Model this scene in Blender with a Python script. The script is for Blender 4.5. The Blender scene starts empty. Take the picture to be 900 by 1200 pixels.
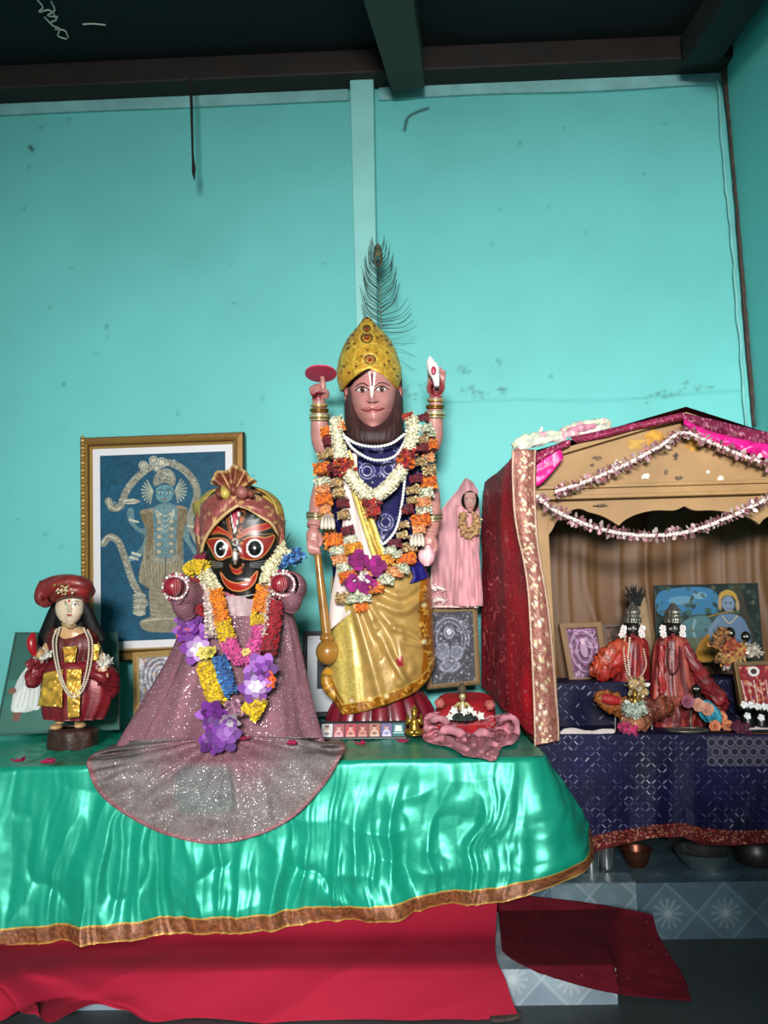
import bpy, math, random
import numpy as np
from mathutils import Vector, Matrix
random.seed(7); rng = np.random.default_rng(11)
PI = math.pi
SC = bpy.context.scene; COL = SC.collection
# ------------------------------------------------------------------ camera
H = 1.15; F = 900.0; PITCH = math.radians(7.5); ROLL = math.radians(1.45); YAW = math.radians(1.5)
WY = 3.6; TZ = 0.664; TF = 2.66
_f = Vector((-math.sin(YAW)*math.cos(PITCH), math.cos(YAW)*math.cos(PITCH), math.sin(PITCH)))
_r0 = Vector((math.cos(YAW), math.sin(YAW), 0)); _u0 = _r0.cross(_f)
RC = _r0*math.cos(ROLL) - _u0*math.sin(ROLL); UC = _u0*math.cos(ROLL) + _r0*math.sin(ROLL)
EYE = np.array((0, 0, H))
nF, nR, nU = np.array(_f), np.array(RC), np.array(UC)
def ray(px, py):
    px = np.asarray(px, float); py = np.asarray(py, float)
    return nF + ((px-450)/F)[..., None]*nR + ((600-py)/F)[..., None]*nU
def P(px, py, Y):
    """point of the vertical plane y = Y seen at a pixel of the photograph"""
    d = ray(px, py); t = np.asarray(Y, float)/d[..., 1]
    return EYE + d*t[..., None]
def PZ(px, py, z):
    d = ray(px, py); t = (z-H)/d[..., 2]
    return EYE + d*t[..., None]
def PX(px, py, X):
    d = ray(px, py); t = X/d[..., 0]
    return EYE + d*t[..., None]
cam = bpy.data.objects.new('camera', bpy.data.cameras.new('camera')); COL.objects.link(cam)
cam.matrix_world = Matrix(((RC.x, UC.x, -_f.x, 0), (RC.y, UC.y, -_f.y, 0), (RC.z, UC.z, -_f.z, H), (0, 0, 0, 1)))
cam.data.sensor_fit = 'VERTICAL'; cam.data.sensor_height = 36; cam.data.lens = F/1200*36; cam.data.clip_start = .01
SC.camera = cam
# ------------------------------------------------------------------ colour
def s2l(c):
    c = np.asarray(c, float)
    return np.where(c <= .04045, c/12.92, ((c+.055)/1.055)**2.4)
def hx(h):
    if isinstance(h, str):
        h = h.lstrip('#'); return np.array([int(h[i:i+2], 16)/255 for i in (0, 2, 4)])
    return np.asarray(h, float)
def lin(h): return tuple(s2l(hx(h)))+(1.0,)
# ------------------------------------------------------------------ noise
def vnoise(x, y, seed=0):
    x = np.asarray(x, float); y = np.asarray(y, float)
    xi = np.floor(x).astype(np.int64); yi = np.floor(y).astype(np.int64); fx = x-xi; fy = y-yi
    fx = fx*fx*(3-2*fx); fy = fy*fy*(3-2*fy)
    def h(a, b):
        n = (a*374761393 + b*668265263 + seed*974711) & 0x7fffffff
        n = ((n ^ (n >> 13))*1274126177) & 0x7fffffff
        return ((n ^ (n >> 16)) & 0xffff)/65535.0
    return (h(xi, yi)*(1-fx)+h(xi+1, yi)*fx)*(1-fy) + (h(xi, yi+1)*(1-fx)+h(xi+1, yi+1)*fx)*fy
def fbm(x, y, seed=0, o=3):
    v = 0; a = .5
    for i in range(o):
        v = v+a*(vnoise(x, y, seed+i*17)-.5); x = x*2.03; y = y*2.03; a *= .5
    return v
# ------------------------------------------------------------------ materials
MATS = {}
def mat(name, color=None, rough=.6, metal=0.0, spec=.5, noise=None, bump=None, sheen=0, coat=0, dots=None, cells=None, emit=None, rgh_noise=0):
    if name in MATS: return MATS[name]
    m = bpy.data.materials.new(name); m.use_nodes = True; nt = m.node_tree; N = nt.nodes; L = nt.links
    b = N['Principled BSDF']; tc = N.new('ShaderNodeTexCoord')
    b.inputs['Roughness'].default_value = rough; b.inputs['Metallic'].default_value = metal
    b.inputs['Specular IOR Level'].default_value = spec
    if sheen: b.inputs['Sheen Weight'].default_value = sheen
    if coat: b.inputs['Coat Weight'].default_value = coat; b.inputs['Coat Roughness'].default_value = .12
    if color is None:
        a = N.new('ShaderNodeAttribute'); a.attribute_name = 'col'; out = a.outputs['Color']
    else:
        a = N.new('ShaderNodeRGB'); a.outputs[0].default_value = lin(color); out = a.outputs[0]
    def mix(fac, c1, c2, mode='MIX'):
        x = N.new('ShaderNodeMix'); x.data_type = 'RGBA'; x.blend_type = mode
        for s, v in ((0, fac), (6, c1), (7, c2)):
            if hasattr(v, 'is_output'): L.new(v, x.inputs[s])
            else: x.inputs[s].default_value = v
        return x.outputs[2]
    def math_(op, a_, b_=0.0):
        x = N.new('ShaderNodeMath'); x.operation = op
        for i, v in enumerate((a_, b_)):
            if hasattr(v, 'is_output'): L.new(v, x.inputs[i])
            else: x.inputs[i].default_value = v
        return x.outputs[0]
    if noise:
        n = N.new('ShaderNodeTexNoise'); n.inputs['Scale'].default_value = noise[0]; n.inputs['Detail'].default_value = 5
        L.new(tc.outputs['Object'], n.inputs['Vector'])
        mr = N.new('ShaderNodeMapRange'); L.new(n.outputs['Fac'], mr.inputs[0])
        mr.inputs[1].default_value = .3; mr.inputs[2].default_value = .7; mr.inputs[3].default_value = 1-noise[1]; mr.inputs[4].default_value = 1+noise[1]*.6
        out = mix(1.0, out, mr.outputs[0], 'MULTIPLY')
    mtl = None
    if dots:      # sequins: scale, radius, colour, share of the cells, uses uv?
        v = N.new('ShaderNodeTexVoronoi'); v.inputs['Scale'].default_value = dots[0]
        L.new(tc.outputs['UV' if len(dots) > 4 and dots[4] else 'Object'], v.inputs['Vector'])
        near = math_('LESS_THAN', v.outputs['Distance'], dots[1])
        sx = N.new('ShaderNodeSeparateColor'); L.new(v.outputs['Color'], sx.inputs[0])
        f = math_('MULTIPLY', near, math_('LESS_THAN', sx.outputs[0], dots[3]))
        out = mix(f, out, lin(dots[2])); mtl = math_('MULTIPLY', f, .5)
        L.new(mtl, b.inputs['Metallic'])
        L.new(math_('SUBTRACT', rough, math_('MULTIPLY', f, max(rough-.3, 0))), b.inputs['Roughness'])
    if rgh_noise:
        n = N.new('ShaderNodeTexNoise'); n.inputs['Scale'].default_value = 9; L.new(tc.outputs['Object'], n.inputs['Vector'])
        L.new(math_('ADD', math_('MULTIPLY', n.outputs['Fac'], rgh_noise), rough-rgh_noise/2), b.inputs['Roughness'])
    L.new(out, b.inputs['Base Color'])
    hgt = None
    if cells:     # crinkled facets: scale, strength
        v = N.new('ShaderNodeTexVoronoi'); v.inputs['Scale'].default_value = cells[0]; L.new(tc.outputs['Object'], v.inputs['Vector'])
        hgt = v.outputs['Distance']; st = cells[1]
    elif bump:
        n = N.new('ShaderNodeTexNoise'); n.inputs['Scale'].default_value = bump[0]; n.inputs['Detail'].default_value = 4
        L.new(tc.outputs['Object'], n.inputs['Vector']); hgt = n.outputs['Fac']; st = bump[1]
    if hgt is not None:
        bp = N.new('ShaderNodeBump'); bp.inputs['Strength'].default_value = st; bp.inputs['Distance'].default_value = .004
        L.new(hgt, bp.inputs['Height']); L.new(bp.outputs[0], b.inputs['Normal'])
    if emit: b.inputs['Emission Color'].default_value = lin(emit[0]); b.inputs['Emission Strength'].default_value = emit[1]
    m.diffuse_color = lin(color) if color is not None else (.5, .5, .5, 1)
    MATS[name] = m
    return m
# ------------------------------------------------------------------ curves
def spline(pts, n=8, closed=False):
    """Catmull-Rom through rows of any width"""
    p = np.asarray(pts, float); m = len(p); out = []
    if m < 3 and not closed:
        t = np.linspace(0, 1, n+1)[:, None]; return p[0]*(1-t)+p[-1]*t
    segs = m if closed else m-1
    for i in range(segs):
        if closed: a, b, c, d = p[(i-1) % m], p[i], p[(i+1) % m], p[(i+2) % m]
        else:
            b, c = p[i], p[i+1]; a = p[i-1] if i else 2*b-c; d = p[i+2] if i+2 < m else 2*c-b
        for t in np.arange(n)/n:
            out.append(.5*((2*b)+(c-a)*t+(2*a-5*b+4*c-d)*t*t+(3*b-a-3*c+d)*t**3))
    if not closed: out.append(p[-1])
    return np.array(out)
def interp(x, tab):
    """smooth-ish table lookup: tab rows (x, values...)"""
    t = np.asarray(tab, float); return np.stack([np.interp(x, t[:, 0], t[:, i]) for i in range(1, t.shape[1])], -1)
# ------------------------------------------------------------------ mesh collector
class MB:
    def __init__(s): s.v = []; s.c = []; s.f = []; s.n = 0; s.uv = []
    def add(s, v, faces, col=None, uv=None):
        v = np.asarray(v, float).reshape(-1, 3); k = len(v)
        c = np.ones((k, 3))*hx(col if col is not None else '#ffffff') if (col is None or isinstance(col, str) or np.ndim(col) == 1) else np.asarray(col, float).reshape(-1, 3)
        s.v.append(v); s.c.append(c); s.uv.append(np.zeros((k, 2)) if uv is None else np.asarray(uv, float).reshape(-1, 2))
        n = s.n
        if isinstance(faces, np.ndarray): s.f.extend((faces+n).tolist())
        else: s.f.extend([tuple(i+n for i in f) for f in faces])
        s.n += k; return s
    def grid(s, X, col=None, wrap=False, uv=None, caps=False):
        X = np.asarray(X, float); nv, nu = X.shape[:2]
        i = np.arange(nv-1)[:, None]; j = np.arange(nu if wrap else nu-1)[None, :]; j2 = (j+1) % nu
        f = np.stack([i*nu+j, i*nu+j2, (i+1)*nu+j2, (i+1)*nu+j], -1).reshape(-1, 4)
        if uv is None:
            du = np.linspace(0, 1, nu)[None, :].repeat(nv, 0); dv = np.linspace(0, 1, nv)[:, None].repeat(nu, 1); uv = np.stack([du, dv], -1)
        if col is not None and not isinstance(col, str) and np.ndim(col) == 3 and np.shape(col)[1] == 1: col = np.repeat(col, nu, 1)
        base = s.n; s.add(X, f, col, uv)
        if caps and wrap:
            s.f.append(tuple(base+k for k in range(nu))); s.f.append(tuple(base+(nv-1)*nu+k for k in reversed(range(nu))))
        return s
    def tube(s, pts, r, n=8, col=None, closed=False, flat=1.0, caps=True, lump=0):
        p = np.asarray(pts, float); m = len(p); r = np.ones(m)*r
        if closed: t = np.roll(p, -1, 0)-np.roll(p, 1, 0)
        else: t = np.gradient(p, axis=0)
        t /= np.linalg.norm(t, axis=1)[:, None]+1e-12
        ref = np.array((0, -1., .01)); u = []
        a = np.cross(t[0], ref)
        if np.linalg.norm(a) < .2: a = np.cross(t[0], (1., 0, 0))
        for k in range(m):
            a = a-t[k]*np.dot(a, t[k]); a /= np.linalg.norm(a)+1e-12; u.append(a)
        u = np.array(u); w = np.cross(t, u)
        th = np.arange(n)/n*2*PI
        lf = 1.0 if not lump else (1+lump*(1-2*np.abs(vnoise(np.cos(th)[None]*1.6+np.arange(m)[:, None]*.33, np.sin(th)[None]*1.6+np.arange(m)[:, None]*.12, m)-.5)*4))[..., None]
        X = p[:, None]+lf*r[:, None, None]*(np.cos(th)[None, :, None]*u[:, None]+flat*np.sin(th)[None, :, None]*w[:, None])
        if col is not None and np.ndim(col) == 2 and not isinstance(col, str): col = np.repeat(np.asarray(col)[:, None], n, 1)
        if closed:
            X = np.concatenate([X, X[:1]]); 
            if col is not None and np.ndim(col) == 3: col = np.concatenate([col, col[:1]])
        return s.grid(X, col, wrap=True, caps=caps and not closed)
    def ball(s, c, r, nu=16, nv=10, col=None, rot=None):
        th = np.arange(nu)/nu*2*PI; ph = np.linspace(.02, PI-.02, nv)
        r = np.ones(3)*r
        X = np.stack([np.sin(ph)[:, None]*np.cos(th)*r[0], np.sin(ph)[:, None]*np.sin(th)*r[1], np.cos(ph)[:, None]*np.ones(nu)*r[2]], -1)
        if rot is not None: X = X@np.array(rot).T
        return s.grid(X+np.asarray(c, float), col, wrap=True, caps=True)
    def box(s, c, d, rot=None, col=None):
        q = np.array([(x, y, z) for x in (-.5, .5) for y in (-.5, .5) for z in (-.5, .5)])*np.asarray(d, float)
        if rot is not None: q = q@np.array(rot).T
        return s.add(q+np.asarray(c, float), [(0, 1, 3, 2), (4, 6, 7, 5), (0, 4, 5, 1), (2, 3, 7, 6), (0, 2, 6, 4), (1, 5, 7, 3)], col)
    def prism(s, a, b, col=None):
        """closed solid between two matching outlines"""
        a = np.asarray(a, float); b = np.asarray(b, float); n = len(a)
        f = [tuple(range(n))[::-1], tuple(range(n, 2*n))]+[(i, (i+1) % n, n+(i+1) % n, n+i) for i in range(n)]
        return s.add(np.concatenate([a, b]), f, col)
    def loft(s, rows, Y0, nseg=48, e=2.0, fold=None, col=None, m=6, caps=True):
        """stack of ovals: rows (py, centre px, half width px, half depth m, depth offset m)"""
        R = spline(rows, m) if m else np.asarray(rows, float); th = np.arange(nseg)/nseg*2*PI
        ct, st = np.sin(th), np.cos(th)                      # th 0 faces the camera
        cx = np.sign(ct)*np.abs(ct)**(2/e); cy = np.sign(st)*np.abs(st)**(2/e)
        mul = 1.0 if fold is None else fold(th[None, :], np.linspace(0, 1, len(R))[:, None])
        dy = R[:, 4:5]-R[:, 3:4]*cy[None]*mul
        X = P(R[:, 1:2]+R[:, 2:3]*cx[None]*mul, R[:, 0:1]+0*dy, Y0+R[:, 4:5]+0*dy)
        X[..., 1] = Y0+dy
        if callable(col): col = col(th[None, :]+0*dy, np.linspace(0, 1, len(R))[:, None]+0*dy, X)
        return s.grid(X, col, wrap=True, caps=caps)
    def limb(s, Y0, pts, n=12, m=6, col=None, flat=1.0, lump=0):
        """tube through rows (px, py, depth offset m, radius px)"""
        R = spline(pts, m) if m else np.asarray(pts, float)
        return s.tube(P(R[:, 0], R[:, 1], Y0+R[:, 2]), R[:, 3]*Y0/F, n, col, flat=flat, lump=lump)
    def blob(s, Y0, px, py, dy, rx, ry, rd=None, col=None, nu=16, nv=10, rot=None):
        k = Y0/F; return s.ball(P(px, py, Y0+dy), (rx*k, (rd if rd is not None else rx)*k, ry*k), nu, nv, col, rot)
    def arrays(s): return np.concatenate(s.v), np.concatenate(s.c), np.concatenate(s.uv), s.f
    def fuse(s, voxel=.004, smooth=6, paint=None):
        """one continuous skin over everything collected so far"""
        v, c, uv, f = s.arrays(); me = bpy.data.meshes.new('tmp'); me.from_pydata(v.tolist(), [], f); me.update()
        o = bpy.data.objects.new('tmp', me); COL.objects.link(o)
        r = o.modifiers.new('r', 'REMESH'); r.mode = 'VOXEL'; r.voxel_size = voxel; r.use_smooth_shade = True
        if smooth: q = o.modifiers.new('s', 'SMOOTH'); q.iterations = smooth; q.factor = .5
        dg = bpy.context.evaluated_depsgraph_get(); ev = o.evaluated_get(dg); em = ev.to_mesh()
        n = len(em.vertices); co = np.empty(n*3); em.vertices.foreach_get('co', co); co = co.reshape(-1, 3)
        fs = [tuple(p.vertices) for p in em.polygons]; ev.to_mesh_clear()
        bpy.data.objects.remove(o); bpy.data.meshes.remove(me)
        s.v = [co]; s.f = fs; s.n = n; s.uv = [np.zeros((n, 2))]
        s.c = [paint(co) if paint else np.ones((n, 3))]
        return s
    def build(s, name, material, parent=None, smooth=True, solid=0, at=None, bevel=0, sub=0):
        v, c, uv, f = s.arrays()
        if parent is not None:
            r = parent
            while r.parent is not None: r = r.parent
            off = np.array(r.location)
        else:
            off = np.asarray(at, float) if at is not None else np.array(((v[:, 0].min()+v[:, 0].max())/2, (v[:, 1].min()+v[:, 1].max())/2, v[:, 2].min()))
        me = bpy.data.meshes.new(name); me.from_pydata((v-off).tolist(), [], f)
        a = me.attributes.new('col', 'FLOAT_COLOR', 'POINT')
        a.data.foreach_set('color', np.concatenate([s2l(np.clip(c, 0, 1)), np.ones((len(c), 1))], 1).astype(np.float32).ravel())
        ul = me.uv_layers.new(name='uv'); li = np.empty(len(me.loops), np.int32); me.loops.foreach_get('vertex_index', li)
        ul.data.foreach_set('uv', uv[li].astype(np.float32).ravel())
        me.polygons.foreach_set('use_smooth', [bool(smooth)]*len(me.polygons))
        me.materials.append(material); me.update()
        o = bpy.data.objects.new(name, me); COL.objects.link(o)
        if parent is not None: o.parent = parent
        else: o.location = off
        if solid: q = o.modifiers.new('solid', 'SOLIDIFY'); q.thickness = abs(solid); q.offset = -1 if solid > 0 else 1
        if bevel: q = o.modifiers.new('bevel', 'BEVEL'); q.width = bevel; q.segments = 2; q.limit_method = 'ANGLE'
        if sub: q = o.modifiers.new('sub', 'SUBSURF'); q.levels = q.render_levels = sub
        return o
def tag(o, label, cat, group=None, kind=None):
    o['label'] = label; o['category'] = cat
    if group: o['group'] = group
    if kind: o['kind'] = kind
    return o
def thing(name, label, cat, loc, group=None):
    o = bpy.data.objects.new(name, None); COL.objects.link(o); o.location = tuple(loc); o.empty_display_size = .05
    return tag(o, label, cat, group)
def struct(o): o['kind'] = 'structure'; return o
def dup(root, loc, label=None):
    r = root.copy(); COL.objects.link(r); r.location = tuple(loc)
    if label: r['label'] = label
    for ch in list(root.children):
        c = ch.copy(); COL.objects.link(c); c.parent = r
        for g in list(ch.children):
            d = g.copy(); COL.objects.link(d); d.parent = c
    return r
# ------------------------------------------------------------------ painted patterns (colours of the thing itself)
class Cv:
    """a small canvas in photograph coordinates, turned into colours of a dense mesh"""
    def __init__(s, x0, y0, x1, y1, step, bg):
        s.nx = int(round((x1-x0)/step))+1; s.ny = int(round((y1-y0)/step))+1; s.st = step
        s.X, s.Y = np.meshgrid(np.linspace(x0, x1, s.nx), np.linspace(y0, y1, s.ny))
        s.a = np.ones((s.ny, s.nx, 3))*hx(bg)
    def put(s, m, col, a=1.0):
        m = np.clip(m, 0, 1)[..., None]*a; s.a = s.a*(1-m)+hx(col)*m; return s
    def ell(s, cx, cy, rx, ry, col, a=1, ang=0, soft=1.0):
        ca, sa = math.cos(math.radians(ang)), math.sin(math.radians(ang)); dx, dy = s.X-cx, s.Y-cy
        u, w = dx*ca+dy*sa, -dx*sa+dy*ca
        d = (np.sqrt((u/rx)**2+(w/ry)**2)-1)*min(rx, ry)
        return s.put(.5-d/(s.st*soft), col, a)
    def ring(s, cx, cy, rx, ry, w, col, a=1):
        d = np.abs(np.sqrt(((s.X-cx)/rx)**2+((s.Y-cy)/ry)**2)-1)*min(rx, ry)-w/2
        return s.put(.5-d/s.st, col, a)
    def poly(s, pts, col, a=1, sm=0):
        p = np.asarray(pts, float)
        if sm: p = spline(p, sm, True)
        ins = np.zeros(s.X.shape, bool); q = np.roll(p, -1, 0)
        for (x1, y1), (x2, y2) in zip(p, q):
            if y1 == y2: continue
            c = ((y1 > s.Y) != (y2 > s.Y)) & (s.X < (x2-x1)*(s.Y-y1)/(y2-y1)+x1); ins ^= c
        return s.put(ins.astype(float), col, a)
    def line(s, pts, w, col, a=1, sm=6, closed=False):
        p = spline(pts, sm, closed) if sm and len(pts) > 2 else np.asarray(pts, float)
        if closed: p = np.concatenate([p, p[:1]])
        d = np.full(s.X.shape, 1e9); ww = np.linspace(w[0], w[1], len(p)) if np.ndim(w) else np.full(len(p), w)
        for k in range(len(p)-1):
            a0, b0 = p[k], p[k+1]; e = b0-a0; l2 = e@e+1e-12
            t = np.clip(((s.X-a0[0])*e[0]+(s.Y-a0[1])*e[1])/l2, 0, 1)
            d = np.minimum(d, np.hypot(s.X-a0[0]-t*e[0], s.Y-a0[1]-t*e[1])-ww[k]/2)
        return s.put(.5-d/s.st, col, a)
    def speck(s, scale, amt, seed=0, col=None):
        n = fbm(s.X/scale, s.Y/scale, seed, 4)*2
        if col is None: s.a = np.clip(s.a*(1+amt*n[..., None]), 0, 1)
        else: s.put(np.clip(n*3+amt, 0, 1), col)
        return s
def petals(mb, path, r, per, size, cols, seed=0, flat=.45, out=.6, core=True, stuck=1.0):
    """little overlapping petals all round a path: a flower garland"""
    g = np.random.default_rng(seed); p = np.asarray(path, float); m = len(p)
    t = np.gradient(p, axis=0); L = np.linalg.norm(t, axis=1)[:, None]; t = t/(L+1e-9)
    r = np.ones(m)*r
    if core: mb.tube(p, r*.72, 8, cols[0])
    a = np.cross(t, (0, -1., .02)); a /= np.linalg.norm(a, axis=1)[:, None]+1e-9; b = np.cross(t, a)
    q = np.array([(0, 0, 0), (.5, .38, .12), (1, .16, .02), (1, -.16, .02), (.5, -.38, .12)])
    for k in range(per):
        i = min(int((k+g.random())/per*m), m-1); ph = k*2.399963+g.normal(0, .25)
        n = math.cos(ph)*a[i]+math.sin(ph)*b[i]
        d = n*out+t[i]*(g.random()-.5)*1.3+g.normal(0, .18, 3); d /= np.linalg.norm(d)
        w = np.cross(d, n+g.normal(0, .3, 3)); w /= np.linalg.norm(w)+1e-9; h = np.cross(w, d)
        sz = size*(.7+.6*g.random()); c = hx(cols[g.integers(0, len(cols))])*(.86+.24*g.random())
        base = p[i]+n*r[i]*.62+t[i]*(g.random()-.5)*L[i]*.7
        V = base+sz*(q[:, :1]*d+q[:, 1:2]*w+q[:, 2:]*h*flat*2)
        mb.add(V, [(0, 1, 2, 3, 4)], np.clip(c, 0, 1))
    return mb
def bloom(mb, c, r, n, cols, seed=0, up=(0, -1, .15), cup=.5, rings=3, wid=.42, tip=.85):
    """one open flower: rings of petals round a centre, facing `up`"""
    g = np.random.default_rng(seed); up = np.asarray(up, float); up /= np.linalg.norm(up)
    a = np.cross(up, (0, 0, 1.)); 
    if np.linalg.norm(a) < .1: a = np.cross(up, (1., 0, 0))
    a /= np.linalg.norm(a); b = np.cross(up, a); c = np.asarray(c, float)
    for k in range(rings):
        rr = r*(1-.27*k); el = cup*(.25+.55*k)
        for j in range(n):
            ph = 2*PI*(j+.5*(k % 2))/n+g.normal(0, .12); d = math.cos(ph)*a+math.sin(ph)*b; w = np.cross(up, d)
            V = []
            for (x, y) in ((.05, .08), (.45, 1), (.85, tip), (1.0, 0), (.85, -tip), (.45, -1), (.05, -.08)):
                V.append(c+rr*(d*x*math.cos(el)+up*(x*math.sin(el)+.10*k-.10*y*y*.8)+w*y*wid)+g.normal(0, .02*r, 3))
            col = np.clip(hx(cols[min(k, len(cols)-1)] if len(cols) <= rings else cols[g.integers(0, len(cols))])*(.88+.2*g.random()), 0, 1)
            mb.add(V, [(0, 1, 2, 3, 4, 5, 6)], col)
    return mb
def sample(cv, px, py):
    i = np.clip((np.asarray(px)-cv.X[0, 0])/(cv.X[0, -1]-cv.X[0, 0])*(cv.nx-1), 0, cv.nx-1.001); j = np.clip((np.asarray(py)-cv.Y[0, 0])/(cv.Y[-1, 0]-cv.Y[0, 0])*(cv.ny-1), 0, cv.ny-1.001)
    i0, j0 = i.astype(int), j.astype(int); fi, fj = (i-i0)[..., None], (j-j0)[..., None]; a = cv.a
    return (a[j0, i0]*(1-fi)+a[j0, i0+1]*fi)*(1-fj)+(a[j0+1, i0]*(1-fi)+a[j0+1, i0+1]*fi)*fj
def topx(co):
    """pixel of world points (to lay painted patterns and folds out on a body)"""
    d = co-EYE; z = d@nF; return 450+F*(d@nR)/z, 600-F*(d@nU)/z
def fold_lines(cv, lines):
    for pts, w, h in lines:
        p = spline(pts, 8); d = np.full(cv.X.shape, 1e9)
        for a0, b0 in zip(p[:-1], p[1:]):
            e = b0-a0; t = np.clip(((cv.X-a0[0])*e[0]+(cv.Y-a0[1])*e[1])/(e@e+1e-9), 0, 1); d = np.minimum(d, np.hypot(cv.X-a0[0]-t*e[0], cv.Y-a0[1]-t*e[1]))
        cv.a = cv.a+(h*np.exp(-(d/w)**2))[..., None]
    return cv
def bangle(Y0, x, y, dy, rx, ry, w, col, par, n=3, gap=2.2, m=None):
    b = MB(); a = np.linspace(0, 2*PI, 29)
    for i in range(n):
        px, py = x+rx*np.cos(a), y+i*gap+ry*np.sin(a); q = P(px, py, Y0+dy); q[:, 1] -= rx*Y0/F*np.sin(a); b.tube(q, w*Y0/F, 6, col if isinstance(col, str) else col[i % len(col)])
    return b.build('bangle', m or mat('bangle_metal', None, rough=.3, metal=.7), par)
petm = mat('petals', None, rough=.8, sheen=.15); pearl = mat('pearl', '#e9e6e6', rough=.35)
def beads(path, r, gap, mbx, col=None):
    L = np.concatenate([[0], np.cumsum(np.linalg.norm(np.diff(path, axis=0), axis=1))]); 
    for d in np.arange(0, L[-1], gap): mbx.ball([np.interp(d, L, path[:, i]) for i in range(3)], r, 8, 6, col)
# ================================================================== the room
def wp(px, py): q = P(px, py, WY); return q[0], q[2]
XR = float(P(866, 300, WY)[0]); XL = -2.7; YF = -2.6
ZT = float(P(450, 104, WY)[2]); ZC = ZT+.135
wallm = mat('teal_paint', None, rough=.62, spec=.35, noise=(1.6, .06), bump=(60, .25))
cv = Cv(XL, 0, XR, ZT+.12, .011, '#6ac0bd')
cv.speck(.5, .05, 3)
for k in range(46):          # grime and chips with a shape of their own
    px, py = rng.uniform(0, 870), rng.uniform(130, 700); x, z = wp(px, py); cv.ell(x, z, rng.uniform(.004, .012), rng.uniform(.004, .014), '#3a7f7e', .5)
for px, py, rx, ry in ((562, 462, .03, .015), (552, 457, .02, .012), (590, 458, .02, .01), (484, 460, .03, .02), (497, 455, .02, .02), (772, 464, .05, .015), (790, 462, .03, .012), (818, 452, .035, .017), (545, 433, .015, .012)):
    x, z = wp(px, py)
    for j in range(9): cv.ell(x+rng.normal(0, rx), z+rng.normal(0, ry), rng.uniform(.004, .009), rng.uniform(.003, .006), '#39605f', .45)
cv.line([wp(*q) for q in ((520, 472), (600, 468), (700, 470), (800, 462), (870, 458))], .010, '#3d8c8b', .35)
cv.line([wp(*q) for q in ((474, 153), (478, 138), (490, 131), (502, 127))], .012, '#213c3c', .9)
cv.line([wp(*q) for q in ((35, 172), (38, 176))], .015, '#213c3c', .9)
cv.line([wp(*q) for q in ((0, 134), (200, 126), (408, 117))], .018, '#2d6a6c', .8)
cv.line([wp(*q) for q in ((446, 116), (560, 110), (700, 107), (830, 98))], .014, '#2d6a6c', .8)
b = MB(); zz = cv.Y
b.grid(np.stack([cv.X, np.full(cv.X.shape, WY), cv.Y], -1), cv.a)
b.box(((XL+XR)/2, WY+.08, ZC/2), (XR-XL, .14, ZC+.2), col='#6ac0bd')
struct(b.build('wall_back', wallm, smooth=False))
b = MB().box((XR+.06, (WY+YF)/2, ZC/2), (.12, WY-YF+.4, ZC+.2), col='#6ac0bd'); struct(b.build('wall_right', wallm, smooth=False))
b = MB().box((XL-.06, (WY+YF)/2, ZC/2), (.12, WY-YF+.4, ZC+.2), col='#6ac0bd'); struct(b.build('wall_left', wallm, smooth=False))
DX0, DX1, DZ = -.85, .85, 2.78       # the doorway behind the photographer
b = MB()
b.box(((XL+DX0)/2, YF-.06, ZC/2), (DX0-XL, .12, ZC), col='#6ac0bd'); b.box(((XR+DX1)/2, YF-.06, ZC/2), (XR-DX1, .12, ZC), col='#6ac0bd')
b.box(((DX0+DX1)/2, YF-.06, (ZC+DZ)/2), (DX1-DX0, .12, ZC-DZ), col='#6ac0bd')
struct(b.build('wall_front', wallm, smooth=False))
b = MB().box(((.14+XR)/2, -.9, .86), (XR-.14, .09, 1.72), col='#6ac0bd'); struct(b.build('wall_added_shade', wallm, smooth=False))  # unseen half wall, added behind the camera to shade the shrine and lower right
fm = mat('dark_floor', '#3c4043', rough=.55, noise=(3, .35), bump=(30, .2))
b = MB().box(((XL+XR)/2, (WY+YF)/2, -.05), (XR-XL+.3, WY-YF+.4, .1)); struct(b.build('floor', fm, smooth=False))
cm = mat('ceiling_board', '#0b1118', rough=.85, noise=(2, .3))
b = MB().box(((XL+XR)/2, (WY+YF)/2, ZC+.05), (XR-XL+.3, WY-YF+.4, .1)); struct(b.build('ceiling', cm, smooth=False))
# post, plaster band, wall plate
pm = mat('post_paint', '#8fd0cc', rough=.6, noise=(5, .10), bump=(40, .3))
a0, a1, c0, c1 = P(409, 57, 3.52), P(437, 57, 3.52), P(418, 420, 3.52), P(443, 420, 3.52)
def ext(a, c, z): t = (z-a[2])/(c[2]-a[2]); return a+(c-a)*t
f = [ext(a0, c0, .0), ext(a1, c1, .0), a1, a0]
b = MB().prism(f, [q+np.array((0, .085, 0)) for q in f]); struct(b.build('trim_post', pm, smooth=False, bevel=.006))
bandm = mat('plaster_band', '#86bdbd', rough=.7, noise=(7, .22), bump=(25, .5))
for nm, top, bot in (('trim_band_near_post', ((-60, 116), (100, 110), (230, 106), (408, 101)), ((-60, 138), (100, 130), (230, 125), (408, 117))),
                     ('trim_band_beyond_post', ((444, 101), (560, 95), (700, 91), (846, 83)), ((444, 117), (560, 110), (700, 106), (846, 97)))):
    T, B_ = spline(top, 12), spline(bot, 12); b = MB()
    T[:, 1] += fbm(T[:, 0]/25, T[:, 1]*0, 5)*5
    for y0, y1 in ((3.585, 3.62),):
        A = P(T[:, 0], T[:, 1], y0); Bq = P(B_[:, 0], B_[:, 1], y0); A2, B2 = A.copy(), Bq.copy(); A2[:, 1] = B2[:, 1] = y1
        b.grid(np.stack([A2, A, Bq, B2]))
    struct(b.build(nm, bandm, smooth=False))
wm = mat('old_wood', '#241914', rough=.7, noise=(8, .4), bump=(30, .4))
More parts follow.
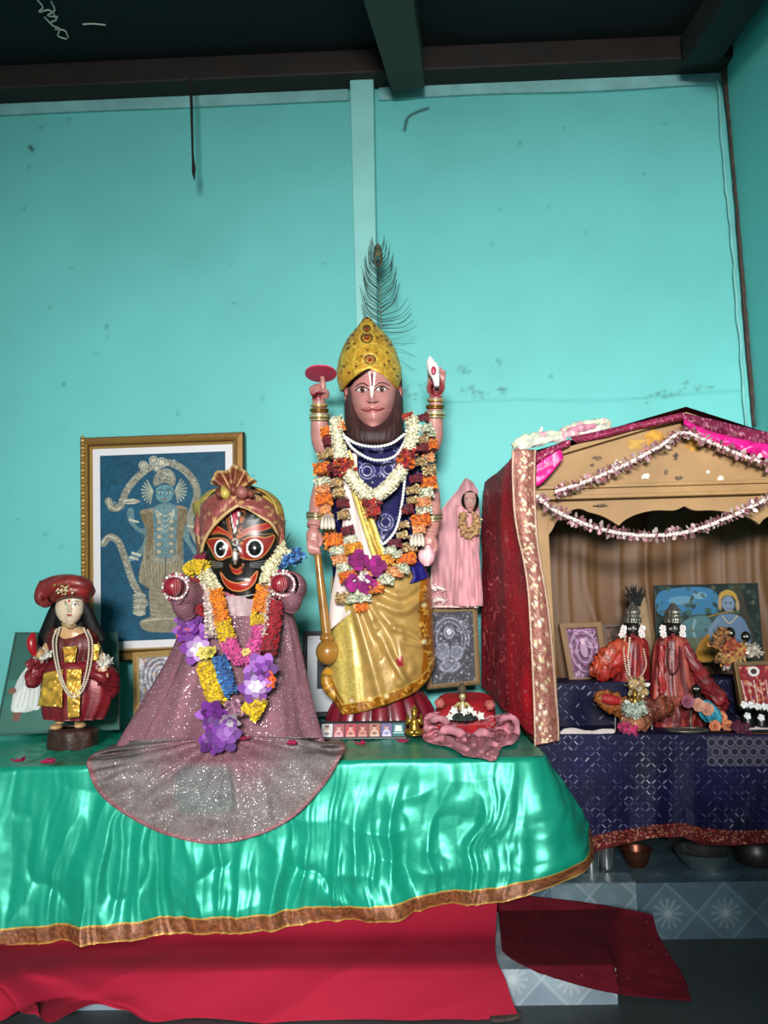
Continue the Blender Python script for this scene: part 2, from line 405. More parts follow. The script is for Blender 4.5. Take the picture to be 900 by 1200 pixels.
b = MB(); z0 = ZT-.005
b.box(((XL+XR)/2, 3.53, z0+.066), (XR-XL, .12, .132)); struct(b.build('trim_wall_plate', wm, smooth=False, bevel=.01))
beamm = mat('beam_paint', '#38382f', rough=.6, noise=(6, .25))
def beam(nm, m, e0, e1, Y0, Y1, h=.16):
    n0, n1 = [P(*q, Y0) for q in e0], [P(*q, Y1) for q in e1]
    d = [b_-a_ for a_, b_ in zip(n0, n1)]; far = [b_+k*1.6 for b_, k in zip(n1, d)]
    A = [n0[0], n0[1], n0[1]+np.array((0, 0, h)), n0[0]+np.array((0, 0, h))]; B2 = [far[0], far[1], far[1]+np.array((0, 0, h)), far[0]+np.array((0, 0, h))]
    struct(MB().prism(A, B2).build(nm, m, smooth=False, bevel=.008))
beam('beam_middle', beamm, ((459, 108), (498, 104)), ((425, 0), (485, 0)), 3.5, 2.95)
beam('beam_corner', mat('dark_wood', '#1d1a1a', rough=.8), ((800, 78), (842, 74)), ((852, 0), (905, -10)), 3.45, 2.9)
tm = mat('seam_dirt', '#4a3b35', rough=.9, noise=(20, .5), bump=(60, .8))
b = MB(); q = spline([(848, 72, 3.56, 5), (853, 120, 3.57, 3.5), (860, 200, 3.57, 2.5), (869, 310, 3.57, 2.5), (876, 400, 3.58, 3), (884, 500, 3.58, 2)], 10)
jit = fbm(q[:, 1]/9, q[:, 1]*0, 9)
b.tube(P(q[:, 0]+jit*4, q[:, 1], q[:, 2]), q[:, 3]*.004*(1+jit), 8); struct(b.build('trim_corner_seam', tm))
b = MB()
for k, (x0, w) in enumerate(((842, 2.2), (866, 2.6))):
    q = spline([(x0, 95), (x0+8, 200), (x0+18, 310), (x0+27, 420), (x0+33, 500)], 10); yy = 3.585 if k == 0 else 3.55
    b.tube(P(q[:, 0]+fbm(q[:, 1]/14, q[:, 1]*0, k)*4, q[:, 1], yy), w*.0035, 6)
struct(b.build('trim_corner_plaster', mat('corner_plaster', '#7cc4c0', rough=.7, noise=(12, .2))))
# cord with a scrap hanging from the wall plate
b = MB(); q = spline([(223, 92, -.0, 2.2), (224, 115, 0, 2.0), (225, 150, 0, 1.7), (226, 185, 0, 1.6), (227, 196, 0, 2.6), (227, 203, 0, 2.2), (228, 211, 0, .5)], 6)
b.tube(P(q[:, 0], q[:, 1], 3.42+0*q[:, 0]), q[:, 3]*.0036, 8)
t = tag(b.build('hanging_cord', mat('black_cord', '#1a1714', rough=.9, bump=(90, .6))), 'thin blackened cord hanging down from the wooden wall plate', 'cord')
zc = ZC-.004; chm = mat('chalk', '#cfc8bb', rough=.9); ck = thing('chalk_scribble', 'pale scribble of chalk strokes on the black ceiling boards', 'scribble', PZ(60, 20, zc))
for pts in (((42, -2), (50, 8), (46, 14), (58, 12), (66, 22), (60, 26)), ((60, 2), (64, 12), (56, 18), (68, 20)), ((52, 20), (62, 30), (70, 34), (68, 42), (78, 46)), ((64, 34), (76, 36), (80, 44)), ((97, 28.5), (110, 28), (124, 29.5))):
    q = spline(pts, 6); MB().tube(PZ(q[:, 0], q[:, 1], zc), .004, 5).build('stroke', chm, ck)
# ------------------------------------------------------------------ tiled step, patterned covers
def tile_canvas(x0, x1, y0, y1, step, cell, ox, bg, alt, ln, fl):
    c = Cv(x0, y0, x1, y1, step, bg)
    for i in range(int((x0-ox)/cell)-2, int((x1-ox)/cell)+3):
        for j in range(-2, int((y1-y0)/cell)+3):
            for hx_, hy_ in ((0, 0), (.5, .5)):
                cx, cy = ox+(i+hx_)*cell, y0+(j+hy_+.42)*cell; h = cell/2
                if hx_ == 0: c.poly([(cx-h, cy), (cx, cy-h), (cx+h, cy), (cx, cy+h)], alt)
                c.line([(cx-h, cy), (cx, cy-h), (cx+h, cy)], .004, ln, .8, sm=0)
                c.line([(cx-h, cy), (cx, cy+h), (cx+h, cy)], .004, ln, .8, sm=0)
                if hx_ == 0:
                    for a in range(12):
                        th = a*PI/6; c.line([(cx+.012*math.cos(th), cy+.012*math.sin(th)), (cx+cell*.24*math.cos(th), cy+cell*.24*math.sin(th))], (.009, .003), fl, .55, sm=0)
                    c.ell(cx, cy, .012, .012, fl)
                else: c.ell(cx, cy, cell*.1, cell*.1, alt, .7)
    return c.speck(.12, .12, 4)
SY, SZ = 2.87, .187
tilem = mat('patterned_vinyl', None, rough=.4, noise=(9, .12))
sx0 = .30
b = MB(); c = tile_canvas(sx0, XR-.01, 0, SZ, .004, .20, float(P(783, 1072, SY)[0]), '#445866', '#4b606d', '#6d7f88', '#7f8f94')
b.grid(np.stack([c.X, np.full(c.X.shape, SY), c.Y], -1), c.a)
c = tile_canvas(sx0, XR-.01, SY, 3.4, .006, .20, float(P(783, 1072, SY)[0]), '#445866', '#4b606d', '#6d7f88', '#7f8f94')
b.grid(np.stack([c.X, c.Y, np.full(c.X.shape, SZ)], -1), c.a)
b.box(((sx0+XR)/2-.005, (SY+3.55)/2+.002, SZ/2-.002), (XR-.01-sx0, 3.55-SY, SZ-.004), col='#4e6474')
struct(b.build('step_tiled', tilem, smooth=False))
PH = .10; BY = 2.43; BX = float(P(724, 1172, BY)[0])          # lower plinth that carries the satin table, its patterned cover
b = MB(); c = tile_canvas(.2, BX, 0, PH, .004, .17, .45, '#7d8d9a', '#8b9aa5', '#aab5bb', '#b4bdc1')
b.grid(np.stack([c.X, np.full(c.X.shape, BY), c.Y], -1), c.a)
c = tile_canvas(.2, BX, BY, SY-.004, .006, .17, .45, '#7d8d9a', '#8b9aa5', '#aab5bb', '#b4bdc1')
b.grid(np.stack([c.X, c.Y, np.full(c.X.shape, PH)], -1), c.a)
b.box(((-2.4+BX)/2, (BY+SY)/2, PH/2-.002), (BX+2.4, SY-BY-.006, PH-.004), col='#7d8d9a')
struct(b.build('step_plinth', tilem, smooth=False))
c = tile_canvas(float(P(645, 1040, SY)[0]), float(P(745, 1050, SY)[0]), .0, SZ+.004, .004, .16, .45, '#62757f', '#6f828c', '#909ea4', '#9daaae')
b = MB(); b.grid(np.stack([c.X, np.full(c.X.shape, SY-.006), c.Y], -1), c.a)
b.grid(np.stack([c.X[:12], SY-.006+c.Y[:12]*2.2, np.full(c.X[:12].shape, SZ+.005)], -1), c.a[:12])
tag(b.build('vinyl_sheet', tilem, smooth=False, solid=-.002), 'pale grey-blue patterned vinyl sheet hung over the tiled step beside the green satin cloth', 'vinyl sheet')
# ------------------------------------------------------------------ green satin altar cloth
satin = mat('green_satin', '#18a184', rough=.36, metal=.30, spec=.5, bump=(140, .05))
XE = float(P(637, 893, TF)[0])
hemt = [(float(P(px, py, 2.62)[0]), float(P(px, py, 2.62)[2])) for px, py in ((-120, 1106), (0, 1100), (100, 1096), (200, 1090), (300, 1083), (400, 1073), (480, 1064), (560, 1050), (610, 1036), (645, 1020), (676, 1002))]
def cloth_path(n, over=.03):
    """plan of the cloth edge: along the front, round the corner, back along the side"""
    r = .07; L1 = XE-r+2.15; L2 = r*PI/2; L3 = .72; s = np.linspace(0, L1+L2+L3, n)
    x = np.where(s < L1, -2.15+s, 0.); y = np.where(s < L1, TF, 0.); nx = np.zeros(n); ny = -np.ones(n)
    a = np.clip((s-L1)/r, 0, PI/2); m = s >= L1
    x[m] = XE-r+r*np.sin(a[m]); y[m] = TF+r-r*np.cos(a[m]); nx[m] = np.sin(a[m]); ny[m] = -np.cos(a[m])
    m = s >= L1+L2; y[m] += s[m]-L1-L2
    return s, x, y, nx, ny, L1
s, ex, ey, enx, eny, L1 = cloth_path(620)
t = np.linspace(0, 1, 90)[:, None]
def drape(t, inset=0.0):
    S = s[None]+0*t
    hem = np.interp(np.minimum(ex, XE)+.10*np.clip((s-L1)/.15, 0, 1), *np.array(hemt).T)[None]
    hem = np.where(s[None] > L1+.1, hem+.02, hem)
    z = TZ-t*(TZ-hem)
    warp = S*1.0+.10*fbm(S*2.5, t*1.5, 4)*2
    rid = lambda f, sd, k=1.2: 1-2*np.abs(vnoise(warp*f+t*.4, t*k+3, sd)-.5)*2
    A = .10+.90*t**.8
    amp = .012*rid(5.5, 21, .5)+.013*rid(10, 5, .9)+.009*rid(19, 9, 1.6)-.010*np.maximum(rid(7, 55, 2.2), 0)**3+.014*np.sin(warp*17+1.5*np.sin(S*2.3))*t
    # slack creases fanning out below the statue, down to the corner
    fan = np.exp(-((S-(L1-.35))/.5)**2)
    amp = amp+.006*(1-2*np.abs(((S+.012*np.sin(S*9)+.01*t*np.sin(S*5))/.118) % 1-.5)*2)*(1-.3*t)+.004*rid(34, 61, .8)
    amp = amp+fan*.011*(1-2*np.abs(vnoise((S*6-t*3.2), (S*2+t*5), 33)-.5)*2)
    amp = amp+.006*fbm(S*16, t*9, 77, 3)
    out = .012+.03*t+A*amp*1.3+.10*np.clip((S-L1+.14)/.2, 0, 1)*t**.9*np.clip(1-(S-L1-.12)/.5, .2, 1)
    rnd = np.sqrt(np.clip(1-(1-np.clip(t/.04, 0, 1))**2, 0, 1))
    out = out*rnd
    return np.stack([ex[None]+enx[None]*out, ey[None]+eny[None]*out, z], -1), out
X, _o = drape(t)
b = MB(); b.grid(X)
gx, gy = np.meshgrid(np.linspace(-2.15, XE, 300), np.linspace(TF, 3.52, 70))
edge = np.clip((gy-TF)/.05, 0, 1)
gz = TZ+edge*(.006*fbm(gx*9, gy*9, 8)+.007*(1-2*np.abs(vnoise(gx*7+gy*5, gy*4-gx*3, 12)-.5)*2)*np.clip((gy-TF)/.3, 0, 1))
# rumpled at the near left, round the small idol
gz = gz+.02*np.exp(-((gx+1.25)/.35)**2-((gy-2.95)/.22)**2)*np.abs(fbm(gx*14, gy*11, 51)*2)*edge
b.grid(np.stack([gx, gy, gz], -1)[::-1])
cloth = b.build('satin_cloth', satin, at=(0, TF, 0.0))
tag(cloth, 'emerald green satin cloth with brown and gold hem covering the altar table', 'altar cloth')
tt = np.linspace(.925, 1.03, 8)[:, None]
X, o_ = drape(tt); X[..., 0] += enx[None]*.004; X[..., 1] += eny[None]*.004
cvx = np.zeros(X.shape); base = hx('#7a4a2e'); cvx[:] = base
sp = vnoise(s[None]*180+0*tt, tt*90, 3)[..., None]; cvx = cvx*(.7+.7*sp); cvx[:1] = hx('#d9b04c'); cvx[-1:] = hx('#caa24a')
b = MB().grid(X, np.clip(cvx, 0, 1)); b.build('hem_border', mat('hem_brocade', None, rough=.45, metal=.25, bump=(160, .4)), cloth)
# ------------------------------------------------------------------ red under-cloth, spread over the plinth
prof = spline([(2.78, .40), (2.75, .22), (2.66, .125), (2.55, .112), (2.45, .110), (2.415, .09), (2.385, .045), (2.365, .004)], 10); nr = len(prof)
redge = spline([(583, 1010), (583, 1045), (580, 1062), (579, 1080), (582, 1100), (590, 1128), (598, 1148), (607, 1172)], 10)[:nr]
u = np.linspace(0, 1, 380)[None]; pr = prof[:, None]
xr = np.array([P(q[0], q[1], y)[0] for q, y in zip(redge, prof[:, 0])])[:, None]
gx = -2.1+(xr+2.1)*u; tt = np.linspace(0, 1, nr)[:, None]
wr = .016*(1-2*np.abs(vnoise(gx*3+tt*2.0, tt*1.5+gx*1.2, 41)-.5)*2)+.012*fbm(gx*2, tt*4, 9)
diag = 2.2*np.exp(-((gx+1.02+.55*(1-tt))/.05)**2)*.03+np.exp(-((gx+1.25-.2*tt)/.09)**2)*.03*tt+np.exp(-((gx+.75+.9*(1-tt))/.06)**2)*.014
gy = pr[..., 0]-(wr+diag)*(.05+1.3*tt**1.1); gz = pr[..., 1]+wr*.5*(1-tt)+diag*.3*(1-tt)
gz = gz+(.075*np.exp(-((gx+1.0)/.16)**4)*(.6+.8*vnoise(gx*16, gx*0, 5)))*np.clip((tt-.8)/.2, 0, 1)
b = MB().grid(np.stack([gx, gy, np.maximum(gz, .004)], -1))
tag(b.build('under_cloth', mat('red_cotton', '#9a1730', rough=.85, spec=.2, bump=(220, .15)), at=(0, 2.4, 0)), 'bright red cotton cloth hanging below the green satin hem down to the floor', 'cloth')
# dark red spangled cloth lying over the plinth edge
def q4(c, u, v): return (c[0]*(1-u)+c[1]*u)*(1-v)+(c[3]*(1-u)+c[2]*u)*v
u, v = np.meshgrid(np.linspace(0, 1, 130), np.linspace(0, 1, 70))
top = spline([(582, 1047), (620, 1050), (690, 1058), (740, 1067), (767, 1073)], 33)[:130]; bot = spline([(588, 1114), (602, 1126), (640, 1143), (700, 1160), (745, 1168), (812, 1174)], 26)[:130]
ip = lambda q: np.stack([np.interp(np.linspace(0, 1, 130), np.linspace(0, 1, len(q)), q[:, i]) for i in (0, 1)], -1)
top, bot = ip(top), ip(bot); q = top[None]*(1-v[..., None])+bot[None]*v[..., None]; qx, qy = q[..., 0], q[..., 1]
qx = qx+4*np.sin(v*PI*2)*u**3*-1; A = PZ(qx, qy, PH+.012); B1 = P(qx, qy, BY-.016); flat = np.where((A[..., 1] > BY-.016)[..., None], A, B1)
flat = np.where((A[..., 1] > SY-.03)[..., None], P(qx, qy, SY-.03), flat)
sl = P(qx, qy, np.interp(qy, [1045, 1075, 1174], [2.74, 2.70, 2.425])); k = np.clip((qx-715)/45, 0, 1)[..., None]; k = k*k*(3-2*k)
k = np.clip((qx-695)/40, 0, 1)[..., None]; k = k*k*(3-2*k); X = flat*(1-k)+sl*k
ins = (X[..., 0] < BX+.012) & (X[..., 1] > BY-.016) & (X[..., 2] < PH+.012); X = np.where(ins[..., None], flat, X); bump_ = .012*np.abs(fbm(u*6+2, v*5, 8))+.008*np.abs(fbm(u*17, v*9, 18)); X[..., 1] -= bump_; X[..., 2] += bump_*.6
X[..., 2] = np.maximum(X[..., 2], .006)
b = MB().grid(X, uv=np.stack([u*.7, v*.4], -1))
dm = mat('dark_red_net', '#57091a', rough=.9, spec=.2, noise=(14, .25), bump=(300, .5), dots=(110, .16, '#e0a890', .02))
tag(b.build('dark_red_cloth', dm, solid=.003), 'dark maroon spangled cloth lying askew over the step beside the red cloth', 'cloth')
b = MB(); q = spline([(575, 1194), (600, 1188), (612, 1191), (600, 1196), (580, 1198)], 6, True); A = PZ(q[:, 0], q[:, 1], .004); B2 = A.copy(); B2[:, 2] = .012
b.prism(B2[::-1], A[::-1]); tag(b.build('floor_mat', mat('mat_weave', '#4b3b36', rough=.95, noise=(60, .5)), smooth=False), 'corner of a brown woven mat peeping out from under the red cloth', 'mat')
# ================================================================== pictures on and behind the altar
def bil(q, u, v): return (q[0]*(1-u)+q[1]*u)*(1-v)+(q[3]*(1-u)+q[2]*u)*v
def picture(nm, label, quad, Ys, rings, canvas, frame_m, back=.02, group=None, cat='picture', mat_in=None, mat_col='#d9d6da', stand=True, detail=None):
    """framed picture: quad of photo corners TL TR BR BL, depth of each corner; rings = (inset px, height m) profile of the frame; canvas over u,v"""
    Q = np.array([P(x, y, Y) for (x, y), Y in zip(quad, Ys)]); qp = np.array(quad, float)
    ux = Q[1]-Q[0]; uy = Q[3]-Q[0]; n = np.cross(ux, uy); n /= np.linalg.norm(n)
    if n[1] > 0: n = -n
    wpx = np.linalg.norm(qp[1]-qp[0]); hpx = np.linalg.norm(qp[3]-qp[0])
    t = thing(nm, label, cat, (Q[2]+Q[3])/2, group)
    def corner(i, h):
        a, c = i/wpx, i/hpx; return np.array([bil(Q, u, v)+n*h for u, v in ((a, c), (1-a, c), (1-a, 1-c), (a, 1-c))])
    b = MB(); prof = [(0, -back)]+list(rings)+[(rings[-1][0], -back*.4)]
    R = np.array([corner(i, h) for i, h in prof]); cols = [hx(frame_m[1][min(k, len(frame_m[1])-1)]) for k in range(len(prof))]
    for k in range(len(prof)-1):
        N = 24; A = []; 
        for row in (R[k], R[k+1]):
            A.append(np.concatenate([row[j]*(1-np.linspace(0, 1, N, endpoint=False)[:, None])+row[(j+1) % 4]*np.linspace(0, 1, N, endpoint=False)[:, None] for j in range(4)]))
        X = np.stack(A); c = cols[k]
        b.grid(X, c, wrap=True)
    b.add(R[0], [(3, 2, 1, 0)], cols[0])
    b.build('frame', frame_m[0], t, smooth=False)
    i0 = rings[-1][0]; Qi = corner(i0, -.002)
    if mat_in:
        Qm = Qi; i1 = i0+mat_in; Qi = corner(i1, -.001); N2 = MB(); N2.prism(np.array([Qm[0], Qm[1], Qm[2], Qm[3]]), corner(i0, -.006)); N2.build('mount', mat('mount_card', '#d6d3d8', rough=.7), t, smooth=False)
    cvs = canvas; u, v = np.meshgrid(np.linspace(0, 1, cvs.nx), np.linspace(0, 1, cvs.ny))
    X = bil(Qi, u[..., None], v[..., None]); MB().grid(X, cvs.a).build('print', mat('glossy_print', None, rough=.5, spec=.2), t, smooth=False)
    return t, Qi, n
gilt = mat('gilt_frame', None, rough=.4, metal=.45, bump=(200, .7))
# ---- large blue picture of a stone-grey standing idol
c = Cv(118, 534, 266, 752, .62, '#164e68'); c.speck(60, .12, 2)
G, GD_, GL, BL_ = '#8d8a7c', '#5c5d55', '#c3beac', '#638289'
def fx(x, y): return 80+x/4.09, 490+y/4.09
def pl(col, pts, a=1, sm=4): c.poly([fx(*q) for q in pts], col, a, sm)
def li(col, pts, w, a=1, sm=6): c.line([fx(*q) for q in pts], w, col, a, sm)
li(G, [(195, 405), (215, 440), (255, 430), (280, 365), (330, 300), (400, 245), (470, 225), (540, 250), (600, 310), (625, 380), (610, 440), (590, 520), (615, 590), (640, 640)], 8.5)
for k in range(60):
    q = spline([fx(*z) for z in ((230, 430), (280, 365), (330, 300), (400, 245), (470, 225), (540, 250), (600, 310), (625, 380), (610, 440))], 9); p0 = q[k % len(q)]+rng.normal(0, 2.2, 2); c.ell(p0[0], p0[1], 1.3, .9, GL if k % 2 else GD_, .8)
li(GL, [(195, 400), (200, 425), (235, 450), (255, 435)], 2); pl(GL, [(270, 405), (310, 398), (350, 412), (310, 425), (275, 420)]); li(GD_, [(275, 415), (345, 412)], 1)
for cx, cy, r in ((415, 212, 22), (455, 225, 25), (365, 235, 22), (430, 250, 18)): c.ell(*fx(cx, cy), r/4.09, r/4.09, GL); c.ring(*fx(cx, cy), r/6, r/6, 1, GD_)
for s_ in (-1, 1):
    for k in range(9):
        a = math.radians(-60+k*17); x0, y0 = fx(465+s_*55, 365); c.line([(x0, y0), (x0+s_*13*math.cos(a), y0+15*math.sin(a))], (2, .6), '#a9a693', .9, sm=0)
pl(BL_, [(300, 440), (285, 470), (300, 520), (340, 560), (390, 580), (400, 540), (350, 545), (320, 510), (318, 460)]); pl(BL_, [(390, 560), (350, 640), (310, 670), (280, 690), (300, 700), (350, 680), (400, 620)])
pl(BL_, [(550, 540), (560, 600), (590, 650), (610, 680), (620, 660), (590, 610), (580, 540)])
li(G, [(170, 610), (200, 580), (240, 600), (262, 650), (280, 700), (305, 780), (340, 850), (370, 900)], 8); li(GL, [(165, 605), (190, 575), (230, 590)], 2)
for k in range(40): q = spline([fx(*z) for z in ((240, 600), (280, 700), (305, 780), (340, 850), (370, 900))], 9); p0 = q[k % len(q)]+rng.normal(0, 2, 2); c.ell(p0[0], p0[1], 1.2, .8, GL if k % 2 else GD_, .8)
pl('#8a7f68', [(380, 450), (350, 470), (380, 540), (370, 640), (340, 780), (370, 820), (420, 860), (460, 980), (520, 980), (530, 860), (560, 790), (550, 640), (560, 520), (580, 470), (540, 440)])
for k in range(26): x0 = 365+k*7.5; li('#a89d83' if k % 2 else '#6a6250', [(x0, 560+rng.uniform(0, 30)), (x0-4+k*.3, 700), (x0+(465-x0)*.15, 800+rng.uniform(0, 90))], .9, .6)
pl('#79694f', [(375, 470), (350, 480), (385, 580), (380, 700), (410, 600), (415, 480)]); pl('#79694f', [(520, 470), (575, 470), (555, 600), (545, 700), (525, 600)])
pl(BL_, [(420, 440), (520, 440), (525, 560), (510, 680), (430, 680), (415, 560)])
for x0 in (440, 500): 
    for k in range(7): c.ell(*fx(x0+3*math.sin(k), 480+k*36), 3.4, 2.6, '#a9a48e'); c.ring(*fx(x0, 480+k*36), 3.4, 2.6, .7, GD_)
for k in range(4): li(GL, [(425, 455+k*8), (470, 490+k*26), (515, 455+k*8)], .8, .9)
li(G, [(410, 690), (470, 705), (530, 690)], 6); li(GD_, [(470, 690), (470, 760), (460, 800)], 2); pl('#8f866f', [(395, 790), (450, 830), (450, 980), (400, 980)]); pl('#8f866f', [(480, 820), (560, 800), (540, 980), (480, 980)])
for k in range(8): li(GD_, [(398, 820+k*20), (450, 832+k*20)], .8, .7); li(GD_, [(480, 832+k*20), (545, 820+k*20)], .8, .7)
for k in range(7): pl(G if k % 2 else '#a9a693', [(310, 860+k*14), (350, 850+k*14), (375, 865+k*14), (345, 875+k*14)])
pl('#87806c', [(345, 990), (400, 965), (520, 965), (620, 990), (600, 1030), (500, 1040), (380, 1030)]); li(GL, [(350, 985), (450, 975), (600, 985)], 1)
pl('#5c858c', [(430, 350), (425, 390), (440, 415), (468, 425), (498, 412), (510, 385), (505, 345), (470, 335)]); c.ell(*fx(448, 375), 2.4, 1.1, '#dfe8e6'); c.ell(*fx(487, 375), 2.4, 1.1, '#dfe8e6'); c.ell(*fx(448, 375), 1.1, 1.1, '#17242a'); c.ell(*fx(487, 375), 1.1, 1.1, '#17242a')
li('#26424c', [(436, 362), (448, 357), (460, 364)], .9); li('#26424c', [(476, 364), (488, 357), (500, 362)], .9); li('#3b6570', [(468, 370), (466, 392), (472, 394)], .9); li('#8a4a52', [(455, 405), (467, 409), (481, 404)], 1.2)
pl(G, [(420, 340), (415, 300), (440, 265), (470, 255), (500, 265), (520, 300), (512, 345), (470, 325)])
for k in range(20): c.ell(*fx(425+rng.uniform(0, 90), 275+rng.uniform(0, 60)), 1.5, 1.1, GL if k % 2 else GD_, .8)
for x0, y0 in ((320, 500), (318, 680), (600, 540), (330, 660)): li(GL, [(x0-20, y0), (x0+18, y0+12)], 2.5)
c.speck(2.2, .22, 31); c.speck(7, .12, 8); c.a *= .95
t, Qi, n = picture('framed_picture', 'large gilt-framed blue picture of a stone-grey standing idol on the teal wall', ((94.5, 513.5), (286.5, 506.5), (287, 769), (96, 777)), (3.55, 3.55, 3.50, 3.50),
    [(0, .006), (1.5, .016), (7, .02), (9, .012), (12, .016), (14, .004)], c, (gilt, ['#3c2a1b', '#3c2a1b', '#8a6430', '#a87f3d', '#5e4422', '#c39a54', '#b98d45']), mat_in=8.5)
b = MB(); 
for i in range(58):
    for (u0, v0) in ((.022, i/58),): b.ball(np.array(bil(np.array([P(94.5, 513.5, 3.55), P(286.5, 506.5, 3.55), P(287, 769, 3.5), P(96, 777, 3.5)]), u0, v0))+n*.019, (.010, .006, .007), 8, 6, '#d8b873' if i % 2 else '#b08a48')
b.build('frame_beading', gilt, t)
# ---- small framed picture below it
def busy(c, pal, n, seed, smin, smax):
    g = np.random.default_rng(seed)
    for k in range(n):
        x, y = g.uniform(c.X[0, 0], c.X[0, -1]), g.uniform(c.Y[0, 0], c.Y[-1, 0]); c.ell(x, y, g.uniform(smin, smax), g.uniform(smin, smax), pal[g.integers(0, len(pal))], .7, g.uniform(0, 90))
c = Cv(164, 768, 210, 850, .5, '#8e8f9a'); busy(c, ['#b4b3bd', '#6c6471', '#d3d3da', '#7b5a62', '#9aa0b0', '#b58f72'], 150, 3, 1, 5)
for k in range(7): c.ring(190, 792, 6+k*2.6, 8+k*3, 1, '#c9c8cf' if k % 2 else '#565968', .9)
c.ell(189, 796, 6, 8, '#7d8392'); c.ell(189, 794, 3.5, 4.5, '#aab0bd'); c.poly([(180, 804), (198, 804), (204, 832), (176, 832)], '#c2c6d2', .8); c.poly([(172, 822), (206, 818), (206, 830), (174, 834)], '#c59a66', .8); c.speck(2, .25, 5)
picture('framed_picture', 'small gilt-framed picture half hidden behind the purple skirt under the large blue picture', ((156, 765), (214, 761), (214, 854), (157.5, 857)), (3.44, 3.44, 3.38, 3.38), [(0, .008), (2, .012), (5, .012), (7, .003)], c, (gilt, ['#8a6a3a', '#caa868', '#8f6d3a', '#d8bb7e']))
# ---- dark green print with a person in white behind the small statue
c = Cv(0, 742, 135, 862, .6, '#39695f'); c.speck(30, .25, 4)
c.poly([(0, 742), (135, 742), (135, 780), (0, 800)], '#2f5a52', .6); c.poly([(0, 830), (135, 812), (135, 862), (0, 862)], '#4c7268', .7)
c.poly([(12, 800), (22, 782), (32, 776), (50, 780), (62, 790), (58, 812), (42, 834), (14, 838), (10, 822)], '#c9cac9', sm=4); c.poly([(14, 820), (22, 806), (30, 820), (26, 836), (14, 836)], '#e0e0dd', sm=4); c.poly([(28, 826), (36, 806), (50, 814), (42, 836)], '#d8d8d6', sm=4)
for k in range(7): c.line([(18+k*5, 790), (20+k*5, 812), (17+k*6, 832)], .8, '#9fa6a6', .8)
c.ell(33, 764, 7, 9, '#8d6353'); c.ell(33, 757, 8, 6, '#1f1a1a'); c.ell(8, 812, 5, 4, '#7d5a4e'); c.poly([(14, 838), (24, 838), (22, 848), (14, 848)], '#7d5a4e')
picture('poster_board', 'dark green print of a person in white leaning behind the small turbaned statue', ((18, 741), (138, 741), (140, 855), (-6, 862)), (3.32, 3.36, 3.22, 3.22), [(0, .004), (1.2, .005), (1.8, .001)], c, (mat('board_edge', None, rough=.6), ['#2d4d47', '#3a5f58']), back=.012, cat='poster')
# ---- dark framed print behind the mace
c = Cv(362, 752, 392, 834, .6, '#c9cdd4'); c.poly([(371, 778), (392, 778), (392, 810), (371, 810)], '#262d36'); c.ell(384, 796, 6, 9, '#5d6770'); c.ell(382, 790, 3, 4, '#a3a6ab')
for k in range(6): c.line([(364, 756+k*3), (390, 756+k*3)], .6, '#a9aeb8', .7, sm=0)
picture('framed_picture', 'black-framed print with a pale mount standing behind the mace of the tall statue', ((355, 740), (405, 739), (405, 838), (354, 841)), (3.45, 3.45, 3.40, 3.40), [(0, .008), (4, .01), (5.5, .002)], c, (mat('black_frame', None, rough=.4), ['#16161a', '#202027']))
# ---- framed silver-grey print at the right of the statue
c = Cv(506, 722, 558, 800, .42, '#1f1f28'); 
for k in range(5): c.ring(528, 752, 22-k*2.2, 26-k*2.4, 1.2, '#8d8fa2' if k % 2 else '#4d4e5c')
c.ell(530, 752, 13, 17, '#23232c'); busy(c, ['#5b5d6e', '#84869a', '#3a3b48', '#a4a5b8'], 170, 9, .6, 2.2)
for (x, y, rx, ry) in ((528, 745, 7, 8), (520, 765, 9, 10), (537, 768, 8, 9), (528, 782, 14, 7)): c.ell(x, y, rx, ry, '#6f7184', .75); c.ring(x, y, rx*.8, ry*.8, 1, '#8a8b9a')
for k in range(9): c.line([(545+k, 735+k*2), (552, 728+k*4)], .9, '#9a9cae', .8, sm=0)
c.line([(518, 772), (528, 786), (539, 772)], 1.4, '#a0a1b0', .6); busy(c, ['#4a4b58', '#6d6f80', '#26262f', '#383946'], 420, 19, .4, 1.2); c.ell(528, 744, 3, 3.6, '#aeb0bf'); c.speck(2, .35, 8)
picture('framed_picture', 'thin gilt-framed silver-grey print standing between the gold skirt and red drape', ((500, 713), (559, 711), (563, 802), (500, 808)), (3.42, 3.42, 3.36, 3.36), [(0, .008), (1.5, .013), (4, .012), (5.2, .003)], c, (gilt, ['#5a4028', '#9a7a46', '#5a4028', '#e0c588']))
# ---- long strip of small portraits at the foot of the pedestal
c = Cv(375, 846, 475, 866, .32, '#22252c')
pal = [('#c8c4c6', '#6d5650', '#e6e6e8'), ('#d7a3ac', '#9c4f58', '#efc4c8'), ('#b23c48', '#7b2630', '#d99a8c'), ('#c78a7a', '#8f3f42', '#d9d5d8'), ('#a8695a', '#6a3230', '#d0b0a0'), ('#c9c4dc', '#70608c', '#e8e4f0'), ('#2f6f73', '#1d4b4a', '#9fc6c4')]
for i, (a, d, l) in enumerate(pal):
    x0 = 376.5+i*14; c.poly([(x0, 847.5), (x0+13, 847.5), (x0+13, 864.5), (x0, 864.5)], d if i % 2 else a)
    if i < 6: c.poly([(x0+1.5, 864.5), (x0+3, 857), (x0+6.5, 854.5), (x0+10, 857), (x0+12, 864.5)], l if i % 2 == 0 else a); c.ell(x0+6.5, 852.5, 2.4, 3, '#c79a84'); c.ell(x0+6.5, 850.4, 2.8, 1.7, d); c.ell(x0+6.5, 860, 3, 2.2, d, .6)
    else: c.poly([(x0+3, 850), (x0+10, 850), (x0+11, 858), (x0+2, 858)], '#cfd6d4'); c.line([(x0+1, 860), (x0+12, 860)], 1.3, '#b8cfc9', sm=0)
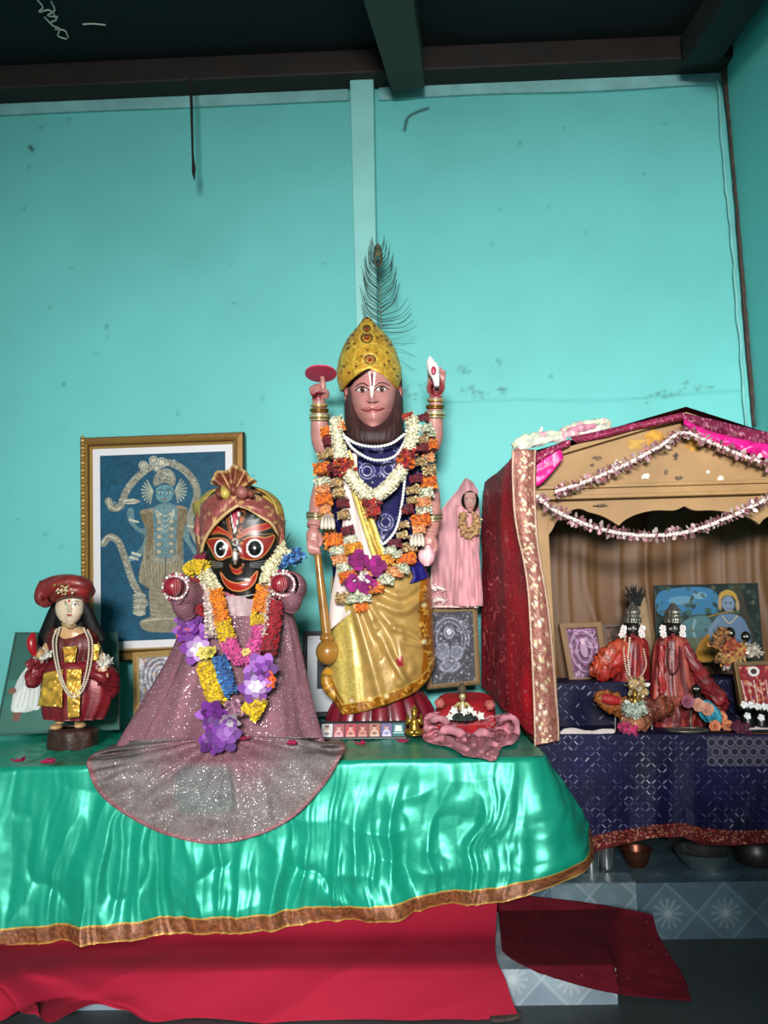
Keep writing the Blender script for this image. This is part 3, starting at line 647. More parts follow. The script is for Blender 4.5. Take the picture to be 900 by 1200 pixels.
picture('portrait_strip', 'long black-framed strip of seven small portraits at the foot of the tall statue', ((374, 845.5), (476.5, 844.5), (477, 865.5), (372.5, 867)), (3.06, 3.06, 3.04, 3.04), [(0, .004), (1.4, .005), (1.8, .001)], c, (mat('black_frame', None, rough=.4), ['#141418', '#1d1d22']), back=.012)
# ================================================================== black-faced idol in the purple robe
JY = 2.93; kJ = JY/F
jag = thing('masked_deity', 'black-faced idol with round white-ringed eyes, striped turban and purple sequinned robe', 'idol', (float(P(262, 880, JY)[0]), JY, TZ))
fc = Cv(228, 560, 338, 712, .34, '#15110f'); fc.speck(25, .15, 2)
m_ = lambda x, y: (215+x/6.667, 540+y/6.667)
def pl(col, pts, a=1, sm=4): fc.poly([m_(*q) for q in pts], col, a, sm)
def li(col, pts, w, a=1, sm=6, closed=False): fc.line([m_(*q) for q in pts], w, col, a, sm, closed)
OB, RD, WT = '#b5622f', '#9b1f1c', '#e9e2da'
for k, (x0, x1) in enumerate(((322, 372), (345, 385), (490, 425), (468, 415))): li(OB if k % 2 else '#8d4b2a', [(x0, 330), ((x0+x1)/2-(6 if x0 < 400 else -6), 480), (x1, 610)], 1.5)
pl('#a01f3c', [(358, 335), (442, 335), (402, 560), (398, 560)], sm=0); li(WT, [(355, 335), (380, 470), (399, 565)], 1.3); li(WT, [(443, 335), (420, 470), (401, 565)], 1.3); li('#e7c3c4', [(400, 340), (400, 540)], .9)
for sx in (-1, 1):
    X_ = lambda x: x if sx > 0 else 2*400-x
    sc = 1.0 if sx > 0 else .80
    f_ = lambda pts: [((400+(x-400)*sc) if sx > 0 else (400-(x-400)*sc), y) for x, y in pts]
    if sx > 0: br = [(430, 600), (470, 545), (540, 515), (640, 490), (712, 470), (690, 515), (610, 545), (530, 555), (480, 575)]
    else: br = [(430, 600), (470, 560), (540, 525), (600, 505), (660, 505), (690, 550), (620, 560), (540, 560), (480, 580)]
    pl(RD, f_(br)); li(OB, f_(br), 1.3, closed=True); li(OB, f_([(420, 630), (470, 585), (540, 570), (620, 575), (700, 570)]), 1.2, .8)
    for k in range(3): li('#7f8587', f_([(500+k*18, 490-k*8), (520+k*16, 440-k*10), (560+k*10, 410+k*6), (590, 440+k*10), (560, 470)]), .9, .8)
    for k in range(4): li('#868c8d', f_([(520, 800+k*9), (580, 790+k*14), (650, 780+k*20)]), .9, .85)
alm_r = [(440, 745), (447, 660), (480, 610), (560, 590), (640, 600), (712, 585), (680, 670), (620, 745), (560, 770), (500, 770)]
alm_l = [(185, 625), (250, 605), (320, 610), (360, 650), (380, 735), (340, 755), (290, 775), (250, 755), (215, 690)]
for al in (alm_r, alm_l): pl('#8c1f1b', al); li('#c07a3c', al, 1.4, closed=True)
for (cx, cy, rx, ry) in ((557, 683, 68, 73), (290, 688, 50, 72)):
    x, y = m_(cx, cy); fc.ell(x, y, rx/6.667, ry/6.667, '#efece8'); fc.ell(x, y, rx/6.667*.76, ry/6.667*.80, '#0b0909'); fc.ell(x, y, 1.1, 1.1, '#f4f2ef')
fc.ring(*m_(402, 635), 2.9, 3.7, 1.2, '#c1b8ae'); fc.ell(*m_(402, 635), 1.8, 2.3, '#4b3c34')
pl('#9a948c', [(382, 745), (395, 690), (402, 675), (410, 690), (424, 745), (404, 815)]); pl('#f1eee8', [(393, 740), (402, 700), (412, 740), (404, 785)]); 
li('#c6783c', [(365, 810), (380, 860), (415, 885), (450, 870), (465, 805)], 1.2); pl('#a3241d', [(372, 835), (415, 850), (460, 830), (445, 872), (415, 880), (385, 868)]); li('#c6783c', [(372, 830), (415, 850), (462, 822)], 1)
sm_ = [(290, 872), (340, 930), (420, 955), (510, 930), (575, 862), (560, 940), (510, 995), (440, 1018), (370, 1005), (315, 950)]
pl('#a5271c', sm_); li('#cf8a55', sm_, 1.4, closed=True); li('#cfc9c2', [(320, 1052), (430, 1062), (550, 1045)], 1.1)
hwT = [(578, 26, 279), (590, 37, 281), (605, 43, 282.5), (625, 45.5, 283), (645, 45, 283), (657, 42.5, 282.5), (668, 34.5, 282), (680, 27.5, 283), (690, 23.5, 284), (699, 21.5, 284), (703, 18, 284)]
n1, n2 = 260, 330; th = np.linspace(-PI, PI, n1, endpoint=False)[None]; yy = np.linspace(578, 703, n2)[:, None]+0*th
pr = interp(yy, hwT); kk = np.ones(9)/9
for a in (0, 1): pr[..., a] = np.apply_along_axis(lambda q: np.convolve(np.pad(q, 12, 'edge'), np.ones(25)/25, 'valid'), 0, pr[..., a])
hw, cx = pr[..., 0], pr[..., 1]; sx, cz = np.sin(th), np.cos(th); ex = np.sign(sx)*np.abs(sx)**.72; ez = np.sign(cz)*np.abs(cz)**.72
px = cx+hw*ex; g2 = lambda x, y, a, c: np.exp(-((px-x)/a)**2-((yy-y)/c)**2)*(cz > 0)
dep = .02+hw*kJ*.72*ez+.03*np.clip((yy-660)/40, 0, 1)*(cz > 0)*cz+.022*g2(275.5, 655, 4.5, 9)+.01*g2(298, 643, 9, 10)+.01*g2(258, 643, 7, 10)+.008*g2(280, 686, 18, 6)
X = P(px, yy, JY-.02-dep); fr = (cz > -.1)[..., None]
MB().grid(X, np.where(fr, sample(fc, px, yy), hx('#15110f')), wrap=True, caps=True).build('head', mat('black_lacquer', None, rough=.28, coat=.3), jag)
hd = lambda x: .02+44*kJ*.72*np.clip(1-np.abs((x-282)/45)**2.4, .0, 1)**.42
# --- turban
def brocade(x, y, seed, a='#7d3330', b_='#a9605a', c_='#c79a6a'):
    n = vnoise(x/1.6, y/1.6, seed)[..., None]; n2 = vnoise(x/4.5, y/4.5, seed+3)[..., None]
    q = hx(a)*(1-n)+hx(b_)*n; return np.clip(np.where(n2 > .70, hx(c_)*(.7+.5*n), q), 0, 1)
turm = mat('turban_brocade', None, rough=.5, metal=.15, bump=(180, .4)); gsat = mat('gold_lining', None, rough=.4, metal=.15)
tur = MB(); b = tur
for rows, edge in (([(277, 577, 280, 593), (260, 578, 266, 604), (244, 586, 251, 619), (233, 602, 242, 634), (229, 622, 238, 648)], 1), ([(270, 577, 273, 593), (290, 577, 288, 597), (309, 583, 304, 606), (324, 596, 319, 615), (332, 615, 327, 631), (333, 640, 328, 657)], 1)):
    R = spline(rows, 12); u = np.linspace(0, 1, 18)[None, :, None]; q = R[:, None, :2]*(1-u)+R[:, None, 2:]*u
    x, y = q[..., 0], q[..., 1]; d = hd(x)*(.55+.45*u[..., 0]**.6)+.024+.012*np.sin(u[..., 0]*PI)+.004*np.sin(u[..., 0]*9+x/9)
    col = brocade(x, y, 4); col[:, -2:] = hx('#d3b27a'); col[:, :1] = hx('#c39c63')
    b.grid(P(x, y, JY-.02-d), col)
b.build('turban_band', turm, jag, solid=.01)
b = MB(); 
rows = [(571, 280, 16, .05, 0), (577, 279, 34, .09, 0), (588, 280, 46, .115, .0), (604, 281, 50.5, .125, .0), (624, 281.5, 51, .125, .01), (645, 281.5, 49.5, .115, .02), (655, 281.5, 47, .10, .03)]
th0 = np.linspace(PI*.30, 2*PI-PI*.30, 70)[None]; R = spline(rows, 8); y = R[:, :1]+0*th0
x = R[:, 1:2]+R[:, 2:3]*np.sign(np.sin(th0))*np.abs(np.sin(th0))**.8; dd = -.01+R[:, 4:5]-R[:, 3:4]*np.cos(th0)-.01
col = brocade(x, y, 8, '#7d3f38', '#9c6a55', '#c9a062'); ym = ((y < 604) & (np.abs(x-281) > 20)) | (y < 583); col[ym] = hx('#bfa04a')*(.8+.3*vnoise(x/3, y/3, 2)[ym][:, None])
b.grid(P(x, y, JY+dd), col); b.grid(P(np.linspace(246, 318, 24)[None]+0*np.linspace(0, 1, 8)[:, None], 571+np.linspace(0, 16, 8)[:, None]+(np.linspace(-1, 1, 24)[None]**2)*12, JY-.02-np.linspace(.03, .14, 8)[:, None]+.06*np.linspace(-1, 1, 24)[None]**2), brocade(np.linspace(246, 318, 24)[None]+0*np.linspace(0, 1, 8)[:, None], 571+np.linspace(0, 16, 8)[:, None]+0*np.linspace(0, 1, 24)[None], 5))
b.build('turban_wrap', turm, jag, solid=.006)
for sg, pts in ((-1, [(229, 602), (228, 590), (240, 586), (254, 584), (246, 594), (236, 606)]), (1, [(306, 583), (318, 582), (326, 590), (330, 606), (322, 600), (312, 592)])):
    q = spline(pts, 5, True); A = P(q[:, 0], q[:, 1], JY-.11+.08*np.abs(q[:, 0]-281)/50); b = MB(); c0 = A.mean(0)+np.array((0, -.008, 0))
    b.add(np.concatenate([A, [c0]]), [(i, (i+1) % len(A), len(A)) for i in range(len(A))], '#c9aa52'); b.build('turban_lining', gsat, jag, solid=.008)
b = MB(); a = np.linspace(math.radians(8), math.radians(172), 130); pl_ = np.abs(((a*7/PI+.18*np.sin(a*4)) % 1)-.5)*2
rr = np.linspace(0, 1, 26)[:, None]; cx0, cy0 = 273, 579
plen = 1+.08*np.sin(a*5+1)+.05*np.sin(a*9)
px = cx0+(rr*25.5*plen*(1-.04*(pl_**2)))*np.cos(a)[None]*1.0; py = cy0-rr*(29*np.sin(a)**.6*plen*(1-.04*pl_**2)+3)[None]+3*rr**2*0
d = .15-.045*rr+.045*rr*(pl_[None]-.5)+.03*rr**3
col = brocade(px, py, 14, '#74352b', '#9a5f43', '#b98a52'); col[-3:] = hx('#d2ad78'); lo = (pl_[None]+0*rr) > .97; col[lo] = hx('#c58f66')
b.grid(P(px, py, JY-d), col); b.build('turban_fan', turm, jag, solid=.004)
b = MB(); 
for (x0, y0, x1, y1, w, c_) in ((262, 573, 266, 584, 7, '#c7ad55'), (281, 573, 286, 582, 9, '#9d5c54'), (273, 568, 274, 580, 5, '#7e4035'), (255, 574, 258, 584, 5, '#6f3429'), (292, 575, 295, 582, 5, '#7c3f34')): b.limb(JY, [(x0, y0, -.15, w*.5), ((x0+x1)/2, (y0+y1)/2, -.175, w*.8), (x1, y1, -.16, w*.5)], 12, col=c_)
b.build('turban_knot', turm, jag)
# --- robe: a lathe of folds that widens to the table
robem = mat('purple_sequin', None, rough=.7, noise=(30, .15), bump=(110, .3), dots=(210, .34, '#d9c6cc', .16))
RB = '#82535f'
fold = lambda th, t: 1+(.05+.12*t)*(1-2*np.abs(vnoise(th*3.4+t*.7, t*1.2+2, 8)-.5)*2)+.02*(1-2*np.abs(vnoise(th*8+t, t*2, 18)-.5)*2)+.035*t*np.sin(th*11+t*2)
robec = lambda th, tv, X: np.clip(hx(RB)*(.85+.25*vnoise(th*9, tv*3, 6))[..., None], 0, 1)
b = MB(); b.loft([(690, 283, 26, .07, 0), (698, 283, 44, .10, 0), (712, 282, 57, .12, 0), (735, 281, 66, .135, 0), (765, 278, 76, .155, 0), (800, 273, 88, .18, 0), (835, 268, 100, .205, 0), (862, 265, 110, .225, 0), (880, 264, 116, .235, 0)], JY, 200, fold=fold, col=robec, m=8)
b.build('robe', robem, jag)
for sg, pts in ((-1, [(246, 700, -.04, 15), (234, 700, -.10, 15), (222, 698, -.15, 16), (214, 696, -.19, 16.5), (209, 694, -.21, 15)]), (1, [(316, 698, -.04, 16), (330, 695, -.09, 17), (340, 690, -.13, 18), (340, 687, -.17, 17), (337, 686, -.19, 14)])):
    b = MB(); b.limb(JY, pts, 24, 8, RB); ex_ = pts[-2]; b.limb(JY, [(ex_[0]+sg*0-2*sg*0, ex_[1]+4, ex_[2], 13), (ex_[0]+2, ex_[1]+16, ex_[2]+.01, 12), (ex_[0]+4-sg*3, ex_[1]+27, ex_[2]+.03, 8)], 16, 6, RB); b.build('sleeve', robem, jag)
for x, y, dz, r in ((202, 687.5, -.235, 10.5), (327, 684, -.215, 10)):
    b = MB(); b.blob(JY, x+1, y, dz, r, r*1.02, r, '#8a1a2c', 24, 16); o = b.build('hand', mat('red_lacquer', None, rough=.35, coat=.3), jag)
    b = MB()
    for a in range(-3, 4): th_ = np.linspace(-1.2, 1.2, 14); q = P(x+1+r*1.02*np.sin(a*.28)*np.cos(th_), y-r*1.02*np.sin(th_), JY+dz-r*kJ*1.0*np.cos(th_)*np.cos(a*.28)); b.tube(q, .0012, 5, '#c8807c')
    b.build('hand_stripe', mat('red_lacquer', None), jag)
    sg = 1 if x < 250 else .6
    a = np.linspace(0, 2*PI, 25)[:-1]; b = MB()
    for rr, dd, cset in ((13.0, .012, ['#e9dfdc', '#d9a7ac']), (16.0, .03, ['#f1ebe6', '#c9a3a0', '#9a2b3a'])):
        cxx = x+(5 if x < 250 else 5); 
        for i, a_ in enumerate(a): b.ball(P(cxx+rr*math.cos(a_), y+1+rr*math.sin(a_), JY+dz+dd), .0062, 8, 6, cset[i % len(cset)])
    b.build('pearl_bangle', mat('bangle_beads', None, rough=.35), jag)
b = MB(); b.loft([(688, 284, 24, .075, -.02), (700, 284, 27, .09, -.03), (712, 284, 31, .105, -.03), (722, 284, 34, .115, -.02)], JY, 60, fold=lambda th, t: 1+.02*np.sin(th*24), col=lambda th, tv, X: np.clip(np.where(tv[..., None] < .3, hx('#a85c72'), hx('#b59a9e'))*(.85+.3*vnoise(th*20, tv*4, 3))[..., None], 0, 1)); b.build('collar', robem, jag)['label'] = 'pale pink sequinned collar'
# --- train of the robe spread over the table and its edge
def onaltar(px, py, lift):
    A = PZ(px, py, TZ+lift); B_ = P(px, py, TF-.035-lift); k = np.clip((TF+.02-A[..., 1])/.05, 0, 1)[..., None]; k = k*k*(3-2*k); side = A*(1-k)+B_*k
    mid = P(px, py, np.interp(py+.025*(px-262), [845, 872, 893, 915, 990], [2.78, 2.70, 2.645, 2.62, 2.605])-lift*.8)
    w_ = np.clip((np.abs(px-258)-92)/36, 0, 1)[..., None]; w_ = w_*w_*(3-2*w_); return mid*(1-w_)+side*w_
out = spline([(150, 868), (124, 876), (103, 889), (104, 905), (116, 930), (145, 954), (190, 977), (245, 989), (300, 980), (345, 957), (380, 920), (398, 890), (404, 871), (385, 866)], 16); nO = len(out)
rr = np.linspace(0, 1, 70)[:, None, None]; c0 = np.array((262, 862.)); q = c0+(out[None]-c0)*rr; px, py = q[..., 0], q[..., 1]
ang = np.arange(nO)[None]/nO; rf = rr[..., 0]
lift = .008+1.5*(.010*np.sin(ang*62+2*rf)+.014*(1-2*np.abs(vnoise(ang*16, rf*2, 5)-.5)*2))*np.clip(rf*1.3-.1, 0, 1)*np.clip((1.06-rf)*6, .3, 1)
X = onaltar(px, py, .016+np.abs(lift)*.8)
tc = np.ones(X.shape)*hx('#6f5f61'); z = fbm(px/30, py/30, 4)[..., None]; k = np.clip((rf-.30)/.35, 0, 1)[..., None]; tc = hx('#82535f')*(1-k)+hx('#766a6a')*k
pan = np.clip(1.4-np.abs((px-240)/36)**4-np.abs((py-925)/30)**4, 0, 1)[..., None]; tc = tc*(1-.6*pan)+hx('#5f6f6c')*.6*pan
rimk = (rf > .97)[..., None]; tc = np.where(rimk, hx('#8c5a60'), tc)
MB().grid(X, tc).build('train', mat('silver_sequin', None, rough=.6, noise=(40, .25), bump=(150, .6), dots=(230, .34, '#d9cfcd', .26)), jag, solid=-.003)['label'] = 'silvery train of the robe hanging over the altar edge'
# --- garlands on the purple robe
def jdy(px, py, off): return -np.interp(py, [640, 690, 712, 765, 800, 862], [.06, .10, .135, .175, .20, .24])*np.sqrt(np.clip(1-((px-280)/np.interp(py, [690, 740, 800, 862], [60, 72, 92, 115]))**2, .05, 1))-off
def jat(pts, off, n=8): return at(pts, off, JY, n, jdy)
def at(pts, off, Y0=JY, n=10, dyf=jdy): q = spline(pts, n); return P(q[:, 0], q[:, 1], Y0+dyf(q[:, 0], q[:, 1], off))
PK = ['#d8509a', '#e06aae', '#c23f86']; CR = ['#e6ddb8', '#efe8cc', '#d8cfa0']; OG = ['#e88a14', '#f09a24', '#dd7a0c']; YL = ['#e6c413', '#f0d327', '#d9b30a']; RE = ['#9d0a22', '#b51128', '#83061a']; PU = ['#6b2382', '#7f2f9a', '#551a6b', '#9a58b5']; BU = ['#2a62a8', '#3c7cc0', '#5d9ad0', '#1f4a86']; WP = ['#dcc9bf', '#e8dcd2', '#c9a8a4']
g1 = thing('flower_lei', 'inner lei of cream, orange, yellow and pink flowers under the black face', 'garland', jat([(280, 770), (281, 771)], .05)[0])
def strand(par, pts, off, r, per, sz, cols, seed, nm='strand', out=.8):
    b = MB(); petals(b, jat(pts, off), r*kJ, int(per*1.7), sz*kJ*.66, cols, seed, out=1.15); return b.build(nm, petm, par)
for pts, cols, per in (([(240, 672), (246, 684), (252, 694)], CR, 260), ([(252, 694), (256, 710), (261, 730)], OG, 320), ([(261, 730), (264, 741), (268, 751)], YL, 200), ([(268, 751), (274, 764), (284, 772), (292, 768)], PK, 320), ([(292, 768), (300, 756), (305, 736)], PK, 260), ([(303, 732), (304, 722)], YL, 140), ([(304, 718), (307, 702), (310, 688)], OG, 260), ([(312, 684), (316, 668), (322, 654), (330, 644)], CR, 300)):
    strand(g1, pts, .045, 8.2, per, 6, cols, len(pts)+per+int(pts[0][0]))
g2 = thing('flower_lei', 'outer lei of deep red bands with purple orchids, yellow and blue flowers', 'garland', jat([(245, 855), (246, 856)], .05)[0])
for pts, cols, r, per in (([(228, 680), (229, 698), (230, 722)], RE, 9, 380), ([(322, 706), (320, 728), (316, 752), (314, 764)], RE, 9, 420), ([(241, 684), (246, 712), (248, 745)], WP, 4.5, 260), ([(314, 690), (312, 715), (308, 745)], WP, 3.5, 160), ([(240, 778), (246, 800), (256, 824)], YL, 9, 380), ([(257, 770), (263, 790), (271, 812)], BU, 6.5, 280), ([(291, 838), (298, 828), (303, 818)], YL, 10.5, 260), ([(222, 668), (230, 664), (240, 666)], YL, 8, 200), ([(272, 822), (275, 832), (278, 840)], ['#a8728a', '#c9a0ac', '#84506e'], 7, 150)):
    strand(g2, pts, .055, r, per, 6.2, cols, int(pts[0][0]+pts[0][1]))
for pts, cols, r, per in (([(322, 668), (333, 656), (346, 650), (350, 656)], BU, 6, 260), ([(240, 660), (236, 652)], ['#8c0f3c', '#a81a4e'], 5, 90), ([(326, 650), (336, 642)], CR, 6, 110)):
    b = MB(); q = spline(pts, 6); petals(b, P(q[:, 0], q[:, 1], JY-.07), r*kJ, per, 6*kJ, cols, int(pts[0][0])); b.build('strand', petm, g2)
orch = mat('orchid_petals', None, rough=.6, sheen=.2)
for i, (x, y, r, cols) in enumerate(((222, 736, 17, PU), (231, 760, 17, ['#7a3795', '#b58cc6', '#e9dcef']), (217, 746, 11, ['#e8602a', '#f07c45', '#d8481a']), (306, 784, 17, PU), (298, 806, 16, ['#7f3f9c', '#b78fca', '#efe2f3']), (314, 796, 10, ['#e8602a', '#f07c45', '#d8481a']), (249, 838, 16, PU), (262, 862, 17, ['#5c1f78', '#7a3797', '#9c63b4']), (247, 868, 14, PU), (270, 846, 10, ['#9a8a96', '#6e3f86', '#b9a8b5']), (238, 765, 7, ['#d9c75a', '#e8dc8a', '#b8a438']), (247, 764, 7, ['#d9c75a', '#c9b848', '#8c7a2a']), (214, 728, 9, PU), (288, 764, 5, ['#e9cf6a', '#f0e0a0', '#d8b848']))):
    b = MB(); up = (.5*math.sin(i*2.1), -1, .5*math.cos(i*1.7)); bloom(b, jat([(x, y), (x+.1, y)], .075)[0], r*kJ*1.15, 6, cols, i+3, up=up, cup=.30, rings=3, wid=.40, tip=.55); b.build('orchid' if r > 12 else 'blossom', orch, g2)
# --- small dark feather behind the head
b = MB(); g = np.random.default_rng(3)
for k in range(16):
    y0 = 652-k*1.8; x0 = 322+g.normal(0, 1.5); L = 18+g.random()*10; a = math.radians(25+k*2.4+g.normal(0, 8)); q = spline([(x0, y0), (x0+L*.5*math.cos(a)+2, y0-L*.4*math.sin(a)), (x0+L*math.cos(a), y0-L*math.sin(a)-3)], 5); b.tube(P(q[:, 0], q[:, 1], JY+.10+.01*k/16), np.linspace(.0016, .0006, len(q)), 5)
tag(b.build('feather_tuft', mat('dark_feather', '#232a2c', rough=.7)), 'sparse dark feather sticking out behind the turban of the black-faced idol', 'feather')
# ================================================================== small turbaned statue at the left
TY = 3.02; kT = TY/F; m_ = lambda x, y: (20+x/5.714, 670+y/5.714)
sm = thing('turbaned_statue', 'small standing statue with crimson turban, long black hair and gold-fronted red robe', 'statue', P(85, 877, TY)); sm.location.z = TZ
b = MB(); B = lambda pts, n=12: b.limb(TY, pts, n)
b.loft([(700, 82, 12, .042, 0), (709, 82.3, 16, .05, 0), (718, 82, 15.5, .05, 0), (726, 81.5, 11, .042, 0), (730.5, 81, 5, .03, -.005)], TY, 28)
B([(81.5, 728, 0, 7.5), (82, 738, .005, 8)]); b.loft([(734, 83, 12, .035, 0), (742, 84, 23, .045, 0), (760, 84, 20, .045, 0), (785, 85, 20, .045, 0), (815, 85, 18, .04, 0)], TY, 24)
B([(66, 745, 0, 7), (56, 760, -.02, 6.5), (49, 768, -.06, 5.5), (44, 764, -.075, 5)]); B([(103, 745, 0, 7), (112, 760, -.0, 6.5), (118, 772, -.03, 5), (121, 779, -.05, 4.5)])
b.blob(TY, 121.5, 784, -.06, 4.5, 6.5, 3)
for i in range(4): B([(118.5+i*2, 787, -.062, 1.7), (119.3+i*2.2, 793-abs(i-1.2), -.072, 1.6), (120+i*2, 797-abs(i-1.2)*1.5, -.07, 1.3)], 8)
B([(117, 783, -.062, 1.9), (115.5, 788, -.075, 1.5)], 8)
B([(74, 815, 0, 8), (71, 838, 0, 6.5), (70, 848, 0, 5.5)]); B([(94, 815, 0, 8), (93, 838, 0, 6.5), (93, 848, 0, 5.5)]); b.blob(TY, 66, 852, -.045, 7, 3.5, 9); b.blob(TY, 94, 850, -.045, 6.5, 3.5, 9)
def pt(co):
    px, py = topx(co); c = np.ones((len(co), 3))*hx('#d8c0a4'); k = np.clip((py-730)/10, 0, 1)[:, None]; return c*(1-k)+hx('#c79a6c')*k
b.fuse(.0036, 3, pt).build('body', mat('painted_clay', None, rough=.35, coat=.15), sm)
fc = Cv(64, 697, 102, 732, .22, '#dac4ab')
for cx, cy in ((74.7, 709.5), (87.5, 709)):
    fc.poly([(cx-4, cy+.6), (cx-1.5, cy-1.7), (cx+2, cy-1.5), (cx+4, cy+.5), (cx+1, cy+1.6), (cx-2, cy+1.6)], '#efe8e0', sm=4); fc.ell(cx, cy, 1.7, 1.6, '#2a1a14'); fc.line([(cx-4.5, cy+.7), (cx-1.5, cy-1.8), (cx+2, cy-1.7), (cx+4.6, cy+.3)], .9, '#1d1210'); sb = -1 if cx < 80 else 1; fc.line([(cx-4.5+sb*.8, cy-3.1), (cx+sb*.8, cy-4.8), (cx+4.5+sb*.8, cy-3.1)], .9, '#3a2620')
fc.line([(81.5, 709), (80.2, 716), (82.5, 717.6)], .7, '#a98468'); fc.poly([(77.8, 720.5), (80, 719.6), (81.3, 720), (82.5, 719.5), (84.8, 720.4), (81.4, 722.4)], '#9c2f2f', sm=3); fc.ell(81, 704, 1.2, 2, '#b03028'); fc.ell(81, 700, 2, 3, '#e9d9bf', .6)
q = np.clip((fc.X-82)/18, -.99, .99); hwf = np.interp(fc.Y, [697, 709, 718, 726, 732], [15, 16.8, 16.2, 11.8, 6]); PA = 82+q*hwf; gg = lambda x, y, a, c: np.exp(-((PA-x)/a)**2-((fc.Y-y)/c)**2)
dep = .0535*np.sqrt(1-q*q)*np.interp(fc.Y, [697, 712, 722, 732], [.9, 1, .98, .74])+.010*gg(81.5, 714.5, 2.2, 4)+.004*gg(81.2, 721, 4, 2.5)+.004*gg(81, 727, 3.5, 2.5)
MB().grid(P(82+q*hwf, fc.Y, TY-.001-dep), sample(fc, 82+q*hwf, fc.Y)).build('face', mat('painted_clay', None), sm)
hm = mat('black_hair', '#070607', rough=.6, spec=.3, bump=(150, .5))
for pts in ([(68, 706, .0, 5), (63, 718, .01, 7), (58, 735, .02, 9), (52, 750, .025, 9), (47, 757, .02, 4)], [(96, 706, .0, 5), (102, 718, .01, 7), (108, 735, .02, 9), (115, 745, .025, 8), (121, 752, .02, 3)], [(82, 705, .04, 16), (83, 725, .05, 22), (84, 748, .055, 24)]):
    b = MB(); b.limb(TY, pts, 16, col=None, flat=.7); b.build('hair', hm, sm)
silk = mat('crimson_silk', None, rough=.4, metal=.1, spec=.6, bump=(90, .3)); foil = mat('gold_foil', None, rough=.28, metal=.45, bump=(45, 1.0))
b = MB()
for pts in ([(102, 702, -.01, 5), (98, 694, -.055, 7), (86, 692, -.075, 7.5), (72, 694, -.07, 7), (64, 701, -.045, 5)], [(104, 694, 0, 8), (98, 686, -.05, 9), (82, 683, -.06, 9.5), (66, 687, -.06, 9), (54, 694, -.04, 8)], [(100, 690, .04, 10), (84, 686, .0, 13), (66, 685, -.01, 11), (52, 688, -.02, 9)], [(54, 684, -.02, 8), (48, 694, -.02, 7), (47, 703, -.02, 6), (50, 709, -.02, 3)], [(60, 702, -.04, 5), (55, 707, -.03, 5), (50, 709, -.02, 3)]):
    q = spline(pts, 6); b.limb(TY, q, 16, 0, np.clip(hx('#7c2422')*(.85+.35*vnoise(q[:, 0]/3, q[:, 1]/3, 4))[:, None], 0, 1))
b.build('turban', silk, sm)
b = MB(); g = np.random.default_rng(8)
for k in range(34): b.ball(P(73+g.normal(0, 5), 694-abs(g.normal(0, 4))+g.normal(0, 2), TY-.103-.004*g.random()), .0042*(.6+.8*g.random()), 7, 5, '#e8dcb8' if k % 3 else '#b89a58')
b.build('brooch', mat('brooch_metal', None, rough=.3, metal=.5), sm)
rc = lambda c_: (lambda th, tv, X: np.clip(hx(c_)*(.75+.45*vnoise(th*7, tv*5, 5))[..., None], 0, 1))
b = MB(); b.loft([(736, 84, 22, .035, .01), (744, 84, 30, .05, .005), (756, 84, 31, .058, 0), (768, 84, 26, .058, 0), (776, 85, 23, .057, 0)], TY, 80, fold=lambda th, t: 1+.03*np.sin(th*15)*t-.10*np.exp(-((np.mod(th+PI, 2*PI)-PI)/.42)**2)*(t < .6), col=rc('#5e1717')); b.build('robe_top', silk, sm)
b = MB(); b.loft([(774, 85, 23, .06, 0), (782, 86, 31, .072, 0), (800, 88, 38, .082, 0), (818, 89, 38, .08, 0), (832, 88, 36, .078, 0), (842, 88, 33, .072, 0)], TY, 140, fold=lambda th, t: 1+.05*np.sin(th*13+t*3)*t+.05*np.sin(th*5+1)*t+.12*np.exp(-((np.mod(th+PI, 2*PI)-PI-1.2)/.4)**2)*np.sin(t*PI), col=rc('#7a1b24')); b.build('robe_skirt', silk, sm)
for pts in ([(104, 776, -.03, 8), (116, 788, -.05, 12), (128, 796, -.03, 11), (133, 806, -.0, 8), (122, 822, .0, 4)], [(64, 770, -.0, 6), (48, 782, .02, 9), (38, 797, .02, 9), (32, 803, .02, 4)], [(58, 768, -.01, 6), (46, 774, .0, 8), (34, 782, .0, 6)]): b = MB(); b.limb(TY, pts, 24, col='#7a1b24', lump=.22); b.build('robe_fold', silk, sm)
def cre(x, y, s_): return .006*(1-2*np.abs(vnoise(x/5+y/9, y/7-x/11, s_)-.5)*2)
b = MB()
for quad, s_ in (([(52, 789), (74, 784), (73, 829), (45, 827)], 3), ([(78, 784), (96, 784), (93, 840), (80, 842)], 4), ([(74, 758), (91, 757), (88, 776), (76, 777)], 5), ([(110, 755), (117, 755), (115, 773), (108, 774)], 7)):
    Q = np.array(quad, float); u, v = np.meshgrid(np.linspace(0, 1, 24), np.linspace(0, 1, 30)); q = bil(Q, u[..., None], v[..., None]); x, y = q[..., 0], q[..., 1]
    d = np.interp(y, [750, 776, 800, 822, 842], [.060, .064, .085, .091, .085])*np.sqrt(np.clip(1-((x-87)/48)**2, .1, 1))+.010+cre(x, y, s_)
    b.grid(P(x, y, TY-d), np.clip(hx('#d9a544')*(.75+.5*vnoise(x/4, y/4, s_))[..., None], 0, 1))
b.build('gold_apron', foil, sm, solid=.003)
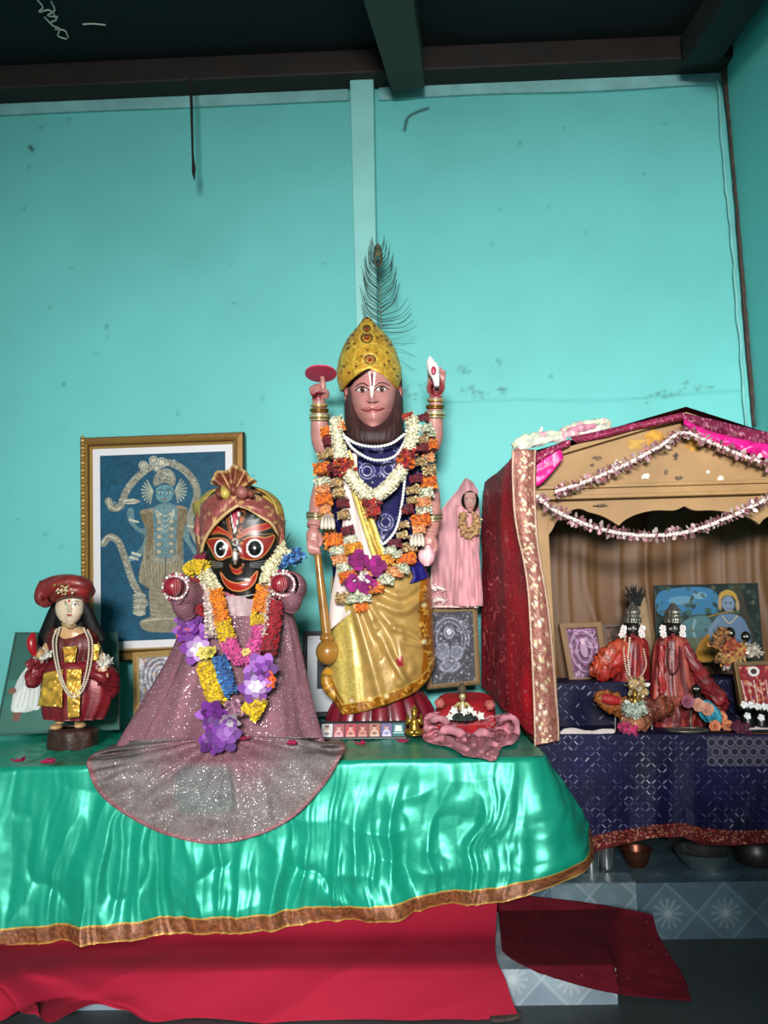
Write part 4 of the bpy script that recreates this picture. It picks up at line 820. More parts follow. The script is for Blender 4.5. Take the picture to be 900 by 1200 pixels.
for pts, nm in (([(70, 736), (66, 752), (68, 775), (74, 798), (82, 812), (90, 812), (98, 800), (103, 775), (104, 752), (98, 736)], 'bead_necklace'), ([(66, 738), (62, 752), (65, 776), (72, 800), (82, 816), (92, 815), (101, 800), (107, 775), (108, 752), (102, 737)], 'bead_necklace'), ([(73, 731), (81, 736), (90, 731)], 'choker')):
    q = spline(pts, 8); d = np.interp(q[:, 1], [730, 740, 756, 776, 800, 815], [.035, .052, .068, .072, .092, .098]); d = d*np.sqrt(np.clip(1-((q[:, 0]-86)/52)**2, .2, 1))+.012; pth = P(q[:, 0], q[:, 1], TY-d); b = MB(); beads(pth, .0042, .0088, b, '#d9cdb8' if nm != 'choker' else '#a98a4a'); b.build(nm, mat('small_beads', None, rough=.35), sm)
for x, y, dz in ((50, 766, -.06), (121, 774, -.05)):
    b = MB(); a = np.linspace(0, 2*PI, 14); petals(b, P(x+6*np.cos(a), y+4*np.sin(a)+1, TY+dz-.015*np.sin(a)), .012, 90, .013, ['#d9d3c6', '#bdb5a4', '#eee9dd'], int(x)); b.build('flower_bracelet', petm, sm)
b = MB(); b.limb(TY, [(41, 768, -.08, 3), (38, 760, -.09, 5), (37, 752, -.09, 5.5), (38.5, 744, -.085, 3.5), (40, 742, -.08, 1)], 14, col='#a3141f'); b.build('raised_hand', mat('red_lacquer', None), sm)['label'] = 'raised crimson hand'
b = MB(); b.loft([(852, 85, 22, .06, -.005), (855, 85, 27, .075, -.005), (863, 85, 28, .08, -.005), (874, 84, 28, .08, -.005), (878, 84, 26, .075, -.005)], TY, 60, fold=lambda th, t: 1+.04*np.sin(th*7)*np.sin(t*PI), col=rc('#3a2019')); b.build('base', mat('carved_wood', None, rough=.5, bump=(60, .9)), sm)
# ================================================================== tall four-armed statue in the middle
SYD = 3.30; kS = SYD/F
base = P(445, 850, SYD); base[2] = TZ
stat = thing('deity_statue', 'tall bearded four-armed statue with a gold crown, blue sequinned shirt and gold skirt', 'statue', base)
skin_p = mat('glazed_skin', None, rough=.38, spec=.5, noise=(25, .08))
def tdy(px, py=600, off=0.0):      # front of the clothed torso
    a = np.clip((np.asarray(px, float)-443)/66, -.97, .97); return -(.15*np.sqrt(1-a*a))-off
# --- body: one skin
b = MB()
b.loft([(500, 440, 20, .07, -.02), (510, 440, 36, .085, -.01), (520, 441, 46, .10, -.01), (560, 442, 47, .105, 0), (640, 442, 42, .10, 0), (700, 443, 45, .11, 0), (780, 444, 40, .11, 0), (838, 445, 36, .10, 0)], SYD, 32)
b.loft([(440, 438, 27, .09, -.03), (470, 438, 29, .10, -.03), (490, 438, 25, .09, -.03), (512, 439, 21, .08, -.02)], SYD, 28)
for pts in ([(404, 524, -.0, 14), (384, 527, -.02, 13), (376, 515, -.04, 11.5), (374.5, 495, -.06, 10.5), (374, 475, -.07, 7.8), (373, 466, -.075, 8)],
            [(484, 522, 0, 14), (501, 524, -.02, 13), (508, 512, -.04, 11.5), (509, 492, -.06, 10.5), (510.5, 474, -.07, 7.8), (511, 464, -.075, 8)],
            [(400, 535, 0, 14), (384, 560, .0, 13), (375, 585, -.04, 11.5), (370.5, 605, -.07, 9), (368, 618, -.09, 9)],
            [(486, 535, 0, 14), (500, 565, .0, 13), (505, 590, -.04, 11.5), (506.5, 612, -.07, 9), (504, 626, -.09, 8.5)]):
    b.limb(SYD, pts, 14)
# raised fist with a pointing finger
b.blob(SYD, 373, 459, -.08, 9.5, 10, 7)
for i, (x, y) in enumerate(((365.5, 456), (369.5, 453.5), (373.5, 453))):
    b.limb(SYD, [(x+1.5, y+4, -.075, 3.3), (x-.5, y-.5, -.098, 3.3), (x+.5, y+4.5, -.118, 3.1), (x+2.5, y+8, -.112, 2.8)], 8)
b.limb(SYD, [(379, 459, -.085, 3.4), (378.8, 450, -.09, 3.2), (377.5, 441, -.09, 2.7)], 8)
b.limb(SYD, [(382, 466, -.085, 3.6), (383, 460, -.105, 3.4), (379.5, 457, -.12, 3)], 8)
# raised open hand behind the conch
b.blob(SYD, 511.5, 453, -.07, 10.5, 12, 5)
for x, y, x2, y2, r in ((504, 446, 502.5, 433, 3), (509, 444, 508.5, 429, 3.2), (514, 444, 515, 430.5, 3.2), (518.5, 447, 520, 434, 2.9)):
    b.limb(SYD, [(x, y+3, -.07, r+.3), ((x+x2)/2+.6, (y+y2)/2, -.075, r), (x2, y2, -.095, r-.6)], 8)
b.limb(SYD, [(504, 460, -.08, 3.6), (503, 453, -.105, 3.4), (507, 448, -.125, 2.8)], 8)
# lower left hand closed on the mace head, lower right hand holding a bud
b.blob(SYD, 367, 628, -.10, 8.5, 11, 6)
for i in range(4):
    x = 363+i*3.4; y = 634+i*1.4
    b.limb(SYD, [(x, y-3, -.105, 3.1), (x-.8, y+5, -.125, 3), (x+.6, y+12-i, -.122, 2.8), (x+2.2, y+15-i, -.108, 2.3)], 8)
b.limb(SYD, [(374, 625, -.11, 3.4), (376, 634, -.13, 3.2), (374, 641, -.138, 2.6)], 8)
b.blob(SYD, 503, 634, -.10, 9, 10, 6)
for i in range(4):
    x = 497+i*4; b.limb(SYD, [(x, 636, -.105, 3), (x+.5, 645, -.125, 2.9), (x+.2, 651, -.118, 2.5)], 8)
b.limb(SYD, [(509, 632, -.11, 3.3), (510.5, 642, -.13, 3), (507, 649, -.135, 2.5)], 8)
def skinpaint(co):
    px, py = topx(co); c = np.ones((len(co), 3))*hx('#bd827b')
    c *= (1+.10*fbm(px/9, py/9, 3)*2)[:, None]
    red = np.clip(1.3-np.hypot((px-371)/7, (py-463)/6), 0, 1)*(co[:, 1] < SYD-.08)+np.clip(1.35-np.hypot((px-511.5)/8.5, (py-455)/12), 0, 1)*(co[:, 1] < SYD-.075)
    red = np.clip(red*1.6, 0, 1)[:, None]; c = c*(1-red)+hx('#7e2026')*red
    return c
b.fuse(.0042, 4, skinpaint).build('body', skin_p, stat)
# --- face
fc = Cv(408, 424, 468, 502, .32, '#c4837e')
fc.speck(7, .07, 2)
for x, y in ((420, 471), (456, 470)): fc.ell(x, y, 6, 5, '#c58a86', .5, soft=8)
fc.poly([(408, 424), (468, 424), (468, 455), (461, 448), (452, 438), (438.5, 431), (428, 438), (416, 447), (408, 457)], '#2c1a1b')
fc.poly([(431.5, 436), (434, 435), (436.4, 452), (434.3, 453)], '#e9dcd4'); fc.poly([(437.6, 435), (440.5, 436.5), (439, 452), (437, 453)], '#e9dcd4'); fc.poly([(434.3, 438), (437.3, 438), (436.9, 452), (435.4, 452)], '#6e2a35')
fc.poly([(432.8, 453), (438.6, 453), (437.2, 463), (435.4, 467), (434, 463)], '#efe6df', .92)
fc.line([(416.5, 453.5), (421, 450), (426, 449.2), (431, 452)], (.8, 1.6), '#36191c'); fc.line([(439.5, 452.5), (444, 449.3), (450, 448.8), (457, 452)], (1.6, .8), '#36191c')
for cx, cy in ((424.5, 456.8), (447, 456.2)):
    fc.poly([(cx-7, cy+.6), (cx-3, cy-2.8), (cx+2.5, cy-2.9), (cx+6.6, cy+.3), (cx+2.5, cy+2.9), (cx-3, cy+2.9)], '#e8dcd8', sm=5)
    fc.ell(cx+.2, cy-.1, 2.9, 2.9, '#5a2b22'); fc.ell(cx+.2, cy-.1, 1.5, 1.5, '#150a0a'); fc.ell(cx+1, cy-1, .5, .5, '#ffffff')
    fc.line([(cx-8, cy+1), (cx-3, cy-2.9), (cx+2.5, cy-3), (cx+8, cy+.4)], (1.3, 1.3), '#241010'); fc.line([(cx-6, cy+1.2), (cx, cy+3.2), (cx+6, cy+.8)], .7, '#54262a')
fc.line([(430, 470.5), (433, 472), (436, 471.2), (440, 472), (443.5, 470.3)], 1.3, '#7a4040'); fc.ell(432.3, 471.3, 1.3, .8, '#43191c'); fc.ell(441, 471.2, 1.3, .8, '#43191c')
fc.poly([(423.5, 480), (430, 476.5), (436, 477.5), (443, 476), (450, 478.5), (445, 483), (436, 484), (428, 483.5)], '#b8645f', .75, sm=5)
fc.line([(423.5, 480), (429, 481.6), (434, 481), (436.5, 478.8), (439, 480.6), (444, 480.7), (450, 478.5)], 1.3, '#5a1f24'); fc.line([(436.5, 486), (436.3, 492)], .8, '#6e3c3a', .8)
jx = np.clip((fc.X-437.5), -30, 30); edge_hw = np.interp(fc.Y, [424, 440, 455, 470, 482, 492, 502], [27, 28, 27.5, 26, 23.5, 18, 11])
PA = 437.5+jx*edge_hw/30; q = np.clip(jx/31, -.995, .995); v_ = (fc.Y-463)/44
g2 = lambda x, y, sx, sy: np.exp(-((PA-x)/sx)**2-((fc.Y-y)/sy)**2)
dep = .010+.158*np.sqrt(1-q*q*.93)*np.sqrt(np.clip(1-.18*v_*v_, .1, 1))
dep += .018*g2(436, 466, 3.4, 9)+.014*g2(436.5, 470, 6.5, 3.2)+.017*g2(437, 480, 13, 8)-.006*g2(437, 480.6, 13, 1.1)+.012*g2(437, 490, 9, 5)+.008*g2(421, 470, 7, 7)+.008*g2(455, 469, 7, 7)-.008*g2(424.5, 457, 7, 3.5)-.008*g2(447, 456.5, 7, 3.5)+.006*g2(424.5, 457, 3, 2.2)+.006*g2(447, 456.5, 3, 2.2)+.006*g2(424, 450, 7, 2)+.006*g2(448, 449.5, 7, 2)
XX = P(437.5+jx*edge_hw/30, fc.Y, SYD-.005-dep)
fc2 = sample(fc, 437.5+jx*edge_hw/30, fc.Y)
MB().grid(XX, fc2).build('face', mat('glazed_face', None, rough=.4, spec=.5), stat)
# --- hair, beard, ears
hairc = lambda th, tv, X: np.clip(hx('#3a2122')*(.75+.5*vnoise(th*22, tv*6, 4)[..., None]), 0, 1)
b = MB(); R = spline([(444, 438, 33, .10, -.03), (458, 438, 33.2, .115, -.03), (474, 438, 34, .13, -.035), (490, 438.5, 34.5, .145, -.04), (503, 438.5, 34.5, .15, -.045), (513, 438.5, 33, .148, -.05), (519, 439, 29, .138, -.05), (522.5, 439, 22, .11, -.05)], 8)
th = np.arange(120)/120*2*PI; cut = np.ones((len(R), 120))
sx, cz = np.sin(th), np.cos(th); jag = .012*np.sin(th*47+1)+.01*np.sin(th*29)
xx = R[:, 1:2]+R[:, 2:3]*(np.sign(sx)*np.abs(sx)**.75)*(1+jag)
# hollow where the face looks out
yy = R[:, 0:1]+0*xx; inface = np.exp(-(np.abs((xx-437.5)/np.interp(yy, [440, 470, 490, 500], [30, 29, 25, 18]))**6+np.abs((yy-464)/35)**8))*(cz > 0)
dd = R[:, 4:5]-R[:, 3:4]*np.sign(cz)*np.abs(cz)**.75*(1+jag)*(1-.62*inface)
X = P(xx, yy, SYD+dd); b.grid(X, hairc(th[None]+0*xx, yy/80, X), wrap=True, caps=True)
b.build('beard', mat('hair', None, rough=.6, bump=(120, .5)), stat)
for sgn, x in ((-1, 407), (1, 468)):
    b = MB(); b.blob(SYD, x, 461, -.06, 4.4, 9.5, 6); b.blob(SYD, x+sgn*1.2, 459, -.078, 3, 6.5, 2.2, '#8c4a46'); b.blob(SYD, x-sgn*.3, 468, -.065, 3.4, 4, 4)
    for c in b.c: c[:] = hx('#bd827b') if c[0][0] > .9 else c
    b.build('ear', skin_p, stat)
# --- crown
nt_, nr_ = 140, 70
th = np.linspace(-PI, PI, nt_, endpoint=False)[None]; tv = np.linspace(0, 1, nr_)[:, None]
yb = np.where(np.cos(th) > 0, 431+27*np.abs(np.sin(th))**1.35, 458+0*th)
y = 373+(yb-373)*tv; pr = interp(y, [(373, 2.5, 430), (378, 6, 430.3), (384, 11, 430.8), (392, 19, 431.3), (400, 25, 431.8), (410, 30, 432), (422, 34, 432.3), (434, 36.6, 432.5), (446, 36.4, 433), (460, 33.5, 434)])
hw, cx = pr[..., 0], pr[..., 1]
cc = Cv(392, 368, 474, 460, .5, '#c8962f'); cc.speck(5, .25, 5)
for k in range(130):
    x, y0 = rng.uniform(396, 470), rng.uniform(380, 452); a = rng.uniform(0, 6.3); cc.line([(x, y0), (x+3*math.cos(a), y0+3*math.sin(a)), (x+4*math.cos(a+1), y0+5*math.sin(a+1))], (1.6, .5), '#e8c748' if k % 3 else '#8a5f1e', .7)
for x0 in (404, 417, 450, 460): cc.line([(x0, 440), (x0+(432-x0)*.05-3*np.sign(432-x0), 420), (x0+(432-x0)*.5, 406), (432, 402)], 1.6, '#e3c24c', .8)
for x, y0, r in ((433.5, 422, 6), (430, 397, 6.2), (430, 386, 4)): cc.ring(x, y0, r, r*.9, 1.7, '#4a2f18'); cc.ring(x, y0, r+2, r*.9+2, 1, '#e6c659'); cc.ell(x, y0, r*.5, r*.45, '#9a3420'); cc.ell(x, y0, r*.2, r*.2, '#e9cf7a')
for x, y0 in ((430, 374), (426, 376), (434, 376), (421, 382), (438, 383), (417, 387), (414, 394), (409, 399), (409, 403), (416, 404), (409, 409), (446, 395), (442, 397), (452, 400), (457, 405), (431, 411), (424, 418), (441, 414), (453, 414), (418, 430), (450, 428), (461, 433), (410, 437), (455, 424), (464, 441), (404, 430)): cc.ell(x, y0, 1.7, 1.3, '#46201a')
px_, py_ = cx+hw*np.sin(th), y+0*th; colr = sample(cc, px_, py_)
rel = (colr.mean(-1)-.45)*.006+.006*fbm(px_/5, py_/5, 5)*np.cos(th)
ctp = np.cos(th); dy = -.03-(hw*kS*1.02)*ctp-rel*ctp
X = P(cx+hw*np.sin(th)*(1+rel*2), y+0*th, SYD+dy)
b = MB().grid(X, colr, wrap=True); rim = X[-1].copy()
b.build('crown', mat('gilt_crown', None, rough=.42, metal=.25, bump=(110, .9)), stat, solid=.006)
MB().tube(np.concatenate([rim, rim[:1]]), .005, 8, '#c9a03c').build('crown_rim', mat('gilt_trim', None, rough=.35, metal=.5), stat)
for x, y0, r in ((433.5, 422, 5.5), (430, 397, 5.5), (430, 386, 3.6)):
    b = MB(); a = np.linspace(0, 2*PI, 25); h_ = np.interp(y0, [384, 392, 400, 410, 422], [11, 19, 25, 30, 34])*kS
    b.tube(P(x+r*np.cos(a), y0+r*.9*np.sin(a), SYD-.036-h_*np.sqrt(1-((x-432+r*np.cos(a))*kS/h_)**2*.9)), .0035, 6, '#6a4620'); b.blob(SYD, x, y0, -.04-h_*.97, 2, 2, 2, '#8d2f22'); b.build('crown_jewel', mat('gilt_trim', None), stat)
# --- shirt, shawl, waist cloth
shc = Cv(392, 496, 494, 696, .6, '#0f0d45'); shc.speck(6, .3, 4); g = np.random.default_rng(21)
for k in range(150):
    x, y, r = g.uniform(394, 492), g.uniform(498, 694), g.uniform(1.4, 3.4); a = g.uniform(0, 6.3); aa = np.linspace(a, a+g.uniform(2.5, 5.5), 9); shc.line(np.stack([x+r*np.cos(aa), y+r*np.sin(aa)], -1), .9, ['#c9cadb', '#8f90b4', '#e6e4ee', '#3a3a8c'][k % 4], .75, sm=0)
    if k % 3 == 0: shc.ell(x, y, .9, .9, '#e9e8f2')
for x, y in ((430, 552), (455, 550), (452, 612)): shc.ring(x, y, 9, 9, 1.1, '#a9aacb'); shc.ring(x, y, 5.5, 5.5, 1, '#cfcfe2')
shirt = MB().loft([(500, 440, 24, .10, -.02), (508, 440, 42, .115, -.01), (520, 441.5, 53, .125, -.005), (545, 443, 57, .135, 0), (580, 443, 56, .14, 0), (640, 443, 55, .145, 0), (690, 446, 56, .15, 0)], SYD, 300, m=40, fold=lambda th, t: 1+.012*np.sin(th*9+t*6)*t, col=lambda th, tv, X: sample(shc, *topx(X)))
shirt.build('shirt', mat('blue_sequin', None, rough=.7, spec=.25, bump=(60, .4)), stat)
sc_ = Cv(470, 650, 510, 690, 1, '#191a5c')
def ribbon(rows, Y0, off, nseg=14, col=None, wave=.004, seed=0):
    """a band of cloth lying on the chest: rows (left px, left py, right px, right py)"""
    R = spline(rows, 10); u = np.linspace(0, 1, nseg)[None, :, None]
    q = R[:, None, :2]*(1-u)+R[:, None, 2:]*u; px, py = q[..., 0], q[..., 1]
    d = tdy(px, py, off)+wave*fbm(px/5, py/40, seed)*2-wave*np.sin(u[..., 0]*PI*3)
    return P(px, py, Y0+d), px, py
X, px, py = ribbon([(398, 535, 418, 530), (400, 575, 420, 565), (402, 610, 428, 610), (396, 660, 440, 650), (388, 700, 430, 690), (385, 740, 415, 715)], SYD, .018, 30, wave=.007)
MB().grid(X).build('white_shawl', mat('white_cloth', '#e6d6d2', rough=.8, sheen=.2, bump=(150, .2)), stat, solid=.003)['label'] = 'white cloth shawl'
X, px, py = ribbon([(402, 530, 410, 527), (406, 555, 418, 550), (416, 590, 430, 585), (427, 625, 442, 620), (436, 652, 452, 648), (444, 674, 458, 668)], SYD, .032, 14)
c = Cv(398, 520, 462, 680, .8, '#d8b94f'); c.speck(3, .3, 3)
for k in range(28): yy = 532+k*5.2; xx = np.interp(yy, [530, 555, 590, 625, 652, 674], [406, 412, 423, 434, 444, 451]); c.ell(xx, yy, 3, 2.2, '#a5762e'); c.ell(xx, yy, 1.2, 1, '#f1dd93')
c.line([(402.6, 530), (406.6, 555), (416.6, 590), (427.6, 625), (436.6, 652)], 1.6, '#f3e3a0'); c.line([(409, 527), (417, 550), (429, 585), (441, 620), (451, 648)], 1.6, '#f3e3a0')
MB().grid(X, sample(c, px, py)).build('gold_sash', mat('gold_brocade', None, rough=.4, metal=.3, bump=(120, .4)), stat, solid=.003)['label'] = 'gold brocade sash'
b = MB(); X, px, py = ribbon([(474, 662, 478, 660), (480, 664, 492, 660), (484, 676, 500, 672), (480, 684, 503, 676)], SYD, .03, 10)
b.grid(X).build('waist_cloth', mat('blue_satin', '#1d1870', rough=.4), stat, solid=.004)
# --- gold skirt with its border
ht = np.array([(380, 800), (386, 808), (392, 822), (402, 838), (416, 836), (430, 833), (446, 828), (460, 823), (475, 817), (488, 810), (500, 798), (507, 785), (511, 770)], float)
nT, nV = 220, 110; th = np.linspace(-PI, PI, nT, endpoint=False)[None]; tv = np.linspace(0, 1, nV)[:, None]
def skirt(th, tv, grow=0.0):
    y = 668+tv*170+0*th
    for _ in range(3):
        pr = interp(y, [(664, 446, 52), (680, 446, 57), (700, 446.5, 58.5), (740, 447, 60), (780, 447.5, 62), (815, 447, 60), (842, 446, 57)]); cx, hw = pr[..., 0], pr[..., 1]
        x = cx+hw*np.sin(th); hb = np.interp(x, ht[:, 0], ht[:, 1]); top = np.interp(x, [385, 410, 430, 445, 470, 505], [694, 700, 700, 680, 668, 672]); top = np.where(np.cos(th) < 0, 672, top)
        y = top+(hb-top)*tv
    return x, y, hw
x, y, hw = skirt(th, tv)
fh = Cv(380, 660, 515, 845, .8, '#000000'); fold_lines(fh, [
    ([(412, 702), (430, 760), (448, 824)], 5, .024), ([(424, 700), (452, 760), (478, 806)], 4.5, .030), ([(405, 704), (413, 770), (420, 834)], 5, .014), ([(392, 705), (396, 770), (402, 834)], 6, .012),
    ([(438, 704), (470, 716), (494, 700), (500, 682)], 5, .026), ([(440, 712), (462, 738), (470, 770), (468, 800)], 5, .016), ([(462, 736), (480, 742), (496, 752)], 3.5, .020), ([(470, 738), (474, 752), (492, 756)], 3, .012),
    ([(448, 690), (470, 698), (490, 686)], 4, .016), ([(478, 770), (482, 785), (470, 800)], 5, .012), ([(444, 740), (456, 776), (476, 806)], 2.5, -.015), ([(440, 730), (446, 770)], 3, -.01)])
front = np.clip(np.cos(th)*3, 0, 1); hgt = sample(fh, x, y)[..., 0]*front+.006*fbm(x/12, y/30, 6)
cs = Cv(380, 660, 515, 845, .6, '#b5904e'); cs.speck(9, .12, 3)
cs.poly([(384, 690), (409, 700), (424, 770), (428, 836), (398, 842), (384, 810)], '#d0b863'); 
for k in range(700):
    px, py = rng.uniform(386, 428), rng.uniform(702, 836)
    if px < 409+(py-700)*.14: cs.ell(px, py, .9, .7, '#f3e27c' if k % 2 else '#b58d2e', .7)
hemx = np.stack([ht[:, 0], ht[:, 1]], -1); cs.line(hemx-np.array((0, 6)), 13, '#a0600f', sm=0); cs.line([(500, 674), (498, 700), (498, 730), (502, 760), (500, 790)], 14, '#a0600f')
path = np.concatenate([spline(hemx-np.array((1, 6)), 5), spline([(504, 775), (500, 760), (497, 740), (497, 720), (498, 690)], 6), spline([(500, 765), (495, 735), (496, 700)], 6)])
for k in range(0, len(path), 1):
    px, py = path[k]+rng.normal(0, 2.2, 2); a = rng.uniform(0, 6.3); cs.line([(px, py), (px+4*math.cos(a), py+4*math.sin(a)), (px+5*math.cos(a+.8), py+5*math.sin(a+.8))], (2, .6), '#e9bd5e' if k % 2 else '#74460f', .9)
for px, py in ((413, 821), (434, 819), (496, 752), (496, 709), (452, 816)): cs.ell(px, py, 3, 2.6, '#f6e9b8'); cs.ring(px, py, 3.6, 3.2, 1, '#c58a2c')
cs.line(hemx-np.array((0, .8)), 1.8, '#8c5f1c', sm=0); cs.line(hemx-np.array((0, 13)), 1.2, '#e0c067', sm=0)
cs.poly([(463, 774), (471, 768), (472, 780), (466, 782)], '#a3152a', .9)
dy = -.0-(hw*kS*.80)*np.cos(th)-hgt
X = P(x, y, SYD+dy); MB().grid(X, sample(cs, x, y), wrap=True).build('skirt', mat('gold_satin', None, rough=.38, metal=.12, spec=.7, bump=(150, .25)), stat, solid=.004)
b = MB(); q = spline([(388, 782, -.02, 4), (383, 790, -.05, 6), (383, 800, -.06, 7), (389, 810, -.06, 7), (396, 818, -.07, 5)], 8); b.limb(SYD, q, 12, 0, np.clip(hx('#b07e26')*(.7+.6*vnoise(np.arange(len(q))*.8, 0*q[:, 0], 2))[:, None], 0, 1)); b.build('skirt_border', mat('gold_satin', None), stat)
# --- lotus pedestal
def petal_col(th, tv, X): return np.clip(hx('#640f1f')*(.8+.5*np.abs(np.cos(th*9))[..., None]), 0, 1)
b = MB(); b.loft([(806, 447, 46, .13, 0), (820, 447, 56, .15, 0), (838, 447.5, 64, .17, 0), (852, 448, 65, .175, 0), (862, 448, 60, .16, 0)], SYD, 160, fold=lambda th, t: .93+.09*np.abs(np.cos(th*9))*np.sin(np.clip(t, 0, 1)*PI)**.5, col=petal_col)
b.build('lotus_pedestal', mat('pedestal_paint', None, rough=.35, coat=.3), stat)
# --- bangles
for x, y, dy, r, n, cols in ((374, 474, -.07, 9, 2, ['#e9d9b0', '#c9a25a']), (374, 480, -.068, 10, 2, ['#8c6a2e']), (374.5, 486, -.065, 11, 4, ['#d7cda0', '#f0e8c8', '#9c7b3a']), (510.5, 468, -.07, 9, 2, ['#e9d9b0', '#c9a25a']), (510, 476, -.068, 10, 2, ['#8c6a2e']), (509.5, 483, -.065, 11, 4, ['#d7cda0', '#f0e8c8', '#9c7b3a']), (370.5, 601, -.07, 10.5, 4, ['#8f7f5c', '#cfc29b']), (507, 603, -.07, 10.5, 4, ['#8f7f5c', '#cfc29b'])):
    bangle(SYD, x, y, dy, r, 2.2, 1.3, cols, stat, n, 2.0)
# --- things it holds
woodm = mat('varnished_wood', '#a06f2c', rough=.3, noise=(12, .25), coat=.4)
q = P(382, 775, SYD-.1); mace = thing('ceremonial_mace', 'varnished wooden mace with a round head, held upside down by the tall statue', 'mace', q)
b = MB(); b.limb(SYD, [(367.5, 626, -.105, 3), (369, 640, -.108, 3.4), (370.5, 645, -.11, 4.6), (371.5, 648, -.11, 5.2), (372.5, 652, -.11, 4), (376, 685, -.11, 4.6), (380, 720, -.11, 5.3), (383, 744, -.11, 5.8)], 16); b.build('shaft', woodm, mace)
b = MB(); b.limb(SYD, [(383, 743, -.11, 6), (383, 746, -.11, 8), (383.2, 749, -.11, 8), (383.2, 752, -.11, 6)], 16); b.build('collar', woodm, mace)
b = MB(); b.blob(SYD, 384, 764, -.105, 13.5, 14, None, nu=24, nv=16); b.build('mace_head', woodm, mace)
b = MB(); q0 = P(376, 437, SYD-.09); a = np.arange(48)/48*2*PI; r = 19*kS*.98
for z, rr in ((0, 1),):
    tilt = .24; top = np.stack([q0[0]+r*np.cos(a), q0[1]+r*np.sin(a)*.95, q0[2]-r*np.sin(a)*tilt+0*a], -1); bt = top.copy(); bt[:, 2] -= .006
b.prism(top, bt[:, :]); tag(b.build('discus', mat('pink_card', '#d3395f', rough=.5), smooth=False), 'round pink-red discus balanced on the raised finger of the tall statue', 'discus')
cn = MB(); cn.loft([(417.5, 503.5, 1, .003, 0), (421, 504.5, 3.4, .012, 0), (426, 506, 6.2, .022, 0), (431, 507.3, 7.3, .026, 0), (437, 508.8, 6.6, .024, 0), (443, 510.3, 4.8, .018, 0), (449, 511.4, 3.5, .013, 0), (453, 512, 3.2, .012, 0)], SYD-.14, 24, fold=lambda th, t: 1+.05*np.sin(th+t*16)+.0*th)
con = thing('conch_shell', 'white conch shell with a red mouth in the raised hand of the tall statue', 'conch', P(509, 453, SYD-.14)); cn.build('shell', mat('conch_white', '#efeaec', rough=.35), con)
b = MB(); b.ball(P(508.2, 434, SYD-.166), (3*kS, .004, 5*kS), 16, 10, '#b8244a'); b.build('mouth', mat('conch_red', '#b01f45', rough=.4), con)
b = MB()
for i, dx in enumerate((-6, -2, 2.2, 6)):
    b.limb(SYD, [(501+dx*.4, 640, -.135, 1.5), (500+dx, 648, -.142-.006*(i in (1, 2)), 3.6), (500+dx*.9, 656, -.145, 3.4), (500+dx*.35, 663, -.14, .8)], 10, col=['#d9a3ad', '#efc8cd', '#f4d5d8', '#cf939f'][i])
tag(b.build('lotus_bud', mat('bud_paint', None, rough=.4)), 'pale pink lotus bud pointing down from the lower hand of the tall statue', 'lotus bud')
# --- peacock feather behind the crown
fe = thing('peacock_feather', 'long peacock feather with an eye standing up behind the gold crown', 'feather', P(447, 384, SYD+.12))
rach = spline([(448, 398, .11), (446.5, 370, .11), (445, 340, .115), (444, 315, .12), (442.8, 296, .12), (442.5, 281, .12)], 10)
b = MB(); b.tube(P(rach[:, 0], rach[:, 1], SYD+rach[:, 2]), np.linspace(.0028, .0011, len(rach)), 6); b.build('rachis', mat('feather_shaft', '#6d6a58', rough=.6), fe)
b = MB(); g = np.random.default_rng(5)
for sg in (-1, 1):
    for i in range(34):
        t = i/33; y0 = 388-t*96+g.normal(0, .8); x0 = np.interp(y0, [280, 300, 340, 400], [442.5, 443, 445, 448]); L = (33+8*g.random())*(1-.55*t**3)*(1.0 if sg < 0 else 1.0)
        if sg > 0 and i < 8: L *= 1.1
        an = math.radians(52+16*t+g.normal(0, 3)-(14 if (sg > 0 and i < 7) else 0)-(30*(7-i)/7 if sg > 0 and i < 7 else 0)); x1, y1 = x0+sg*L*math.cos(an), y0-L*math.sin(an)
        mx, my = (x0+x1)/2+sg*L*.13, (y0+y1)/2+L*.10; dz = .12+.03*g.normal()
        q = spline([(x0, y0, .115), (mx, my, .5*(dz+.115)), (x1, y1, dz)], 5); b.tube(P(q[:, 0], q[:, 1], SYD+q[:, 2]), np.linspace(.0019, .0008, len(q)), 5, '#222d29' if g.random() < .6 else '#3d463c')
for y0, y1, x1 in ((400, 402, 487), (407, 418, 487), (410, 417, 483), (420, 434, 485)): q = spline([(452, y0, .12), (470, y0+3, .1), (x1, y1, .1)], 6); b.tube(P(q[:, 0], q[:, 1], SYD+q[:, 2]), .0008, 5, '#33413b')
b.build('barbs', mat('feather_barbs', None, rough=.7), fe)
b = MB()
for rx, ry, cy, c, d in ((6, 17, 300, '#4d5240', .118), (4.2, 10, 302, '#5f5a3c', .112), (3.0, 6.5, 305, '#2f5a58', .107), (2.1, 4.2, 307.5, '#121722', .103)): b.blob(SYD, 443, cy, d, rx, ry, 1.0, c)
b.build('eye', mat('feather_eye', None, rough=.5), fe)
